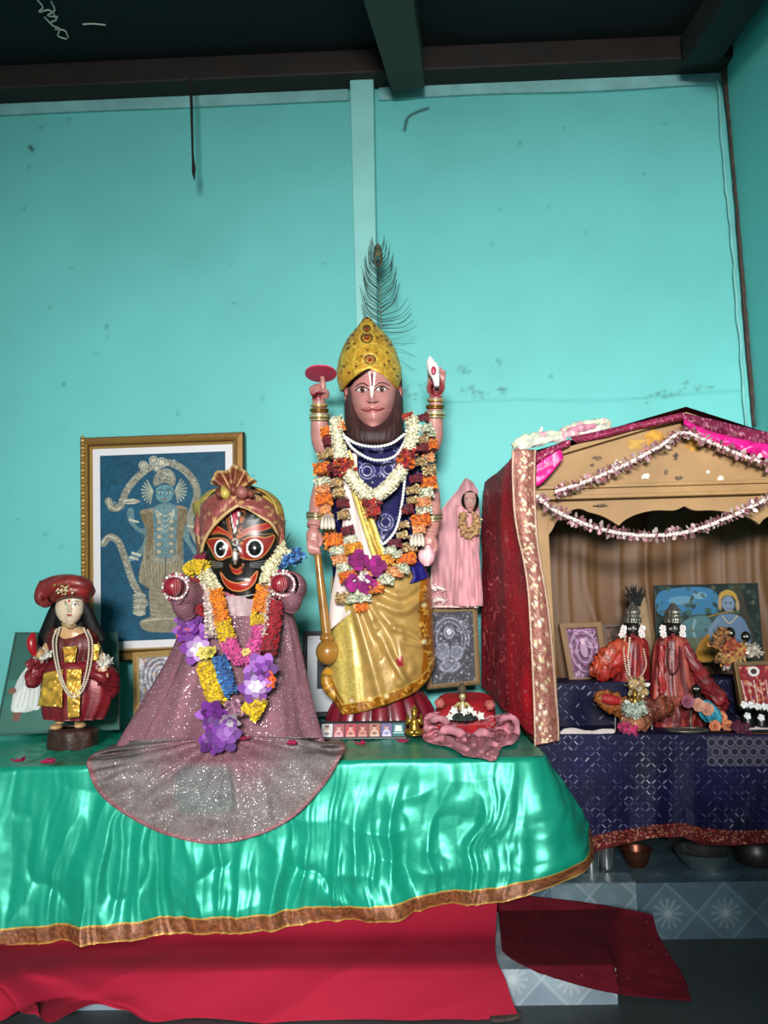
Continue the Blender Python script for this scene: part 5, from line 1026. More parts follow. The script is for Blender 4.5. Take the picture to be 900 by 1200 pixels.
# --- necklaces and garlands
def at(pts, off, Y0=SYD, n=10, dyf=tdy):
    q = spline(pts, n); return P(q[:, 0], q[:, 1], Y0+dyf(q[:, 0], q[:, 1], off))
for pts, lb in (([(403, 511), (418, 520), (438, 523.5), (458, 520), (474, 509)], 'short string of white pearls close under the dark beard'), ([(403, 511), (415, 527), (438, 539), (462, 535), (476, 515)], 'longer white pearl string hanging below the short one on the blue shirt'), ([(478, 520), (475, 555), (471, 590), (464, 620), (450, 637), (445, 633)], 'long white pearl string curving down the blue shirt to the waist')):
    q = at(pts, .055); b = MB().tube(q, .0045, 6); beads(q, .007, .0135, b); o = tag(b.build('pearl_necklace', pearl), lb, 'necklace', 'pearl necklaces on the tall statue')
g1 = thing('jasmine_garland', 'thick creamy white jasmine garland with red-orange flower joints on the tall statue', 'garland', P(440, 590, SYD-.2))
cream = ['#e9e2c4', '#f3eed8', '#dcd3ae']; REDS = ['#a51f1f', '#d8541f', '#7e1420', '#e2761f']
for pts, n in (([(394, 492), (395, 508), (398, 527), (401, 538)], 260), ([(408, 553), (418, 568), (430, 579), (438, 583)], 240), ([(438, 583), (450, 575), (462, 563), (472, 549)], 240), ([(478, 528), (482, 514), (484, 500), (481, 489)], 230)):
    b = MB(); petals(b, at(pts, .07, n=8), .029, int(n*1.8), .012, cream, seed=n+len(pts), out=1.1); b.build('jasmine_strand', petm, g1)
for pts, n in (([(401, 539), (404, 548), (408, 553)], 70), ([(473, 547), (476, 537), (479, 529)], 70), ([(435, 586), (436, 592), (434, 600), (446, 598)], 60)):
    b = MB(); petals(b, at(pts, .075, n=4), .026, n, .024, REDS, seed=n+int(pts[0][0]), out=.9); b.build('flower_joint', petm, g1)
g2 = thing('marigold_garland', 'double garland of orange marigolds and white and dark red flowers on the tall statue', 'garland', P(420, 715, SYD-.2))
OR = ['#e8761a', '#f08a22', '#d9620f', '#f5a13a']; PO = ['#eaa66a', '#f0b98a', '#e58a4a']; WH = ['#dedcc4', '#c9cdb0', '#f1efe2', '#9fae86']; DR = ['#6e1024', '#8f1a30', '#a83848', '#5a0c1c']; GD = ['#b9935a', '#d8c28c', '#e9dcb4', '#8a6136']; YE = ['#f0a92a', '#f5b83f', '#e4941a']; MG = ['#8c0f6a', '#a3187c', '#6e0a55']
blooms = [(396, 494, 8, WH), (398, 500, 7, OR), (383, 507, 8, OR), (385, 519, 7, DR), (389, 531, 8, GD), (378, 534, 7, GD), (377, 549, 11, OR), (377, 566, 10, WH), (378, 574, 9, PO), (380, 586, 11, OR), (381, 599, 8, PO), (384, 611, 9, GD), (386, 620, 8, GD), (391, 634, 12, OR), (395, 646, 9, WH), (398, 656, 9, PO), (404, 666, 10, WH), (391, 549, 8, DR), (398, 553, 8, DR), (395, 566, 8, GD), (397, 578, 8, GD), (402, 590, 8, DR), (403, 603, 8, GD), (408, 622, 8, DR), (411, 633, 8, WH), (414, 643, 11, YE),
          (408, 676, 11, OR), (421, 692, 9, WH), (439, 688, 12, OR), (451, 679, 11, WH), (452, 656, 11, YE), (462, 670, 11, PO), (457, 645, 8, WH), (463, 637, 8, DR), (476, 655, 12, OR), (470, 666, 10, WH), (401, 701, 9, GD), (414, 702, 8, WH), (427, 700, 9, WH), (424, 712, 8, OR), (433, 671, 8, PO),
          (478, 488, 7, REDS), (484, 493, 6, OR), (496, 489, 7, DR), (500, 502, 8, WH), (495, 515, 8, GD), (495, 524, 8, DR), (506, 521, 8, OR), (493, 541, 8, GD), (502, 537, 8, PO), (503, 551, 9, GD), (487, 561, 8, DR), (502, 565, 11, OR), (484, 574, 8, GD), (483, 586, 7, GD), (499, 577, 10, WH), (496, 588, 10, PO), (497, 597, 10, WH), (477, 597, 8, DR), (493, 609, 12, OR), (473, 615, 7, GD), (471, 627, 7, GD), (491, 620, 8, PO), (488, 631, 9, GD), (480, 641, 9, GD), (465, 650, 7, WH), (504, 508, 7, WH)]
for i, (x, y0, r, cols) in enumerate(blooms):
    b = MB(); q = at([(x-1, y0-r*.5), (x, y0), (x+.5, y0+r*.5)], .055+.012*(i % 3)*.5, n=3); petals(b, q, r*kS*.90, 190, r*kS*.36, cols, seed=100+i, out=1.15); b.build('bloom', petm, g2)
for x0, y0 in ((384, 612), (489, 632)):     # clear crystal drops between the blooms
    for dx in (-6, -2, 2, 6): b = MB(); b.limb(SYD, [(x0+dx*.5, y0-9, -.16, .8), (x0+dx, y0-2, -.21, 1.8), (x0+dx*1.1, y0+6, -.215, 2.2), (x0+dx, y0+8, -.21, .8)], 8); b.build('crystal_drop', mat('crystal', '#ded0c0', rough=.1, spec=.8), g2)
mg = thing('magenta_flower', 'cluster of magenta velvet flowers pinned on the marigold garland at the waist', 'flower', P(428, 690, SYD-.25))
for x, y0, r in ((420, 656, 11), (441, 663, 11), (413, 683, 9), (430, 685, 10)): b = MB(); bloom(b, P(x, y0, SYD-.245), r*kS*1.15, 4, MG, seed=int(x), cup=.10, wid=.50, rings=2, up=(.3*math.sin(x), -1, .3*math.cos(x))); b.build('blossom', mat('velvet_petals', None, rough=.85, sheen=.4), mg)
b = MB(); petals(b, at([(422, 675), (425, 678), (428, 676)], .10, n=3), .022, 40, .018, ['#e9e0dc', '#f3ece8', '#c9b3b0'], 5, out=1); b.build('white_heart', petm, mg)
# ================================================================== things between the tall statue and the shrine
# pink-robed cutout figure
PY_ = 3.40; kP = PY_/F
pf = thing('pink_robed_figure', 'pale pink robed figure under a peaked pink veil standing above the silver-grey print', 'figurine', P(533, 712, PY_))
pinkm = mat('pink_organza', None, rough=.7, sheen=.3, bump=(140, .3))
out = [(546, 560), (538, 572), (524, 588), (513, 602), (507, 625), (505, 660), (504, 690), (504, 711), (558, 711), (560, 690), (561, 640), (562, 600), (561, 574), (554, 564)]
yy = np.linspace(560, 712, 90); L = np.interp(yy, [560, 564, 574, 588, 602, 625, 660, 690, 712], [545, 542, 536, 524, 513, 507, 505, 504, 504]); Rr = np.interp(yy, [560, 564, 574, 600, 640, 690, 712], [547, 554, 560, 562, 562, 560, 558])
u = np.linspace(0, 1, 70)[None]; px = L[:, None]*(1-u)+Rr[:, None]*u; py = yy[:, None]+0*u
h = .035*np.sin(u*PI)**.6+.010*(1-2*np.abs(vnoise((px-540)/7+(py-560)/60*np.sign(px-535), py/90, 4)-.5)*2)*np.clip((py-585)/30, 0, 1)+.004*fbm(px/4, py/9, 3)
c = np.clip(hx('#bd868c')*(.85+.3*vnoise(px/4, py/14, 7))[..., None], 0, 1); brd = ((u < .03) | (py > 709))[..., None]; c = np.where(brd, hx('#e9c9bd'), c)
b = MB(); b.grid(P(px, py, PY_-h), c); b.grid(P(px, py, PY_+.01)[:, ::-1], c); b.build('veil', pinkm, pf)
b = MB(); q = spline([(543, 592, -.045, 9), (546, 620, -.05, 10), (548, 660, -.05, 14), (548, 700, -.045, 17), (548, 710, -.04, 17)], 10); th = np.arange(60)/60*2*PI
X = P(q[:, :1]+q[:, 3:]*np.sin(th)[None]*(1+.06*np.sin(th*17)), q[:, 1:2]+0*th[None], PY_+q[:, 2:3]-q[:, 3:]*kP*.35*np.cos(th)[None]*(1+.12*np.sin(th*17)[None])); cc = np.clip(hx('#cf8f95')*(.8+.35*vnoise(th[None]*6, q[:, 1:2]/12, 2))[..., None], 0, 1); b.grid(X, cc, wrap=True, caps=True); b.build('gown', pinkm, pf)
b = MB(); b.blob(PY_, 551, 587, -.058, 10.4, 12, 6, '#1f1716'); b.build('hair', hm, pf)
fc = Cv(542, 577, 560, 600, .18, '#b98d84')
for cx in (547.6, 554.2): fc.ell(cx, 587, 1.7, .9, '#eae0da'); fc.ell(cx, 587, .9, .9, '#1f1613'); fc.line([(cx-2.3, 584.4), (cx, 583.7), (cx+2.3, 584.5)], .7, '#2b1c1a')
fc.line([(551, 587), (550.6, 591), (551.6, 591.6)], .5, '#8c5f58'); fc.line([(548.8, 594), (551, 594.6), (553.4, 593.9)], .9, '#8a3038'); fc.ell(551, 581.5, .8, 1, '#9a2530')
q = np.clip((fc.X-551)/9, -.99, .99); hwf = np.interp(fc.Y, [577, 583, 589, 595, 600], [6, 7.6, 7.4, 5.4, 2.2]); dep = .03*np.sqrt(1-q*q)*np.sqrt(np.clip(1-((fc.Y-588)/14)**2, .05, 1))+.004*np.exp(-((fc.X-551)/1.3)**2-((fc.Y-590)/3)**2)
MB().grid(P(551+q*hwf, fc.Y, PY_-.062-dep), sample(fc, 551+q*hwf, fc.Y)).build('face', mat('painted_clay', None), pf)
b = MB(); 
for pts in ([(544, 600), (543, 612), (548, 622), (556, 616), (557, 602)], [(541, 604), (541, 618), (548, 630), (558, 622), (560, 606)]): q = spline(pts, 6); petals(b, P(q[:, 0], q[:, 1], PY_-.075), .011, 130, .012, ['#b08a5a', '#c9a878', '#8f6a45'], int(pts[0][1]))
b.build('flower_garland', petm, pf)
for x, y, n in ((552, 708, 60), (514, 704, 50), (512, 690, 30)): b = MB(); q = spline([(x-6, y, 0), (x, y-2, 0), (x+8, y+1, 0)], 4); petals(b, P(q[:, 0], q[:, 1], PY_-.045), .010, n, .012, ['#ead7d2', '#d9b3b0', '#f0e4e0'], x); b.build('hem_rosette', petm, pf)
# red cushion, brass idol on it, crumpled pink cloth in front
CYD = 3.02
velvet = mat('red_velvet', None, rough=.6, noise=(12, .2), bump=(80, .3))
cu = thing('red_cushion', 'small shiny red cushion lying behind the crumpled pink cloth', 'cushion', PZ(545, 848, TZ)); b = MB()
u, v = np.meshgrid(np.linspace(-1, 1, 60), np.linspace(-1, 1, 40)); hgt = (1-np.abs(u)**4)*(1-np.abs(v)**4)
def cush(sg):
    px = 545+u*37*(1-.06*(1-hgt)); X = P(px, 815+0*px, CYD+.10+v*.10); X[..., 2] = TZ+.085+sg*(.062*hgt**.5)+.008*fbm(u*3, v*3, 4)+.03*v; X[..., 2] -= .01*np.cos(u*8)*hgt*0
    return X
col = np.clip(hx('#a01420')*(.8+.35*vnoise(u*4, v*4, 3))[..., None], 0, 1)
b.grid(cush(1), col); b.grid(cush(-1)[:, ::-1], col); b.build('pad', velvet, cu)
b = MB(); 
for x, y in ((574, 826), (515, 824)): bloom(b, P(x, y, CYD-.03), .020, 6, ['#8a1c24', '#a8403c', '#b86a5a'], x, cup=.3)
b.build('rosette', orch, cu)
def swirl(c0, c1, n, seed): pass
pk = thing('pink_cloth', 'crumpled dusty-pink cloth with ruffled edges spilling over the altar edge', 'cloth', PZ(552, 880, TZ)); b = MB()
out = np.array([(499, 838), (512, 834), (535, 838), (556, 836), (580, 838), (598, 836), (608, 848), (608, 862), (600, 872), (588, 876), (580, 892), (562, 888), (545, 886), (528, 876), (508, 872), (496, 866), (496, 850)], float)
o2 = spline(out, 14, True); n = len(o2); r = np.linspace(0, 1, 50)[:, None]; a = np.arange(n)[None]/n; c0 = np.array((550., 852.))
q = c0+(o2[None]-c0)*r[..., None]; px, py = q[..., 0], q[..., 1]
ruf = np.sin(a*2*PI*17+r*5+2*np.sin(a*2*PI*3))*.5+.5
hh = .018+.030*ruf*r**1.2+.045*(1-r**2)*np.clip(.6+fbm(px/14, py/9, 4)*2, .1, 1.4)+.034*(1-2*np.abs(vnoise(px/8+py/7, py/6-px/12, 9)-.5)*2)*np.clip(r*3, 0, 1)*np.clip((1.02-r)*6, 0, 1)
hh[-1] = .012+.02*ruf[0]
A = PZ(px, py, TZ+.008); Yq = np.maximum(A[..., 1], TF-.04); Yq = np.clip(Yq, TF-.045, 3.08)
X = P(px, py, Yq); X[..., 2] = np.where(A[..., 1] > TF, TZ+hh, np.minimum(X[..., 2]+.01, TZ+.03)); 
X = P(px, py, Yq-hh*.9); 
col = np.clip(hx('#b97782')*(.72+.45*vnoise(px/6, py/6, 3))[..., None]+.10*(ruf*r**3)[..., None], 0, 1); col = np.where((r > .965)[..., None]+0*col > 0, hx('#c77d8e'), col)
b.grid(X, col, wrap=True); b.build('folds', mat('pink_silk', None, rough=.6, spec=.3, bump=(120, .2)), pk)
g = np.random.default_rng(4); b = MB()
for pts in ([(503, 846, 4), (515, 842, 5), (528, 848, 5)], [(512, 862, 5), (524, 855, 5.5), (540, 860, 6), (545, 870, 5)], [(506, 868, 4), (522, 866, 5), (536, 874, 5), (552, 880, 4)], [(556, 876, 5), (556, 864, 5), (566, 858, 5), (580, 864, 5)], [(585, 850, 5), (590, 842, 5), (602, 842, 5), (606, 856, 5), (598, 870, 5), (588, 866, 4.5), (594, 858, 4)], [(562, 884, 4), (574, 872, 4), (584, 874, 4)]):
    q = spline(pts, 8); Y = np.maximum(PZ(q[:, 0], q[:, 1], TZ+.01)[:, 1], TF-.04)-.055; Y = np.minimum(Y, 2.96); w = q[:, 2]*kP*.8*(.7+.5*vnoise(q[:, 0]/6, q[:, 1]/6, 5)); e_ = np.sqrt(np.clip(np.sin(np.linspace(0, PI, len(w))), 0, 1)); w = w*(.08+.92*np.minimum(e_*1.3, 1)); Y = Y+.045*(1-np.minimum(e_*1.4, 1))
    b.tube(P(q[:, 0], q[:, 1], Y), w, 14, np.clip(hx('#c27f8c')*(.8+.3*vnoise(q[:, 0]/4, q[:, 1]/4, 6))[:, None], 0, 1), flat=.75)
b.build('ruffle', mat('pink_silk', None), pk)
brass = mat('brass', '#b08a3c', rough=.3, metal=.8)
def mini_idol(nm, label, Y, x, yb, hpx, parts_m, dress=None, group=None):
    """a tiny seated idol: crowned head, torso, crossed legs, arms"""
    s_ = hpx/34; t = thing(nm, label, 'idol', P(x, yb, Y), group); L = lambda pts: [(x+a*s_, yb+b_*s_, c*s_*.6, r_*s_) for a, b_, c, r_ in pts]; b = MB()
    b.limb(Y, L([(0, -3, 0, 8), (0, -10, 0, 6), (0, -17, 0, 5.5), (0, -20, 0, 3)]), 14); b.limb(Y, L([(0, -19, 0, 2), (0, -23, 0, 4), (0, -27, 0, 3.8), (0, -29, 0, 2)]), 12)
    for sg in (-1, 1): b.limb(Y, L([(sg*2, -3, -.01, 4), (sg*9, -3, -.02, 3.6), (sg*6, -2, -.05, 3), (sg*0, -2, -.06, 2.2)]), 10); b.limb(Y, L([(sg*5, -18, 0, 2.4), (sg*9, -13, -.01, 2.1), (sg*8, -20, -.03, 1.8), (sg*8, -24, -.04, 1.4)]), 10)
    v_, c_, u_, f_ = b.arrays(); b.build('body', parts_m, t)
    b = MB(); b.limb(Y, L([(0, -28, 0, 4.2), (0, -30, 0, 4.6), (0, -32, 0, 3), (0, -36, 0, .8)]), 14); b.build('crown', parts_m, t)
    b = MB(); b.limb(Y, L([(0, 1, 0, 9.5), (0, 0, 0, 9.5), (0, -2.5, 0, 8)]), 18); b.build('base', parts_m, t)
    return t
mini_idol('brass_idol', 'tiny four-armed brass idol standing at the right end of the portrait strip', 3.02, 485.5, 860, 32, brass)
t = thing('brass_idol', 'tiny pale brass idol with a dark skirt and white flowers on the pink cloth', 'idol', P(542, 842, CYD-.04))
b = MB(); Q = lambda pts: b.limb(CYD-.05, pts, 12); Q([(542, 836, 0, 5), (542, 828, 0, 4.5), (542, 822, 0, 3)]); Q([(542, 821, 0, 2), (542, 817, 0, 4), (542, 813, 0, 3.2)]); Q([(538, 824, 0, 2), (533, 829, -.01, 1.7), (536, 834, -.02, 1.5)]); Q([(546, 824, 0, 2), (551, 829, -.01, 1.7), (548, 834, -.02, 1.5)]); b.build('body', mat('pale_brass', '#c9b380', rough=.35, metal=.5), t)
b = MB(); b.limb(CYD-.05, [(542, 813, 0, 4), (541.5, 808, 0, 5), (541, 803, 0, 3.4), (541, 800, 0, 1)], 12); b.build('headdress', mat('dark_olive', '#4a4030', rough=.7), t)
b = MB(); b.loft([(832, 542, 6, .02, 0), (836, 542, 11, .035, 0), (841, 542, 16, .05, 0), (843, 542, 15, .05, 0)], CYD-.05, 60, fold=lambda th, t: 1+.08*np.sin(th*11)); b.build('skirt', mat('dark_cloth', '#26312f', rough=.7, noise=(40, .4)), t)
b = MB()
for x, y, r in ((532, 833, 6), (544, 834, 5.5), (551, 832, 5), (563, 839, 6), (527, 840, 5), (556, 836, 4)): bloom(b, P(x, y, CYD-.105), r*.0030, 5, ['#cfcdc6', '#dddbd4'], x, cup=.2, rings=2, wid=.3, tip=.5)
b.build('white_flower', petm, t)
# fallen petals on the satin
pet = mat('magenta_petal', '#a3164a', rough=.7, bump=(90, .2))
for i, (x, y, lb) in enumerate(((421, 874, 'magenta petal on the green satin below the left end of the portrait strip'), (470, 871, 'magenta petal on the green satin below the right end of the portrait strip'), (52, 896, 'dark pink petal on the satin in front of the small turbaned statue'), (20, 894, 'dark pink petal on the satin nearest the picture\'s left edge'), (283, 868, 'crimson petal on the robe just beside the lowest purple orchid'), (340, 874, 'crimson petal on the robe below the mace'), (257, 876, 'crimson petal under the lowest purple orchid'))):
    g = np.random.default_rng(i); onr = i > 3; c0 = P(x, y, 2.655) if onr else PZ(x, y, TZ+.02); b = MB()
    for k in range(2 if i != 2 else 3):
        a = g.random()*6; U, V = np.meshgrid(np.linspace(-1, 1, 9), np.linspace(-1, 1, 7)); w = np.sqrt(np.clip(1-U*U, 0, 1)); lx, ly = U*.019, V*w*.011; z = .004+.010*U*U+.004*V*V
        X = np.stack([c0[0]+.012*k+lx*math.cos(a)-ly*math.sin(a), c0[1]+lx*math.sin(a)+ly*math.cos(a), c0[2]+z], -1); b.grid(X)
    tag(b.build('petal', pet, solid=.0015), lb, 'petal', 'fallen petals')
# ================================================================== the roofed shrine at the right
FY = 2.95; BYK = 3.52; kF = FY/F; AZ = float(P(780, 862, FY)[2])
def zat(px, py, Y): return float(P(px, py, Y)[2])
def xat(px, py, Y): return float(P(px, py, Y)[0])
shr = thing('altar_shrine', 'tan roofed wooden shrine with a gabled front and scalloped arch against the teal wall', 'shrine', (xat(800, 860, FY), 3.2, AZ-.03))
tan = mat('tan_paint', '#a07b50', rough=.65, noise=(5, .22), bump=(30, .2)); tanin = mat('tan_satin', '#5f3f22', rough=.6, noise=(3, .15))
X0, X1 = xat(622, 700, FY), XR-.015; ZE = zat(640, 545, FY)       # left edge, right edge, eave height
gx = xat(801, 490, FY); gz = zat(801, 491, FY); z571, z582 = zat(760, 571, FY), zat(760, 582, FY)
# gable board
f_ = [(X0, z571), (X1, z571), (X1, zat(900, 534, FY)-.05), (gx, gz), (xat(672, 522, FY), zat(672, 522, FY)), (X0, ZE)]
b = MB().prism([(x, FY, z) for x, z in f_], [(x, FY+.03, z) for x, z in f_]); b.build('gable_board', tan, shr, smooth=False)
b = MB(); 
for z in (z571+.0, z582-.004): b.box(((X0+X1)/2, FY-.008, z+.008), (X1-X0, .03, .016))
b.box(((X0+X1)/2, FY+.004, (z571+z582)/2+.008), (X1-X0, .03, abs(z571-z582))); b.build('moulding', mat('tan_trim', '#9c7648', rough=.55, noise=(7, .2)), shr, smooth=False, bevel=.003)
# scalloped valance
low = [(630, 640), (645, 624), (652, 612), (664, 601), (678, 596), (690, 600), (704, 604), (716, 610), (725, 616), (733, 609), (748, 602), (768, 598), (790, 598), (802, 593), (814, 598), (836, 598), (858, 601), (876, 606), (887, 612), (890, 614), (897, 607), (915, 600), (950, 597), (985, 612)]
lw = np.concatenate([spline(low[:9], 5)[:-1], spline(low[8:14], 5)[:-1], spline(low[13:], 5)]); A = P(lw[:, 0], lw[:, 1], FY+.012); A[:, 0] = np.minimum(A[:, 0], X1); T = A.copy(); T[:, 2] = z582
b = MB(); A2, T2 = A.copy(), T.copy(); A2[:, 1] += .02; T2[:, 1] += .02; b.grid(np.stack([T2, T, A, A2])); b.grid(np.stack([A2, T2])); b.build('scalloped_valance', tan, shr, smooth=False)
b = MB(); pw = xat(648, 700, FY)-X0
b.box((X0+pw/2, FY+.04, (AZ+z582)/2), (pw, .06, z582-AZ)); b.build('post', tan, shr, smooth=False, bevel=.004)
b = MB().box((X0+.01, (FY+BYK)/2, (AZ+ZE)/2), (.02, BYK-FY, ZE-AZ)); b.build('side_panel', tan, shr, smooth=False)
b = MB().box(((X0+X1)/2, BYK+.02, (AZ+ZE)/2), (X1-X0, .02, ZE-AZ+.1)); b.build('back_panel', tan, shr, smooth=False)
b = MB().box(((X0+X1)/2, (FY+BYK)/2+.03, AZ-.015), (X1-X0, BYK-FY-.04, .03)); b.build('floor_board', tan, shr, smooth=False)
b = MB()
for (xa, za), (xb, zb) in (((X0-.03, ZE-.01), (gx, gz)), ((gx, gz), (X1, zat(900, 534, FY)-.05))):
    A = [(xa, FY-.03, za), (xb, FY-.03, zb), (xb, FY-.03, zb+.02), (xa, FY-.03, za+.02)]; b.prism(A, [(x, BYK+.03, z) for x, y, z in A])
    xm = (xa+xb)/2
b.build('roof', tan, shr, smooth=False)
g = np.random.default_rng(2)
for (x, y, rx, ry, c_) in ((768, 512, 12, 8, '#c08a2c'), (812, 520, 8, 10, '#b8842f'), (745, 520, 10, 6, '#bd923f'), (792, 535, 3, 4, '#4a3a2a'), (795, 560, 4, 3, '#5c4a38'), (700, 537, 5, 3, '#6a5238'), (694, 545, 3, 2, '#5a4530'), (724, 546, 6, 6, '#d8c4c8'), (757, 558, 5, 3, '#e8e0d0'), (845, 561, 4, 3, '#e0d6c4'), (830, 553, 2, 2, '#ece6da'), (780, 553, 3, 3, '#6a5238'), (704, 592, 8, 1.4, '#5a4530')):
    n = 14; a = np.arange(n)/n*2*PI; rr = 1+.25*g.normal(size=n); q = P(x+rx*rr*np.cos(a), y+ry*rr*np.sin(a), FY-.0015); q2 = q.copy(); q2[:, 1] += .001; MB().prism(q, q2, c_).build('paint_scuff', mat('scuffed_paint', None, rough=.7, noise=(40, .4)), shr, smooth=False)
# inner curtain, hung in soft pleats along the back and the sides
cur = thing('shrine_curtain', 'brown-gold satin curtain hung in soft folds at the back inside the shrine', 'curtain', ((X0+X1)/2, BYK-.02, AZ))
u, v = np.meshgrid(np.linspace(0, 1, 260), np.linspace(0, 1, 60)); x = X0+.03+(X1-X0-.04)*u; zt = ZE-.03
z = zt+(AZ-zt)*v; y = BYK-.05-.014*(1-2*np.abs(vnoise(u*9+.25*np.sin(v*3), v*.8, 3)-.5)*2)-.012*np.abs(np.sin(u*14+np.sin(v*4)))**24-.006*np.abs(np.sin(u*31+1+np.sin(v*3)))**14-.02*np.exp(-((u-.02)/.05)**2)*1.5
b = MB().grid(np.stack([x, y, z], -1)); b.build('drape', tanin, cur)
# raised shelf at the back, navy sequinned cloths
zs = zat(690, 800, 3.17); SHY = 3.17
navy = mat('navy_sequin', None, rough=.6, spec=.2, bump=(140, .4))
def zigzag(c, x0, x1, y0, y1, s_, seed, dens=.75):
    g = np.random.default_rng(seed); n = 0
    for i in range(int((x1-x0)/s_)+2):
        for j in range(int((y1-y0)/s_)+2):
            cx, cy = x0+i*s_, y0+j*s_; big = fbm(np.array(cx/45), np.array(cy/30), seed)*2
            if g.random() < dens:
                w_ = .7+.6*g.random(); a_ = np.clip(.15+.45*g.random()+big*.8, .05, .9); col_ = ['#8d90b0', '#c9cadb', '#6b6f96', '#e4e2e8'][g.integers(0, 4)]
                p0, p1 = ((cx, cy), (cx+s_*.5, cy+s_*.5)) if (i+j) % 2 else ((cx+s_*.5, cy), (cx, cy+s_*.5))
                xs = slice(max(int((cx-2-c.X[0, 0])/c.st), 0), int((cx+s_+2-c.X[0, 0])/c.st)+1); ys = slice(max(int((cy-2-c.Y[0, 0])/c.st), 0), int((cy+s_+2-c.Y[0, 0])/c.st)+1)
                XX, YY = c.X[ys, xs], c.Y[ys, xs]
                if XX.size == 0: continue
                e = np.array(p1)-p0; t = np.clip(((XX-p0[0])*e[0]+(YY-p0[1])*e[1])/(e@e), 0, 1); d = np.hypot(XX-p0[0]-t*e[0], YY-p0[1]-t*e[1])-w_/2
                m = np.clip(.5-d/c.st, 0, 1)[..., None]*a_; c.a[ys, xs] = c.a[ys, xs]*(1-m)+hx(col_)*m
    return c
rz = thing('shelf_cloth', 'navy sequinned cloth covering the raised shelf at the back inside the shrine', 'cloth', ((X0+X1)/2, SHY, AZ))
c = Cv(640, 790, 1000, 865, .8, '#0e0d2c'); zigzag(c, 640, 1000, 790, 865, 7, 4, .5)
b = MB(); XX = P(c.X, c.Y, SHY); XX[..., 0] = np.clip(XX[..., 0], X0+.03, X1-.01); XX[..., 1] += .008*np.sin(c.X/9)*np.clip((c.Y-795)/30, 0, 1)
XX[..., 2] = np.clip(XX[..., 2], AZ+.004, zs); b.grid(XX, c.a)
b.grid(np.stack([x, SHY+(BYK-.10-SHY)*v, np.full(x.shape, zs)], -1)[::-1], '#16153c'); b.build('drape', navy, rz)
al = thing('navy_altar_cloth', 'navy cloth with silver zigzag sequins and a dark red border on the right altar', 'altar cloth', (xat(780, 860, FY), FY, AZ))
c = Cv(628, 856, 1010, 1004, .8, '#100f36'); c.speck(30, .3, 6); zigzag(c, 628, 1010, 856, 1000, 6.5, 7, .72)
hemT = lambda x: np.interp(x, [628, 680, 720, 771, 800, 824, 860, 900, 1010], [990, 983, 974, 966, 964, 970, 974, 972, 970]); hemB = lambda x: np.interp(x, [628, 680, 720, 764, 800, 824, 860, 900, 1010], [1010, 1003, 992, 982, 981, 990, 991, 988, 986])
m = (c.Y > hemT(c.X)); c.a[m] = hx('#5e1a1c')*(.6+.7*vnoise(c.X/2.2, c.Y/2.2, 3)[m][:, None])
g = np.random.default_rng(9)
for k in range(420): px = g.uniform(640, 905); c_y = hemT(px)+g.uniform(0, 16); c.ell(px, c_y, .9, .7, ['#c78a5a', '#e0b890', '#9a3a34'][k % 3], .8)
lace = ((c.X > 828) & (c.Y > 863) & (c.Y < 898)); c.a[lace] = c.a[lace]*.55+hx('#6a6468')*.45
for i in range(10):
    for j in range(3): c.ell(834+i*11+5*(j % 2), 870+j*11, 3.6, 3.6, '#201e30', .8); c.ring(834+i*11+5*(j % 2), 870+j*11, 4.6, 4.6, 1, '#8e878c', .7)
tvv = np.clip((c.Y-860)/(hemB(c.X)-860), 0, 1.0); Yp = 860+tvv*(hemB(c.X)-860)
yv = FY-.012-.025*tvv-.014*tvv*np.sin(c.X/13+np.sin(c.X/31)*2)-.010*tvv*fbm(c.X/18, c.Y/40, 3)*2
XX = P(c.X, Yp, yv); XX[..., 0] = np.minimum(XX[..., 0], XR-.012)
b = MB(); b.grid(XX, sample(c, c.X, Yp))
xa, xb = XX[0, 0, 0], XR-.012; gxx, gyy = np.meshgrid(np.linspace(xa, xb, 160), np.linspace(FY-.012, SHY, 30))
zr = zat(780, 860, FY); b.grid(np.stack([gxx, gyy, zr+.003+.004*np.abs(fbm(gxx*12, gyy*12, 3))], -1)[::-1], '#15133a'); b.build('drape', navy, al)
# altar table hidden under the navy cloth shows only its dark legs
tb = thing('altar_table', 'dark low wooden table under the navy sequinned cloth', 'table', (xat(780, 1000, 3.2), 3.25, SZ)); dw = mat('dark_wood', '#1d1a1a')
b = MB().box(((X0+XR)/2, (FY+BYK)/2+.03, AZ-.055), (XR-X0-.06, BYK-FY-.06, .045)); b.build('table_top', dw, tb, smooth=False)
for xx in (X0+.10, (X0+XR)/2, XR-.1): b = MB().box((xx, 3.36, (SZ+AZ-.08)/2+.0), (.05, .05, AZ-.08-SZ)); b.build('leg', dw, tb, smooth=False)
# vessels on the tiled step under the cloth
steel = mat('steel', '#c3c6c8', rough=.2, metal=.95); copper = mat('copper', '#7a4a3a', rough=.35, metal=.85)
def lathe(nm, label, cat, px, py, Y, prof, m, group=None):
    q = P(px, py, Y); z0 = SZ+.001; b = MB(); R = spline(prof, 5); th = np.arange(40)/40*2*PI
    b.grid(np.stack([q[0]+R[:, :1]*np.cos(th), Y+R[:, :1]*np.sin(th), z0+R[:, 1:2]+0*th], -1), wrap=True); return tag(b.build(nm, m), label, cat, group)
cupp = [(.001, .002), (.024, .0), (.026, .004), (.030, .05), (.033, .088), (.0335, .09), (.031, .088), (.027, .05), (.022, .008), (.001, .008)]
bowl = [(.001, .002), (.05, 0), (.06, .004), (.085, .03), (.10, .06), (.108, .064), (.10, .062), (.08, .032), (.05, .010), (.001, .008)]
lathe('steel_tumbler', 'steel tumbler standing next to the green satin hem under the navy cloth', 'tumbler', 693, 1016, 2.98, cupp, steel, 'steel tumblers under the altar')
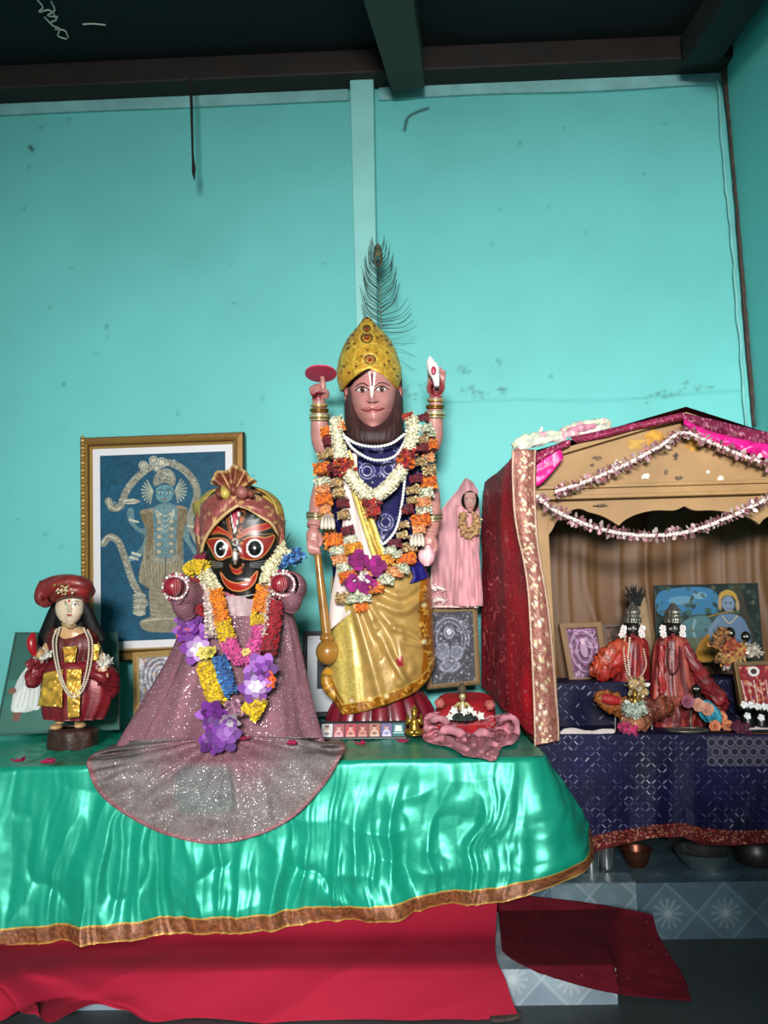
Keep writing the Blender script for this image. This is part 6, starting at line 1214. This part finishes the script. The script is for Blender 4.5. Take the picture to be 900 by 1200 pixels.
lathe('steel_tumbler', 'steel tumbler between the other tumbler and the copper bowl under the navy cloth', 'tumbler', 711, 1013, 3.0, cupp, steel, 'steel tumblers under the altar')
lathe('copper_bowl', 'small dull copper bowl on the tiled step beside the steel tumblers', 'bowl', 746, 1006, 3.05, [(r*.55, z*1.0) for r, z in bowl], copper)
lathe('steel_bowl', 'wide shiny steel bowl on the tiled step under the navy cloth', 'bowl', 825, 1010, 3.02, bowl, steel)
lathe('brass_pot', 'dark metal pot on the tiled step close to the right wall', 'pot', 886, 1003, 3.06, [(.001, .002), (.06, .0), (.075, .02), (.08, .05), (.07, .08), (.06, .09), (.07, .10), (.066, .10), (.055, .09), (.06, .05), (.001, .01)], mat('dark_metal', '#4a4648', rough=.4, metal=.8))
# ------------------------------------------------------------------ drapes over the shrine
rd = thing('red_drape', 'red sequinned drape with a broad gold border covering the side of the shrine', 'drape', (X0-.06, 3.2, AZ-.05))
vv = np.linspace(0, 1, 140)[:, None]; uu = np.linspace(0, 1, 90)[None]
yy = 525+vv*(872-525)+0*uu; fx0 = 9+np.interp(yy, [525, 560, 600, 640, 700, 760, 820, 875], [598, 600, 602, 605, 612, 618, 622, 626]); bx0 = np.interp(yy, [525, 545, 565, 600, 800, 875], [586, 575, 566.5, 564, 565, 568])
top_b = np.interp(vv, [0, 1], [565, 805]); yb = top_b+0*uu; yf = yy
py = yf*(1-uu)+yb*uu; px = fx0*(1-uu)+np.interp(py, [525, 545, 560, 580, 620, 800], [588, 576, 569, 566, 564, 565])*uu; Yd = (FY-.035)*(1-uu)+3.44*uu
rip = .004*np.sin(uu*15+2*np.sin(vv*5))*np.clip(vv*3, .2, 1)+.012*fbm(uu*6, vv*5, 3)
X = P(px, py, Yd); X[..., 0] -= (rip+.008*np.sin(uu*PI)*vv)*np.clip(uu*5, 0, 1)
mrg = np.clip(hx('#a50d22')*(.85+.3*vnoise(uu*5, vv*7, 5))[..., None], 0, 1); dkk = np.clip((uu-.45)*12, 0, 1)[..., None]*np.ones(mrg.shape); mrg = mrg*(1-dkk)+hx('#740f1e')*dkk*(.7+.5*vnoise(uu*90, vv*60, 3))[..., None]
mrg = np.where((np.abs(vnoise(uu*9+vv*2, vv*22, 7)-.5) < .012)[..., None], hx('#b85a5a'), mrg)
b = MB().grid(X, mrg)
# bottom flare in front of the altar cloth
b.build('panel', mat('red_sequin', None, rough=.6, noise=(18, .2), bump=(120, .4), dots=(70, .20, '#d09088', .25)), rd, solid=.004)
bL = [(600, 527), (600, 560), (602, 600), (607, 630), (612, 652), (618, 690), (621, 740), (624, 800), (626, 862), (626, 874)]; bR = [(628, 527), (627, 560), (628, 600), (630, 632), (634, 660), (641, 700), (646, 740), (651, 800), (655, 850), (655, 868)]
Lq, Rq = spline(bL, 14), spline(bR, 14); u = np.linspace(0, 1, 26)[None, :, None]; q = Lq[:, None]*(1-u)+Rq[:, None]*u; px, py = q[..., 0], q[..., 1]
c = Cv(596, 520, 660, 880, .6, '#8d5348'); c.speck(3, .25, 3); g = np.random.default_rng(12)
for k in range(1500):
    x, y = g.uniform(598, 658), g.uniform(522, 876); c.ell(x, y, .8, .7, ['#c49a7c', '#6a332f', '#a8705c'][k % 3], .8)
for k in range(16):
    y = 532+k*22; x = np.interp(y, [527, 640, 700, 868], [614, 619, 629, 640])
    for j in range(11): c.ell(x+g.normal(0, 4.2), y+g.normal(0, 6), 1.5*g.uniform(.6, 1.3), 1.3, ['#f1e6c4', '#e0cf9a', '#fff6dd'][j % 3], .9)
c.line([(x+1.3, y) for x, y in bL], 1.8, '#e0bfa8'); c.line([(x-1.3, y) for x, y in bR], 1.8, '#e0bfa8')
Yb = FY-.045-.012*np.sin(u[..., 0]*PI)-.008*np.sin(py/23)*np.ones(px.shape)+.006*fbm(px/9, py/25, 3)
MB().grid(P(px, py, Yb), sample(c, px, py)).build('gold_border', mat('gold_lace', None, rough=.45, metal=.2, bump=(120, .8)), rd, solid=.004)
# magenta cloth along the roof edge
mc = thing('magenta_cloth', 'bright magenta satin cloth with a sequinned edge draped along the shrine roof', 'cloth', (gx, FY, gz-.1))
def strip(top, bot, Y, n, nm, m, seed, col, amp=.008, sp=None):
    T, B_ = spline(top, 16), spline(bot, 16); k = np.linspace(0, 1, 120)
    ip = lambda q: np.stack([np.interp(k, np.linspace(0, 1, len(q)), q[:, i]) for i in (0, 1)], -1)
    T, B_ = ip(T), ip(B_); u = np.linspace(0, 1, n)[:, None, None]; q = T[None]*(1-u)+B_[None]*u; px, py = q[..., 0], q[..., 1]
    Yv = Y-amp*np.sin(px/6+py/4)-amp*fbm(px/9, py/6, seed)*2-.012*np.sin(u[..., 0]*PI)
    cc = np.clip(hx(col)*(.85+.3*vnoise(px/6, py/4, seed))[..., None], 0, 1)
    if sp: s2 = vnoise(px/1.3, py/1.3, seed+1); cc = np.where((s2 > .78)[..., None], hx(sp), cc)
    return MB().grid(P(px, py, Yv), cc).build(nm, m, mc, solid=.003)
msat = mat('magenta_satin', None, rough=.38, spec=.6, bump=(120, .1)); mseq = mat('magenta_sequin', None, rough=.6, bump=(140, .6))
strip([(668, 513), (700, 506), (740, 497), (772, 490), (799, 484)], [(676, 519), (705, 513), (742, 504), (775, 497), (800, 492)], FY-.04, 10, 'edge', mseq, 3, '#7d1038', .004, '#c05a86')
strip([(799, 484), (830, 491), (860, 498), (900, 507), (960, 518)], [(801, 494), (830, 505), (862, 514), (900, 524), (960, 540)], FY-.045, 14, 'edge', mseq, 4, '#6d0d34', .006, '#c06a8c')
strip([(801, 491), (825, 503), (860, 513), (900, 521), (960, 536)], [(802, 498), (826, 514), (862, 526), (900, 538), (960, 556)], FY-.055, 14, 'satin_edge', msat, 5, '#d4137f', .007)
strip([(628, 531), (645, 524), (658, 519), (668, 515)], [(629, 545), (640, 537), (655, 528), (668, 522)], FY-.05, 10, 'edge', mseq, 6, '#8a0c40', .005, '#d890a8')
strip([(629, 545), (645, 533), (656, 527), (660, 537)], [(628, 570), (634, 567), (648, 552), (658, 539)], FY-.055, 14, 'satin_edge', msat, 7, '#d4137f', .006)
b = MB(); b.grid(np.array([[(X0-.02, y, ZE+.036), (gx, y, gz+.04), (X1, y, zat(900, 534, FY)-.012)] for y in (FY-.035, 3.2, BYK+.02)]), '#7d1038'); b.build('roof_cover', mseq, mc, smooth=False)
# bundle of pale cloth on the roof
pb = thing('folded_cloth', 'bundle of pale green and pink printed cloth lying on the shrine roof', 'cloth', P(655, 515, FY+.05)); b = MB()
cols = ['#c9d0b4', '#d8d6c6', '#b8a0a4', '#c87f98']; RY = FY+.03
for pts, ci in (([(601, 524, 0, 4), (612, 518, 0, 7), (628, 514, 0, 7.5), (645, 511, .0, 6.5), (660, 510, 0, 5.5)], 0), ([(604, 530, -.02, 2), (618, 521, -.03, 5), (640, 516, -.03, 5), (662, 513, -.03, 4)], 1), ([(655, 511, .02, 5), (668, 502, .03, 5.5), (685, 498, .03, 5), (700, 495, .03, 4.5), (711, 494, .03, 3.5), (712, 501, .02, 4), (703, 505, .01, 4.5)], 0), ([(660, 511, -.01, 4), (676, 507, -.01, 4.5), (694, 506, -.01, 4.5), (708, 500, .0, 4)], 1), ([(664, 506, .0, 3), (680, 502, -.02, 4.5), (698, 499, -.02, 3)], 3), ([(632, 512, .01, 4), (634, 504, .02, 2.2), (635, 500, .02, 1)], 1)):
    q = spline(pts, 10); cc = np.clip(hx(cols[ci])*(.85+.25*vnoise(q[:, 0]/4, q[:, 1]/4, 3))[:, None], 0, 1); pkk = vnoise(q[:, 0]/3, q[:, 1]/3, 8) > .74; cc[pkk] = hx('#d79aa8'); b.limb(RY, q, 24, 0, cc, flat=.8, lump=.2)
b.build('folds', mat('printed_cotton', None, rough=.8, sheen=.2, noise=(60, .12), bump=(60, .4)), pb)
# bead tinsel strings
def tinsel(label, pts, seed):
    t = thing('tinsel_garland', label, 'garland', P(pts[0][0], pts[0][1], FY-.06), 'tinsel garlands across the shrine front'); q = spline(pts, 14); pth = P(q[:, 0], q[:, 1], FY-.065)
    b = MB(); beads(pth, .0085, .0125, b); b.build('beads', mat('pearly_bead', '#e6d3d0', rough=.25, spec=.7), t)
    b = MB(); petals(b, pth, .012, 420, .020, ['#c98f9a', '#d8b0b0', '#a86f78', '#e6cfcf'], seed, flat=.1, out=1.2, core=False); b.build('tinsel', mat('tinsel', None, rough=.3, metal=.5), t)
tinsel('upper white bead tinsel string rising to the peak of the shrine gable', [(652, 576), (690, 563), (730, 546), (770, 525), (800, 507), (830, 517), (865, 532), (905, 546), (950, 560)], 3)
tinsel('lower white bead tinsel string sagging across the scalloped shrine arch', [(630, 582), (650, 598), (680, 612), (712, 622), (745, 627), (780, 627), (815, 621), (850, 608), (880, 594), (910, 578), (945, 556)], 4)
# ------------------------------------------------------------------ pictures and idols inside
wf = mat('pine_frame', None, rough=.6, noise=(10, .2))
c = Cv(664, 738, 704, 790, .5, '#6d4a68'); busy(c, ['#8d6a8c', '#4a3048', '#a98aa8', '#7a4660', '#c0a0b8'], 190, 5, .7, 3)
for k in range(4): c.ring(684, 762, 6+k*4, 8+k*4.6, 1.2, '#b897b4' if k % 2 else '#3d2840', .9)
c.ell(684, 760, 5, 8, '#a684a2'); c.ell(684, 752, 3, 3.6, '#c8a8b8')
picture('framed_picture', 'pine-framed purple picture leaning at the back inside the shrine', ((655, 731), (704, 729), (714, 798), (668, 803)), (3.40, 3.40, 3.33, 3.33), [(0, .008), (1, .012), (6.5, .012), (7, .002)], c, (wf, ['#7d5c3c', '#9a7650', '#7d5c3c']))
c = Cv(710, 738, 742, 785, .6, '#3d2b26'); busy(c, ['#5a4038', '#2c1f1c', '#7a5a48', '#6b2a2e'], 60, 6, 1, 4)
picture('framed_picture', 'brown-framed dark picture half hidden behind the orange-robed idol', ((704, 731), (746, 729), (750, 792), (712, 795)), (3.43, 3.43, 3.38, 3.38), [(0, .008), (1, .01), (5, .01), (5.5, .002)], c, (wf, ['#5f4630', '#6e5238', '#4f3a28']))
b = MB(); A = [P(738, 708, 3.42), P(756, 700, 3.42), P(768, 742, 3.42), P(770, 800, 3.37), P(742, 802, 3.37)]; b.prism(A, [q+np.array((0, .015, 0)) for q in A]); tag(b.build('wooden_board', mat('board_wood', '#8a6f50', rough=.7, noise=(14, .3)), smooth=False), 'plain brown board leaning behind the two red-robed idols', 'board')
c = Cv(768, 686, 892, 772, .55, '#1f2c2a'); c.speck(14, .4, 3)
c.poly([(775, 692), (835, 690), (845, 712), (830, 722), (775, 720)], '#3c7fae', sm=4); c.ell(800, 703, 16, 5, '#7fb0c8', .7); c.ell(822, 698, 9, 4, '#a9c8d4', .6); c.poly([(768, 722), (850, 718), (850, 735), (768, 740)], '#3c5248'); busy(c, ['#30463c', '#1c2a26', '#4a6450', '#3a5a48'], 120, 4, 1, 4)
c.poly([(800, 728), (830, 722), (835, 750), (805, 755)], '#5f8f9c', .8, sm=4); c.line([(815, 726), (812, 738), (818, 752)], 3, '#a8c4c8', .7); c.poly([(768, 750), (830, 746), (850, 772), (768, 772)], '#6a6a48', .8, sm=3); c.poly([(815, 758), (828, 742), (838, 742), (846, 756), (830, 772), (815, 770)], '#c68a2c', sm=3)
c.line([(868, 688), (874, 720), (884, 770)], 9, '#3e3a2e'); busy(c, ['#3a4634', '#6a6a4c', '#242c26'], 40, 7, 1, 3)
c.poly([(838, 728), (846, 720), (862, 720), (874, 728), (876, 752), (866, 768), (846, 768), (838, 750)], '#6d86a8', sm=4); c.line([(842, 726), (833, 738), (836, 752)], 5, '#7c93b2'); c.line([(872, 728), (878, 745), (874, 760)], 5, '#6680a4'); c.ell(856, 708, 7.5, 9, '#8298b6'); c.poly([(846, 706), (846, 697), (856, 692), (866, 697), (867, 708), (862, 700), (852, 699)], '#c9a04a', sm=4); c.ell(846, 708, 2.4, 7, '#b89a70'); c.ell(867, 710, 2.4, 7, '#b89a70')
c.ell(853.4, 707, 1.4, .8, '#141a28'); c.ell(859, 707.4, 1.4, .8, '#141a28'); c.line([(854, 713), (857, 714), (860, 713)], .8, '#7a4a5a'); c.line([(832, 722), (850, 718), (862, 717)], 1.4, '#a8803c'); c.line([(848, 722), (856, 730), (866, 722)], 1.2, '#d8c890')
c.a *= .75
picture('landscape_print', 'wide dark landscape print with a blue-skinned flute player by a lake inside the shrine', ((766, 686), (888, 683), (895, 775), (770, 778)), (3.44, 3.44, 3.36, 3.36), [(0, .003), (.6, .004), (1, .001)], c, (mat('paper_edge', None, rough=.7), ['#3a3a34']), back=.006, cat='print')
c = Cv(866, 784, 905, 826, .5, '#8a2028'); busy(c, ['#a84048', '#6a1820', '#c88a60', '#d8c8b0', '#7a3a60'], 90, 8, .8, 3); c.ell(883, 790, 6.5, 5.5, '#d8d0c8'); c.ell(883, 790, 3.4, 3, '#3a2a2a')
for k in range(6): c.line([(868+k*7, 800), (870+k*7, 824)], 1.6, '#d8a080' if k % 2 else '#e8d8c8', .7)
picture('framed_picture', 'small wooden-framed bright red picture in front of the landscape print', ((859, 776), (911, 775), (913, 829), (868, 832)), (3.10, 3.10, 3.06, 3.06), [(0, .008), (1, .012), (4.5, .01), (5, .002)], c, (wf, ['#5a4228', '#9a7a4c', '#6a5030']))
silver = mat('tarnished_silver', '#8d8a80', rough=.35, metal=.8, bump=(120, .8)); rsat = mat('robe_satin', None, rough=.42, spec=.6, bump=(80, .4))
dk = mat('dark_skin_lacquer', None, rough=.35)
def robed(nm, label, Y, x, rows, robe_c, headY, plume=False, seed=1, drapes=(), strings=()):
    t = thing(nm, label, 'idol', P(x, rows[-1][0], Y)); k = Y/F
    b = MB(); b.loft([(headY-10, x, 5, .02, 0), (headY-5, x, 8.5, .035, 0), (headY+3, x, 8.5, .035, 0), (headY+9, x, 5, .025, 0), (headY+14, x, 5, .02, 0)], Y, 24, col='#1b1616')
    for sx in (-1, 1): b.blob(Y, x+sx*3.1, headY-1, -.034, 1.9, 1.4, 1.0, '#cfc6bc'); b.blob(Y, x+sx*3.1, headY-1, -.0385, .9, .9, .5, '#141010')
    b.blob(Y, x, headY+2, -.036, 1.2, 2.2, 1.4, '#2a2020'); b.blob(Y, x, headY+5.6, -.031, 2.6, .9, .8, '#8c2020'); b.build('head', dk, t)
    b = MB(); b.loft([(headY-8, x, 9, .04, 0), (headY-13, x, 9.5, .042, 0), (headY-16, x, 7, .032, 0), (headY-21, x, 8.5, .036, 0), (headY-26, x, 5, .024, 0), (headY-32, x, 1.2, .006, 0)][::-1], Y, 40, fold=lambda th, t: 1+.10*np.sin(th*10)); b.build('silver_crown', silver, t)
    f_ = lambda th, tt: 1+.07*(1-2*np.abs(vnoise(th*3.2, tt*2+1, seed)-.5)*2)+.03*np.sin(th*12+tt*4)
    b = MB(); b.loft(rows, Y, 110, fold=f_, col=lambda th, tv, X: np.clip(np.where((vnoise(th*9+tv*3, tv*9, seed+2) > .60)[..., None], hx(robe_c[1]), hx(robe_c[0]))*(.75+.4*vnoise(th*6, tv*7, seed))[..., None], 0, 1)); b.build('robe', rsat, t)
    for pts, c_ in drapes:
        b = MB(); q = spline(pts, 8); b.limb(Y, q, 28, 0, np.clip(hx(c_)*(.7+.5*vnoise(q[:, 0]/3, q[:, 1]/3, seed))[:, None], 0, 1), flat=.7, lump=.28); b.build('drape', rsat, t)
    for pts, c_ in strings: q = spline(pts, 8); b = MB(); pth = P(q[:, 0], q[:, 1], Y+q[:, 2]); beads(pth, .0048, .010, b, c_); b.build('bead_string', mat('small_beads', None), t)
    g = np.random.default_rng(seed)
    for sx in (-1, 1):
        b = MB()
        for j in range(3): bloom(b, P(x+sx*(10+3*g.random()), headY-2+j*4, Y-.03), .014, 5, ['#e6dcd8', '#d9c8c6'], j+seed, rings=2)
        b.build('ear_flower', petm, t)
    if plume:
        b = MB()
        for j in range(90): a = math.radians(g.uniform(55, 125)); L = g.uniform(16, 27); x0 = x+2+g.normal(0, 3); q = spline([(x0, headY-28), (x0+L*.5*math.cos(a)+g.normal(0, 1), headY-28-L*.5), (x0+L*1.0*math.cos(a)+g.normal(0, 2), headY-27-L*math.sin(a))], 3); b.tube(P(q[:, 0], q[:, 1], Y+.03+g.normal(0, .012)), np.linspace(.003, .001, len(q)), 5)
        b.build('plume', mat('black_plume', '#0d0f0e', rough=.8), t)
    return t
robed('robed_idol', 'orange-red robed idol with a black feather plume and silver crown inside the shrine', 3.24, 741, [(745, 741, 8, .03, 0), (752, 741, 16, .05, 0), (770, 741, 19, .06, 0), (790, 740, 21, .07, 0), (812, 740, 22, .075, 0)], ('#74101a', '#9a3226'), 738, True, 3,
      drapes=[([(734, 756, -.04, 6), (722, 760, -.05, 9), (708, 774, -.05, 11), (698, 786, -.04, 8), (692, 790, -.03, 4)], '#a83e26'), ([(736, 764, -.05, 6), (722, 776, -.06, 10), (710, 790, -.05, 8), (700, 794, -.03, 4)], '#a82a22')], strings=[([(733, 745, -.04), (731, 765, -.07), (736, 790, -.085), (748, 795, -.085), (757, 780, -.07), (754, 760, -.05)], '#c9a890'), ([(738, 748, -.05), (736, 770, -.075), (738, 792, -.085)], '#d9c8b0')])
robed('robed_idol', 'salmon-red robed idol with a silver crown beside the landscape print', 3.15, 789, [(745, 788, 9, .03, 0), (750, 787, 17, .05, 0), (770, 787, 22, .055, 0), (800, 789, 25, .055, -.01), (832, 794, 30, .05, -.03), (846, 795, 31, .045, -.035), (854, 795, 30, .045, -.035)], ('#74161a', '#a84a40'), 738, False, 5,
      drapes=[([(802, 755, -.04, 4), (812, 775, -.05, 6), (826, 800, -.04, 9), (842, 822, -.03, 11), (846, 834, -.03, 6)], '#7d1c22'), ([(775, 756, -.05, 3), (776, 785, -.07, 4), (776, 812, -.06, 4)], '#a02a28'), ([(772, 818, -.075, 4), (790, 822, -.085, 5), (814, 816, -.07, 4)], '#b85a4a')], strings=[([(783, 754, -.055), (783, 780, -.085), (789, 790, -.09), (796, 780, -.085), (796, 756, -.05)], '#4a1014')])
# little pair of dolls before the landscape
PD = 3.22; t = thing('doll_pair', 'two small dark dolls in a round orange and white bouquet before the landscape print', 'dolls', P(860, 778, PD))
for x, y, s_ in ((855, 742, 1), (874, 746, .85)):
    b = MB(); b.limb(PD, [(x, y+26*s_, -.03, 6*s_), (x, y+12*s_, -.03, 5*s_), (x, y+7*s_, -.03, 3*s_)], 14, col='#2a2222'); b.blob(PD, x, y, -.04, 6*s_, 7*s_, None, '#17130f'); 
    for sx in (-1, 1): b.blob(PD, x+sx*2.2*s_, y, -.062, 1.2*s_, 1*s_, .6, '#d8d0c4')
    b.build('doll', dk, t)
for i, (pts, cols, r) in enumerate((([(838, 760), (844, 746), (850, 742)], ['#8a5a28', '#b07a3a', '#6a3a1c'], 7), ([(842, 768), (852, 774), (864, 770), (870, 756)], ['#a87a3c', '#c8a060', '#7a4a20', '#b03a2a'], 8), ([(848, 754), (856, 758), (862, 752)], ['#a84a28', '#c87838', '#8a2a1c'], 7), ([(850, 778), (858, 780), (864, 776)], ['#e0d8d0', '#cfc4bc'], 5), ([(872, 760), (878, 764), (884, 760), (886, 768)], ['#a89a88', '#c8bcac', '#d8d0c4'], 6))):
    b = MB(); q = spline(pts, 6); petals(b, P(q[:, 0], q[:, 1], PD-.055), r*PD/F, 130, .016, cols, i); b.build('flowers', petm, t)
# black dolls with white flowers at the far right
t = thing('black_dolls', 'group of little black dolls with white flowers under the bright red picture', 'dolls', P(886, 851, 2.99))
for i, (x, y) in enumerate(((876, 832), (892, 834), (905, 836))):
    b = MB(); b.limb(3.0, [(x, 851, 0, 8), (x, 842, 0, 7), (x, 836, 0, 4)], 14, col='#0f0e0f'); b.blob(3.0, x, y-2, 0, 5.5, 6, None, '#121010'); b.build('doll', dk, t)
    b = MB()
    for j in range(3): bloom(b, P(x-4+j*4, y-6+(j % 2)*13, 2.965), .014, 5, ['#e8e6e4', '#f2f0ee'], i*5+j, rings=2, cup=.2)
    b.build('white_flower', petm, t)
# small swing seat with an orange embroidered cushion and brass idol
sw = thing('idol_seat', 'small orange embroidered seat on a wire stand at the front of the shrine', 'seat', P(738, 856, 3.03)); emb = mat('embroidery', None, rough=.6, metal=.1, bump=(150, .8), dots=(120, .3, '#e8c890', .3))
b = MB(); q = spline([(697, 815, -.0, 4), (704, 818, -.02, 9), (720, 824, -.02, 12), (738, 832, -.03, 13), (752, 834, -.03, 13)], 10); b.limb(3.04, q, 20, 0, np.clip(hx('#8a4a1c')*(.7+.6*vnoise(q[:, 0]/3, q[:, 1], 2))[:, None], 0, 1), flat=.6, lump=.2); b.build('cushion', emb, sw)
b = MB(); q = spline([(746, 838, -.03, 10), (762, 832, -.03, 13), (778, 828, -.02, 12), (790, 832, .0, 5)], 10); b.limb(3.04, q, 20, 0, np.clip(hx('#6a2c1c')*(.7+.7*vnoise(q[:, 0]/2, q[:, 1], 4))[:, None], 0, 1), flat=.6, lump=.2); b.build('cushion', emb, sw)
b = MB(); q = spline([(728, 842, -.05, 6), (742, 848, -.06, 9), (756, 846, -.05, 7), (752, 856, -.05, 4)], 8); b.limb(3.04, q, 16, 0, np.clip(hx('#8a5038')*(.7+.7*vnoise(q[:, 0], q[:, 1], 4))[:, None], 0, 1)); b.build('valance', emb, sw)
b = MB(); b.limb(3.04, [(706, 818, -.045, 5), (716, 820, -.05, 6), (726, 822, -.05, 4)], 12, col='#a81a22'); b.build('bolster', velvet, sw)
b = MB()
for x in (721, 727, 764): b.limb(3.04, [(x, 836, 0, 1.3), (x, 856, 0, 1.3)], 8, col='#8a8a86')
b.limb(3.04, [(721, 856, 0, 1.3), (764, 857, 0, 1.3)], 8, col='#8a8a86'); b.build('wire_stand', mat('wire', None, rough=.35, metal=.8), sw)
mini_idol('brass_idol', 'tiny brass idol in white frills on the orange embroidered seat', 2.96, 744, 832, 24, brass)
b = MB(); q = spline([(733, 829, 0), (744, 834, 0), (756, 828, 0)], 6); petals(b, P(q[:, 0], q[:, 1], 2.94), .02, 150, .016, ['#b8c0b4', '#d0d4c8', '#98a898'], 4); o = tag(b.build('frilled_cloth', petm), 'white frilled cloth round the tiny brass idol on the embroidered seat', 'cloth')
b = MB(); q = spline([(738, 806, 0), (746, 801, 0), (752, 808, 0), (745, 814, 0)], 6); petals(b, P(q[:, 0], q[:, 1], 3.10), .022, 160, .02, ['#b08c50', '#d0b078', '#8a6a3a', '#e0d8c8'], 6); tag(b.build('flower_ball', petm), 'round yellow-white flower ball hanging at the foot of the orange-red robed idol', 'flowers')
# little black figure with a turquoise dress, oval plate stand
KD = 3.03; t = thing('turquoise_doll', 'little black doll in a bright turquoise skirt beside the salmon-red robe', 'doll', P(822, 848, KD))
b = MB(); b.limb(KD, [(818, 828, 0, 5), (817, 818, 0, 5), (816, 814, 0, 3)], 14, col='#14110f'); b.blob(KD, 816, 808, -.005, 5.5, 6, None, '#14110f'); 
for sx in (-1, 1): b.blob(KD, 816+sx*2, 807, -.024, 1.1, .9, .5, '#d8d0c4')
b.limb(KD, [(813, 818, 0, 2), (808, 823, -.01, 1.8), (808, 829, -.02, 1.5)], 8, col='#14110f'); b.limb(KD, [(821, 818, 0, 2), (826, 822, -.01, 1.8), (828, 827, -.02, 1.5)], 8, col='#14110f'); b.build('body', dk, t)
b = MB(); b.loft([(820, 824, 6, .02, -.005), (828, 828, 10, .03, -.01), (838, 833, 13, .035, -.01), (846, 836, 9, .03, -.01)], KD, 60, fold=lambda th, t: 1+.10*np.sin(th*9+t*3), col=lambda th, tv, X: np.clip(hx('#2c8aa0')*(.75+.5*vnoise(th*5, tv*5, 3))[..., None], 0, 1)); b.build('skirt', rsat, t)
b = MB(); 
for x, y, c_ in ((806, 822, '#8a4058'), (818, 826, '#c88a74'), (829, 831, '#c98a70')): bloom(b, P(x, y, KD-.045), .026, 7, [c_], x, cup=.5)
b.build('rosette', orch, t)
st = thing('plate_stand', 'oval tarnished metal plate with an upright rod at the front of the shrine', 'stand', PZ(806, 856, AZ)); q0 = P(806, 855, FY+.045); b = MB(); a = np.arange(40)/40*2*PI; top = np.stack([q0[0]+.075*np.cos(a), q0[1]+.05*np.sin(a), 0*a+AZ+.012], -1); bt = top.copy(); bt[:, 2] -= .007; b.prism(top, bt); b.tube(np.concatenate([top, top[:1]]), .004, 8); b.build('plate', mat('plate_metal', '#77756a', rough=.4, metal=.7), st)
b = MB(); q1 = P(809, 852, FY+.05); q2 = P(810, 832, FY+.05); b.tube([q1, (q1+q2)/2, q2], .0035, 8); b.build('rod', mat('plate_metal', '#77756a'), st)
fl = []
for i, (x, y, lb) in enumerate(((838, 851, 'orange flower on the navy cloth next to the oval plate'), (853, 851, 'orange flower on the navy cloth farther from the oval plate'), (845, 840, 'orange flower behind the two orange flowers on the navy cloth'))):
    b = MB(); bloom(b, P(x, y, FY+.03+.03*(i == 2)), .024, 8, ['#c8704a', '#d88a60', '#b85a38'], i, cup=.45); tag(b.build('orange_flower', orch), lb, 'flower', 'orange flowers at the shrine front')
for x, y, lb in ((737, 857, 'bright pink flower lying on the navy cloth under the embroidered seat'), (868, 857, 'dark magenta flower on the navy cloth beyond the orange flowers')):
    b = MB(); q = spline([(x-7, y, 0), (x, y-3, 0), (x+7, y, 0)], 5); petals(b, P(q[:, 0], q[:, 1], FY+.01), .016, 110, .02, ['#c02868', '#d83c80', '#981850'] if x < 800 else ['#7a1848', '#5c1038'], x); tag(b.build('pink_flower', petm), lb, 'flower')
for pts, lb, nm in (([(656, 858), (668, 852), (690, 856), (716, 853), (720, 858), (700, 861), (680, 864), (664, 861)], 'crumpled white cloth strip on the navy altar cloth beside the gold border', 'white_strip'), ([(850, 852), (870, 848), (910, 851), (912, 858), (890, 859), (866, 856)], 'pale cloth strip on the navy altar cloth in front of the black dolls', 'white_strip')):
    q = spline(pts, 6, True); c0 = q.mean(0); r = np.linspace(0.02, 1, 10)[:, None, None]; z = c0+(q[None]-c0)*r; X = P(z[..., 0], z[..., 1], FY+.01+.0*z[..., 0]); X[..., 1] = FY+.02+.03*np.clip((858-z[..., 1])/8, -1, 1); X = P(z[..., 0], z[..., 1], X[..., 1]); X[..., 2] = np.maximum(X[..., 2]+.008*fbm(z[..., 0]/8, z[..., 1]/3, 4), AZ+.006); tag(MB().grid(X, wrap=True).build(nm, mat('white_cloth', '#b9b6b4'), solid=.003), lb, 'cloth')
# ================================================================== light
def area(nm, loc, size, target, power, col):
    l = bpy.data.lights.new(nm, 'AREA'); l.shape = 'RECTANGLE'; l.size, l.size_y = size; l.energy = power; l.color = col
    o = bpy.data.objects.new(nm, l); COL.objects.link(o); o.location = loc
    o.rotation_euler = (Vector(target)-Vector(loc)).to_track_quat('-Z', 'Y').to_euler()
area('doorway_daylight', (-.35, YF-2.0, 2.6), (1.9, .9), (-.2, 3.6, 1.5), 1000, (1, .985, .955))
w = bpy.data.worlds.new('world'); SC.world = w; w.use_nodes = True
bg = w.node_tree.nodes['Background']; bg.inputs[0].default_value = (.85, .93, 1, 1); bg.inputs[1].default_value = 1.6
SC.view_settings.view_transform = 'Standard'; SC.view_settings.look = 'None'; SC.view_settings.gamma = 1; SC.view_settings.exposure = 0.0
SC.view_settings.use_curve_mapping = False
SC.cycles.use_denoising = True; SC.cycles.max_bounces = 8; SC.cycles.diffuse_bounces = 4; SC.cycles.sample_clamp_indirect = 4
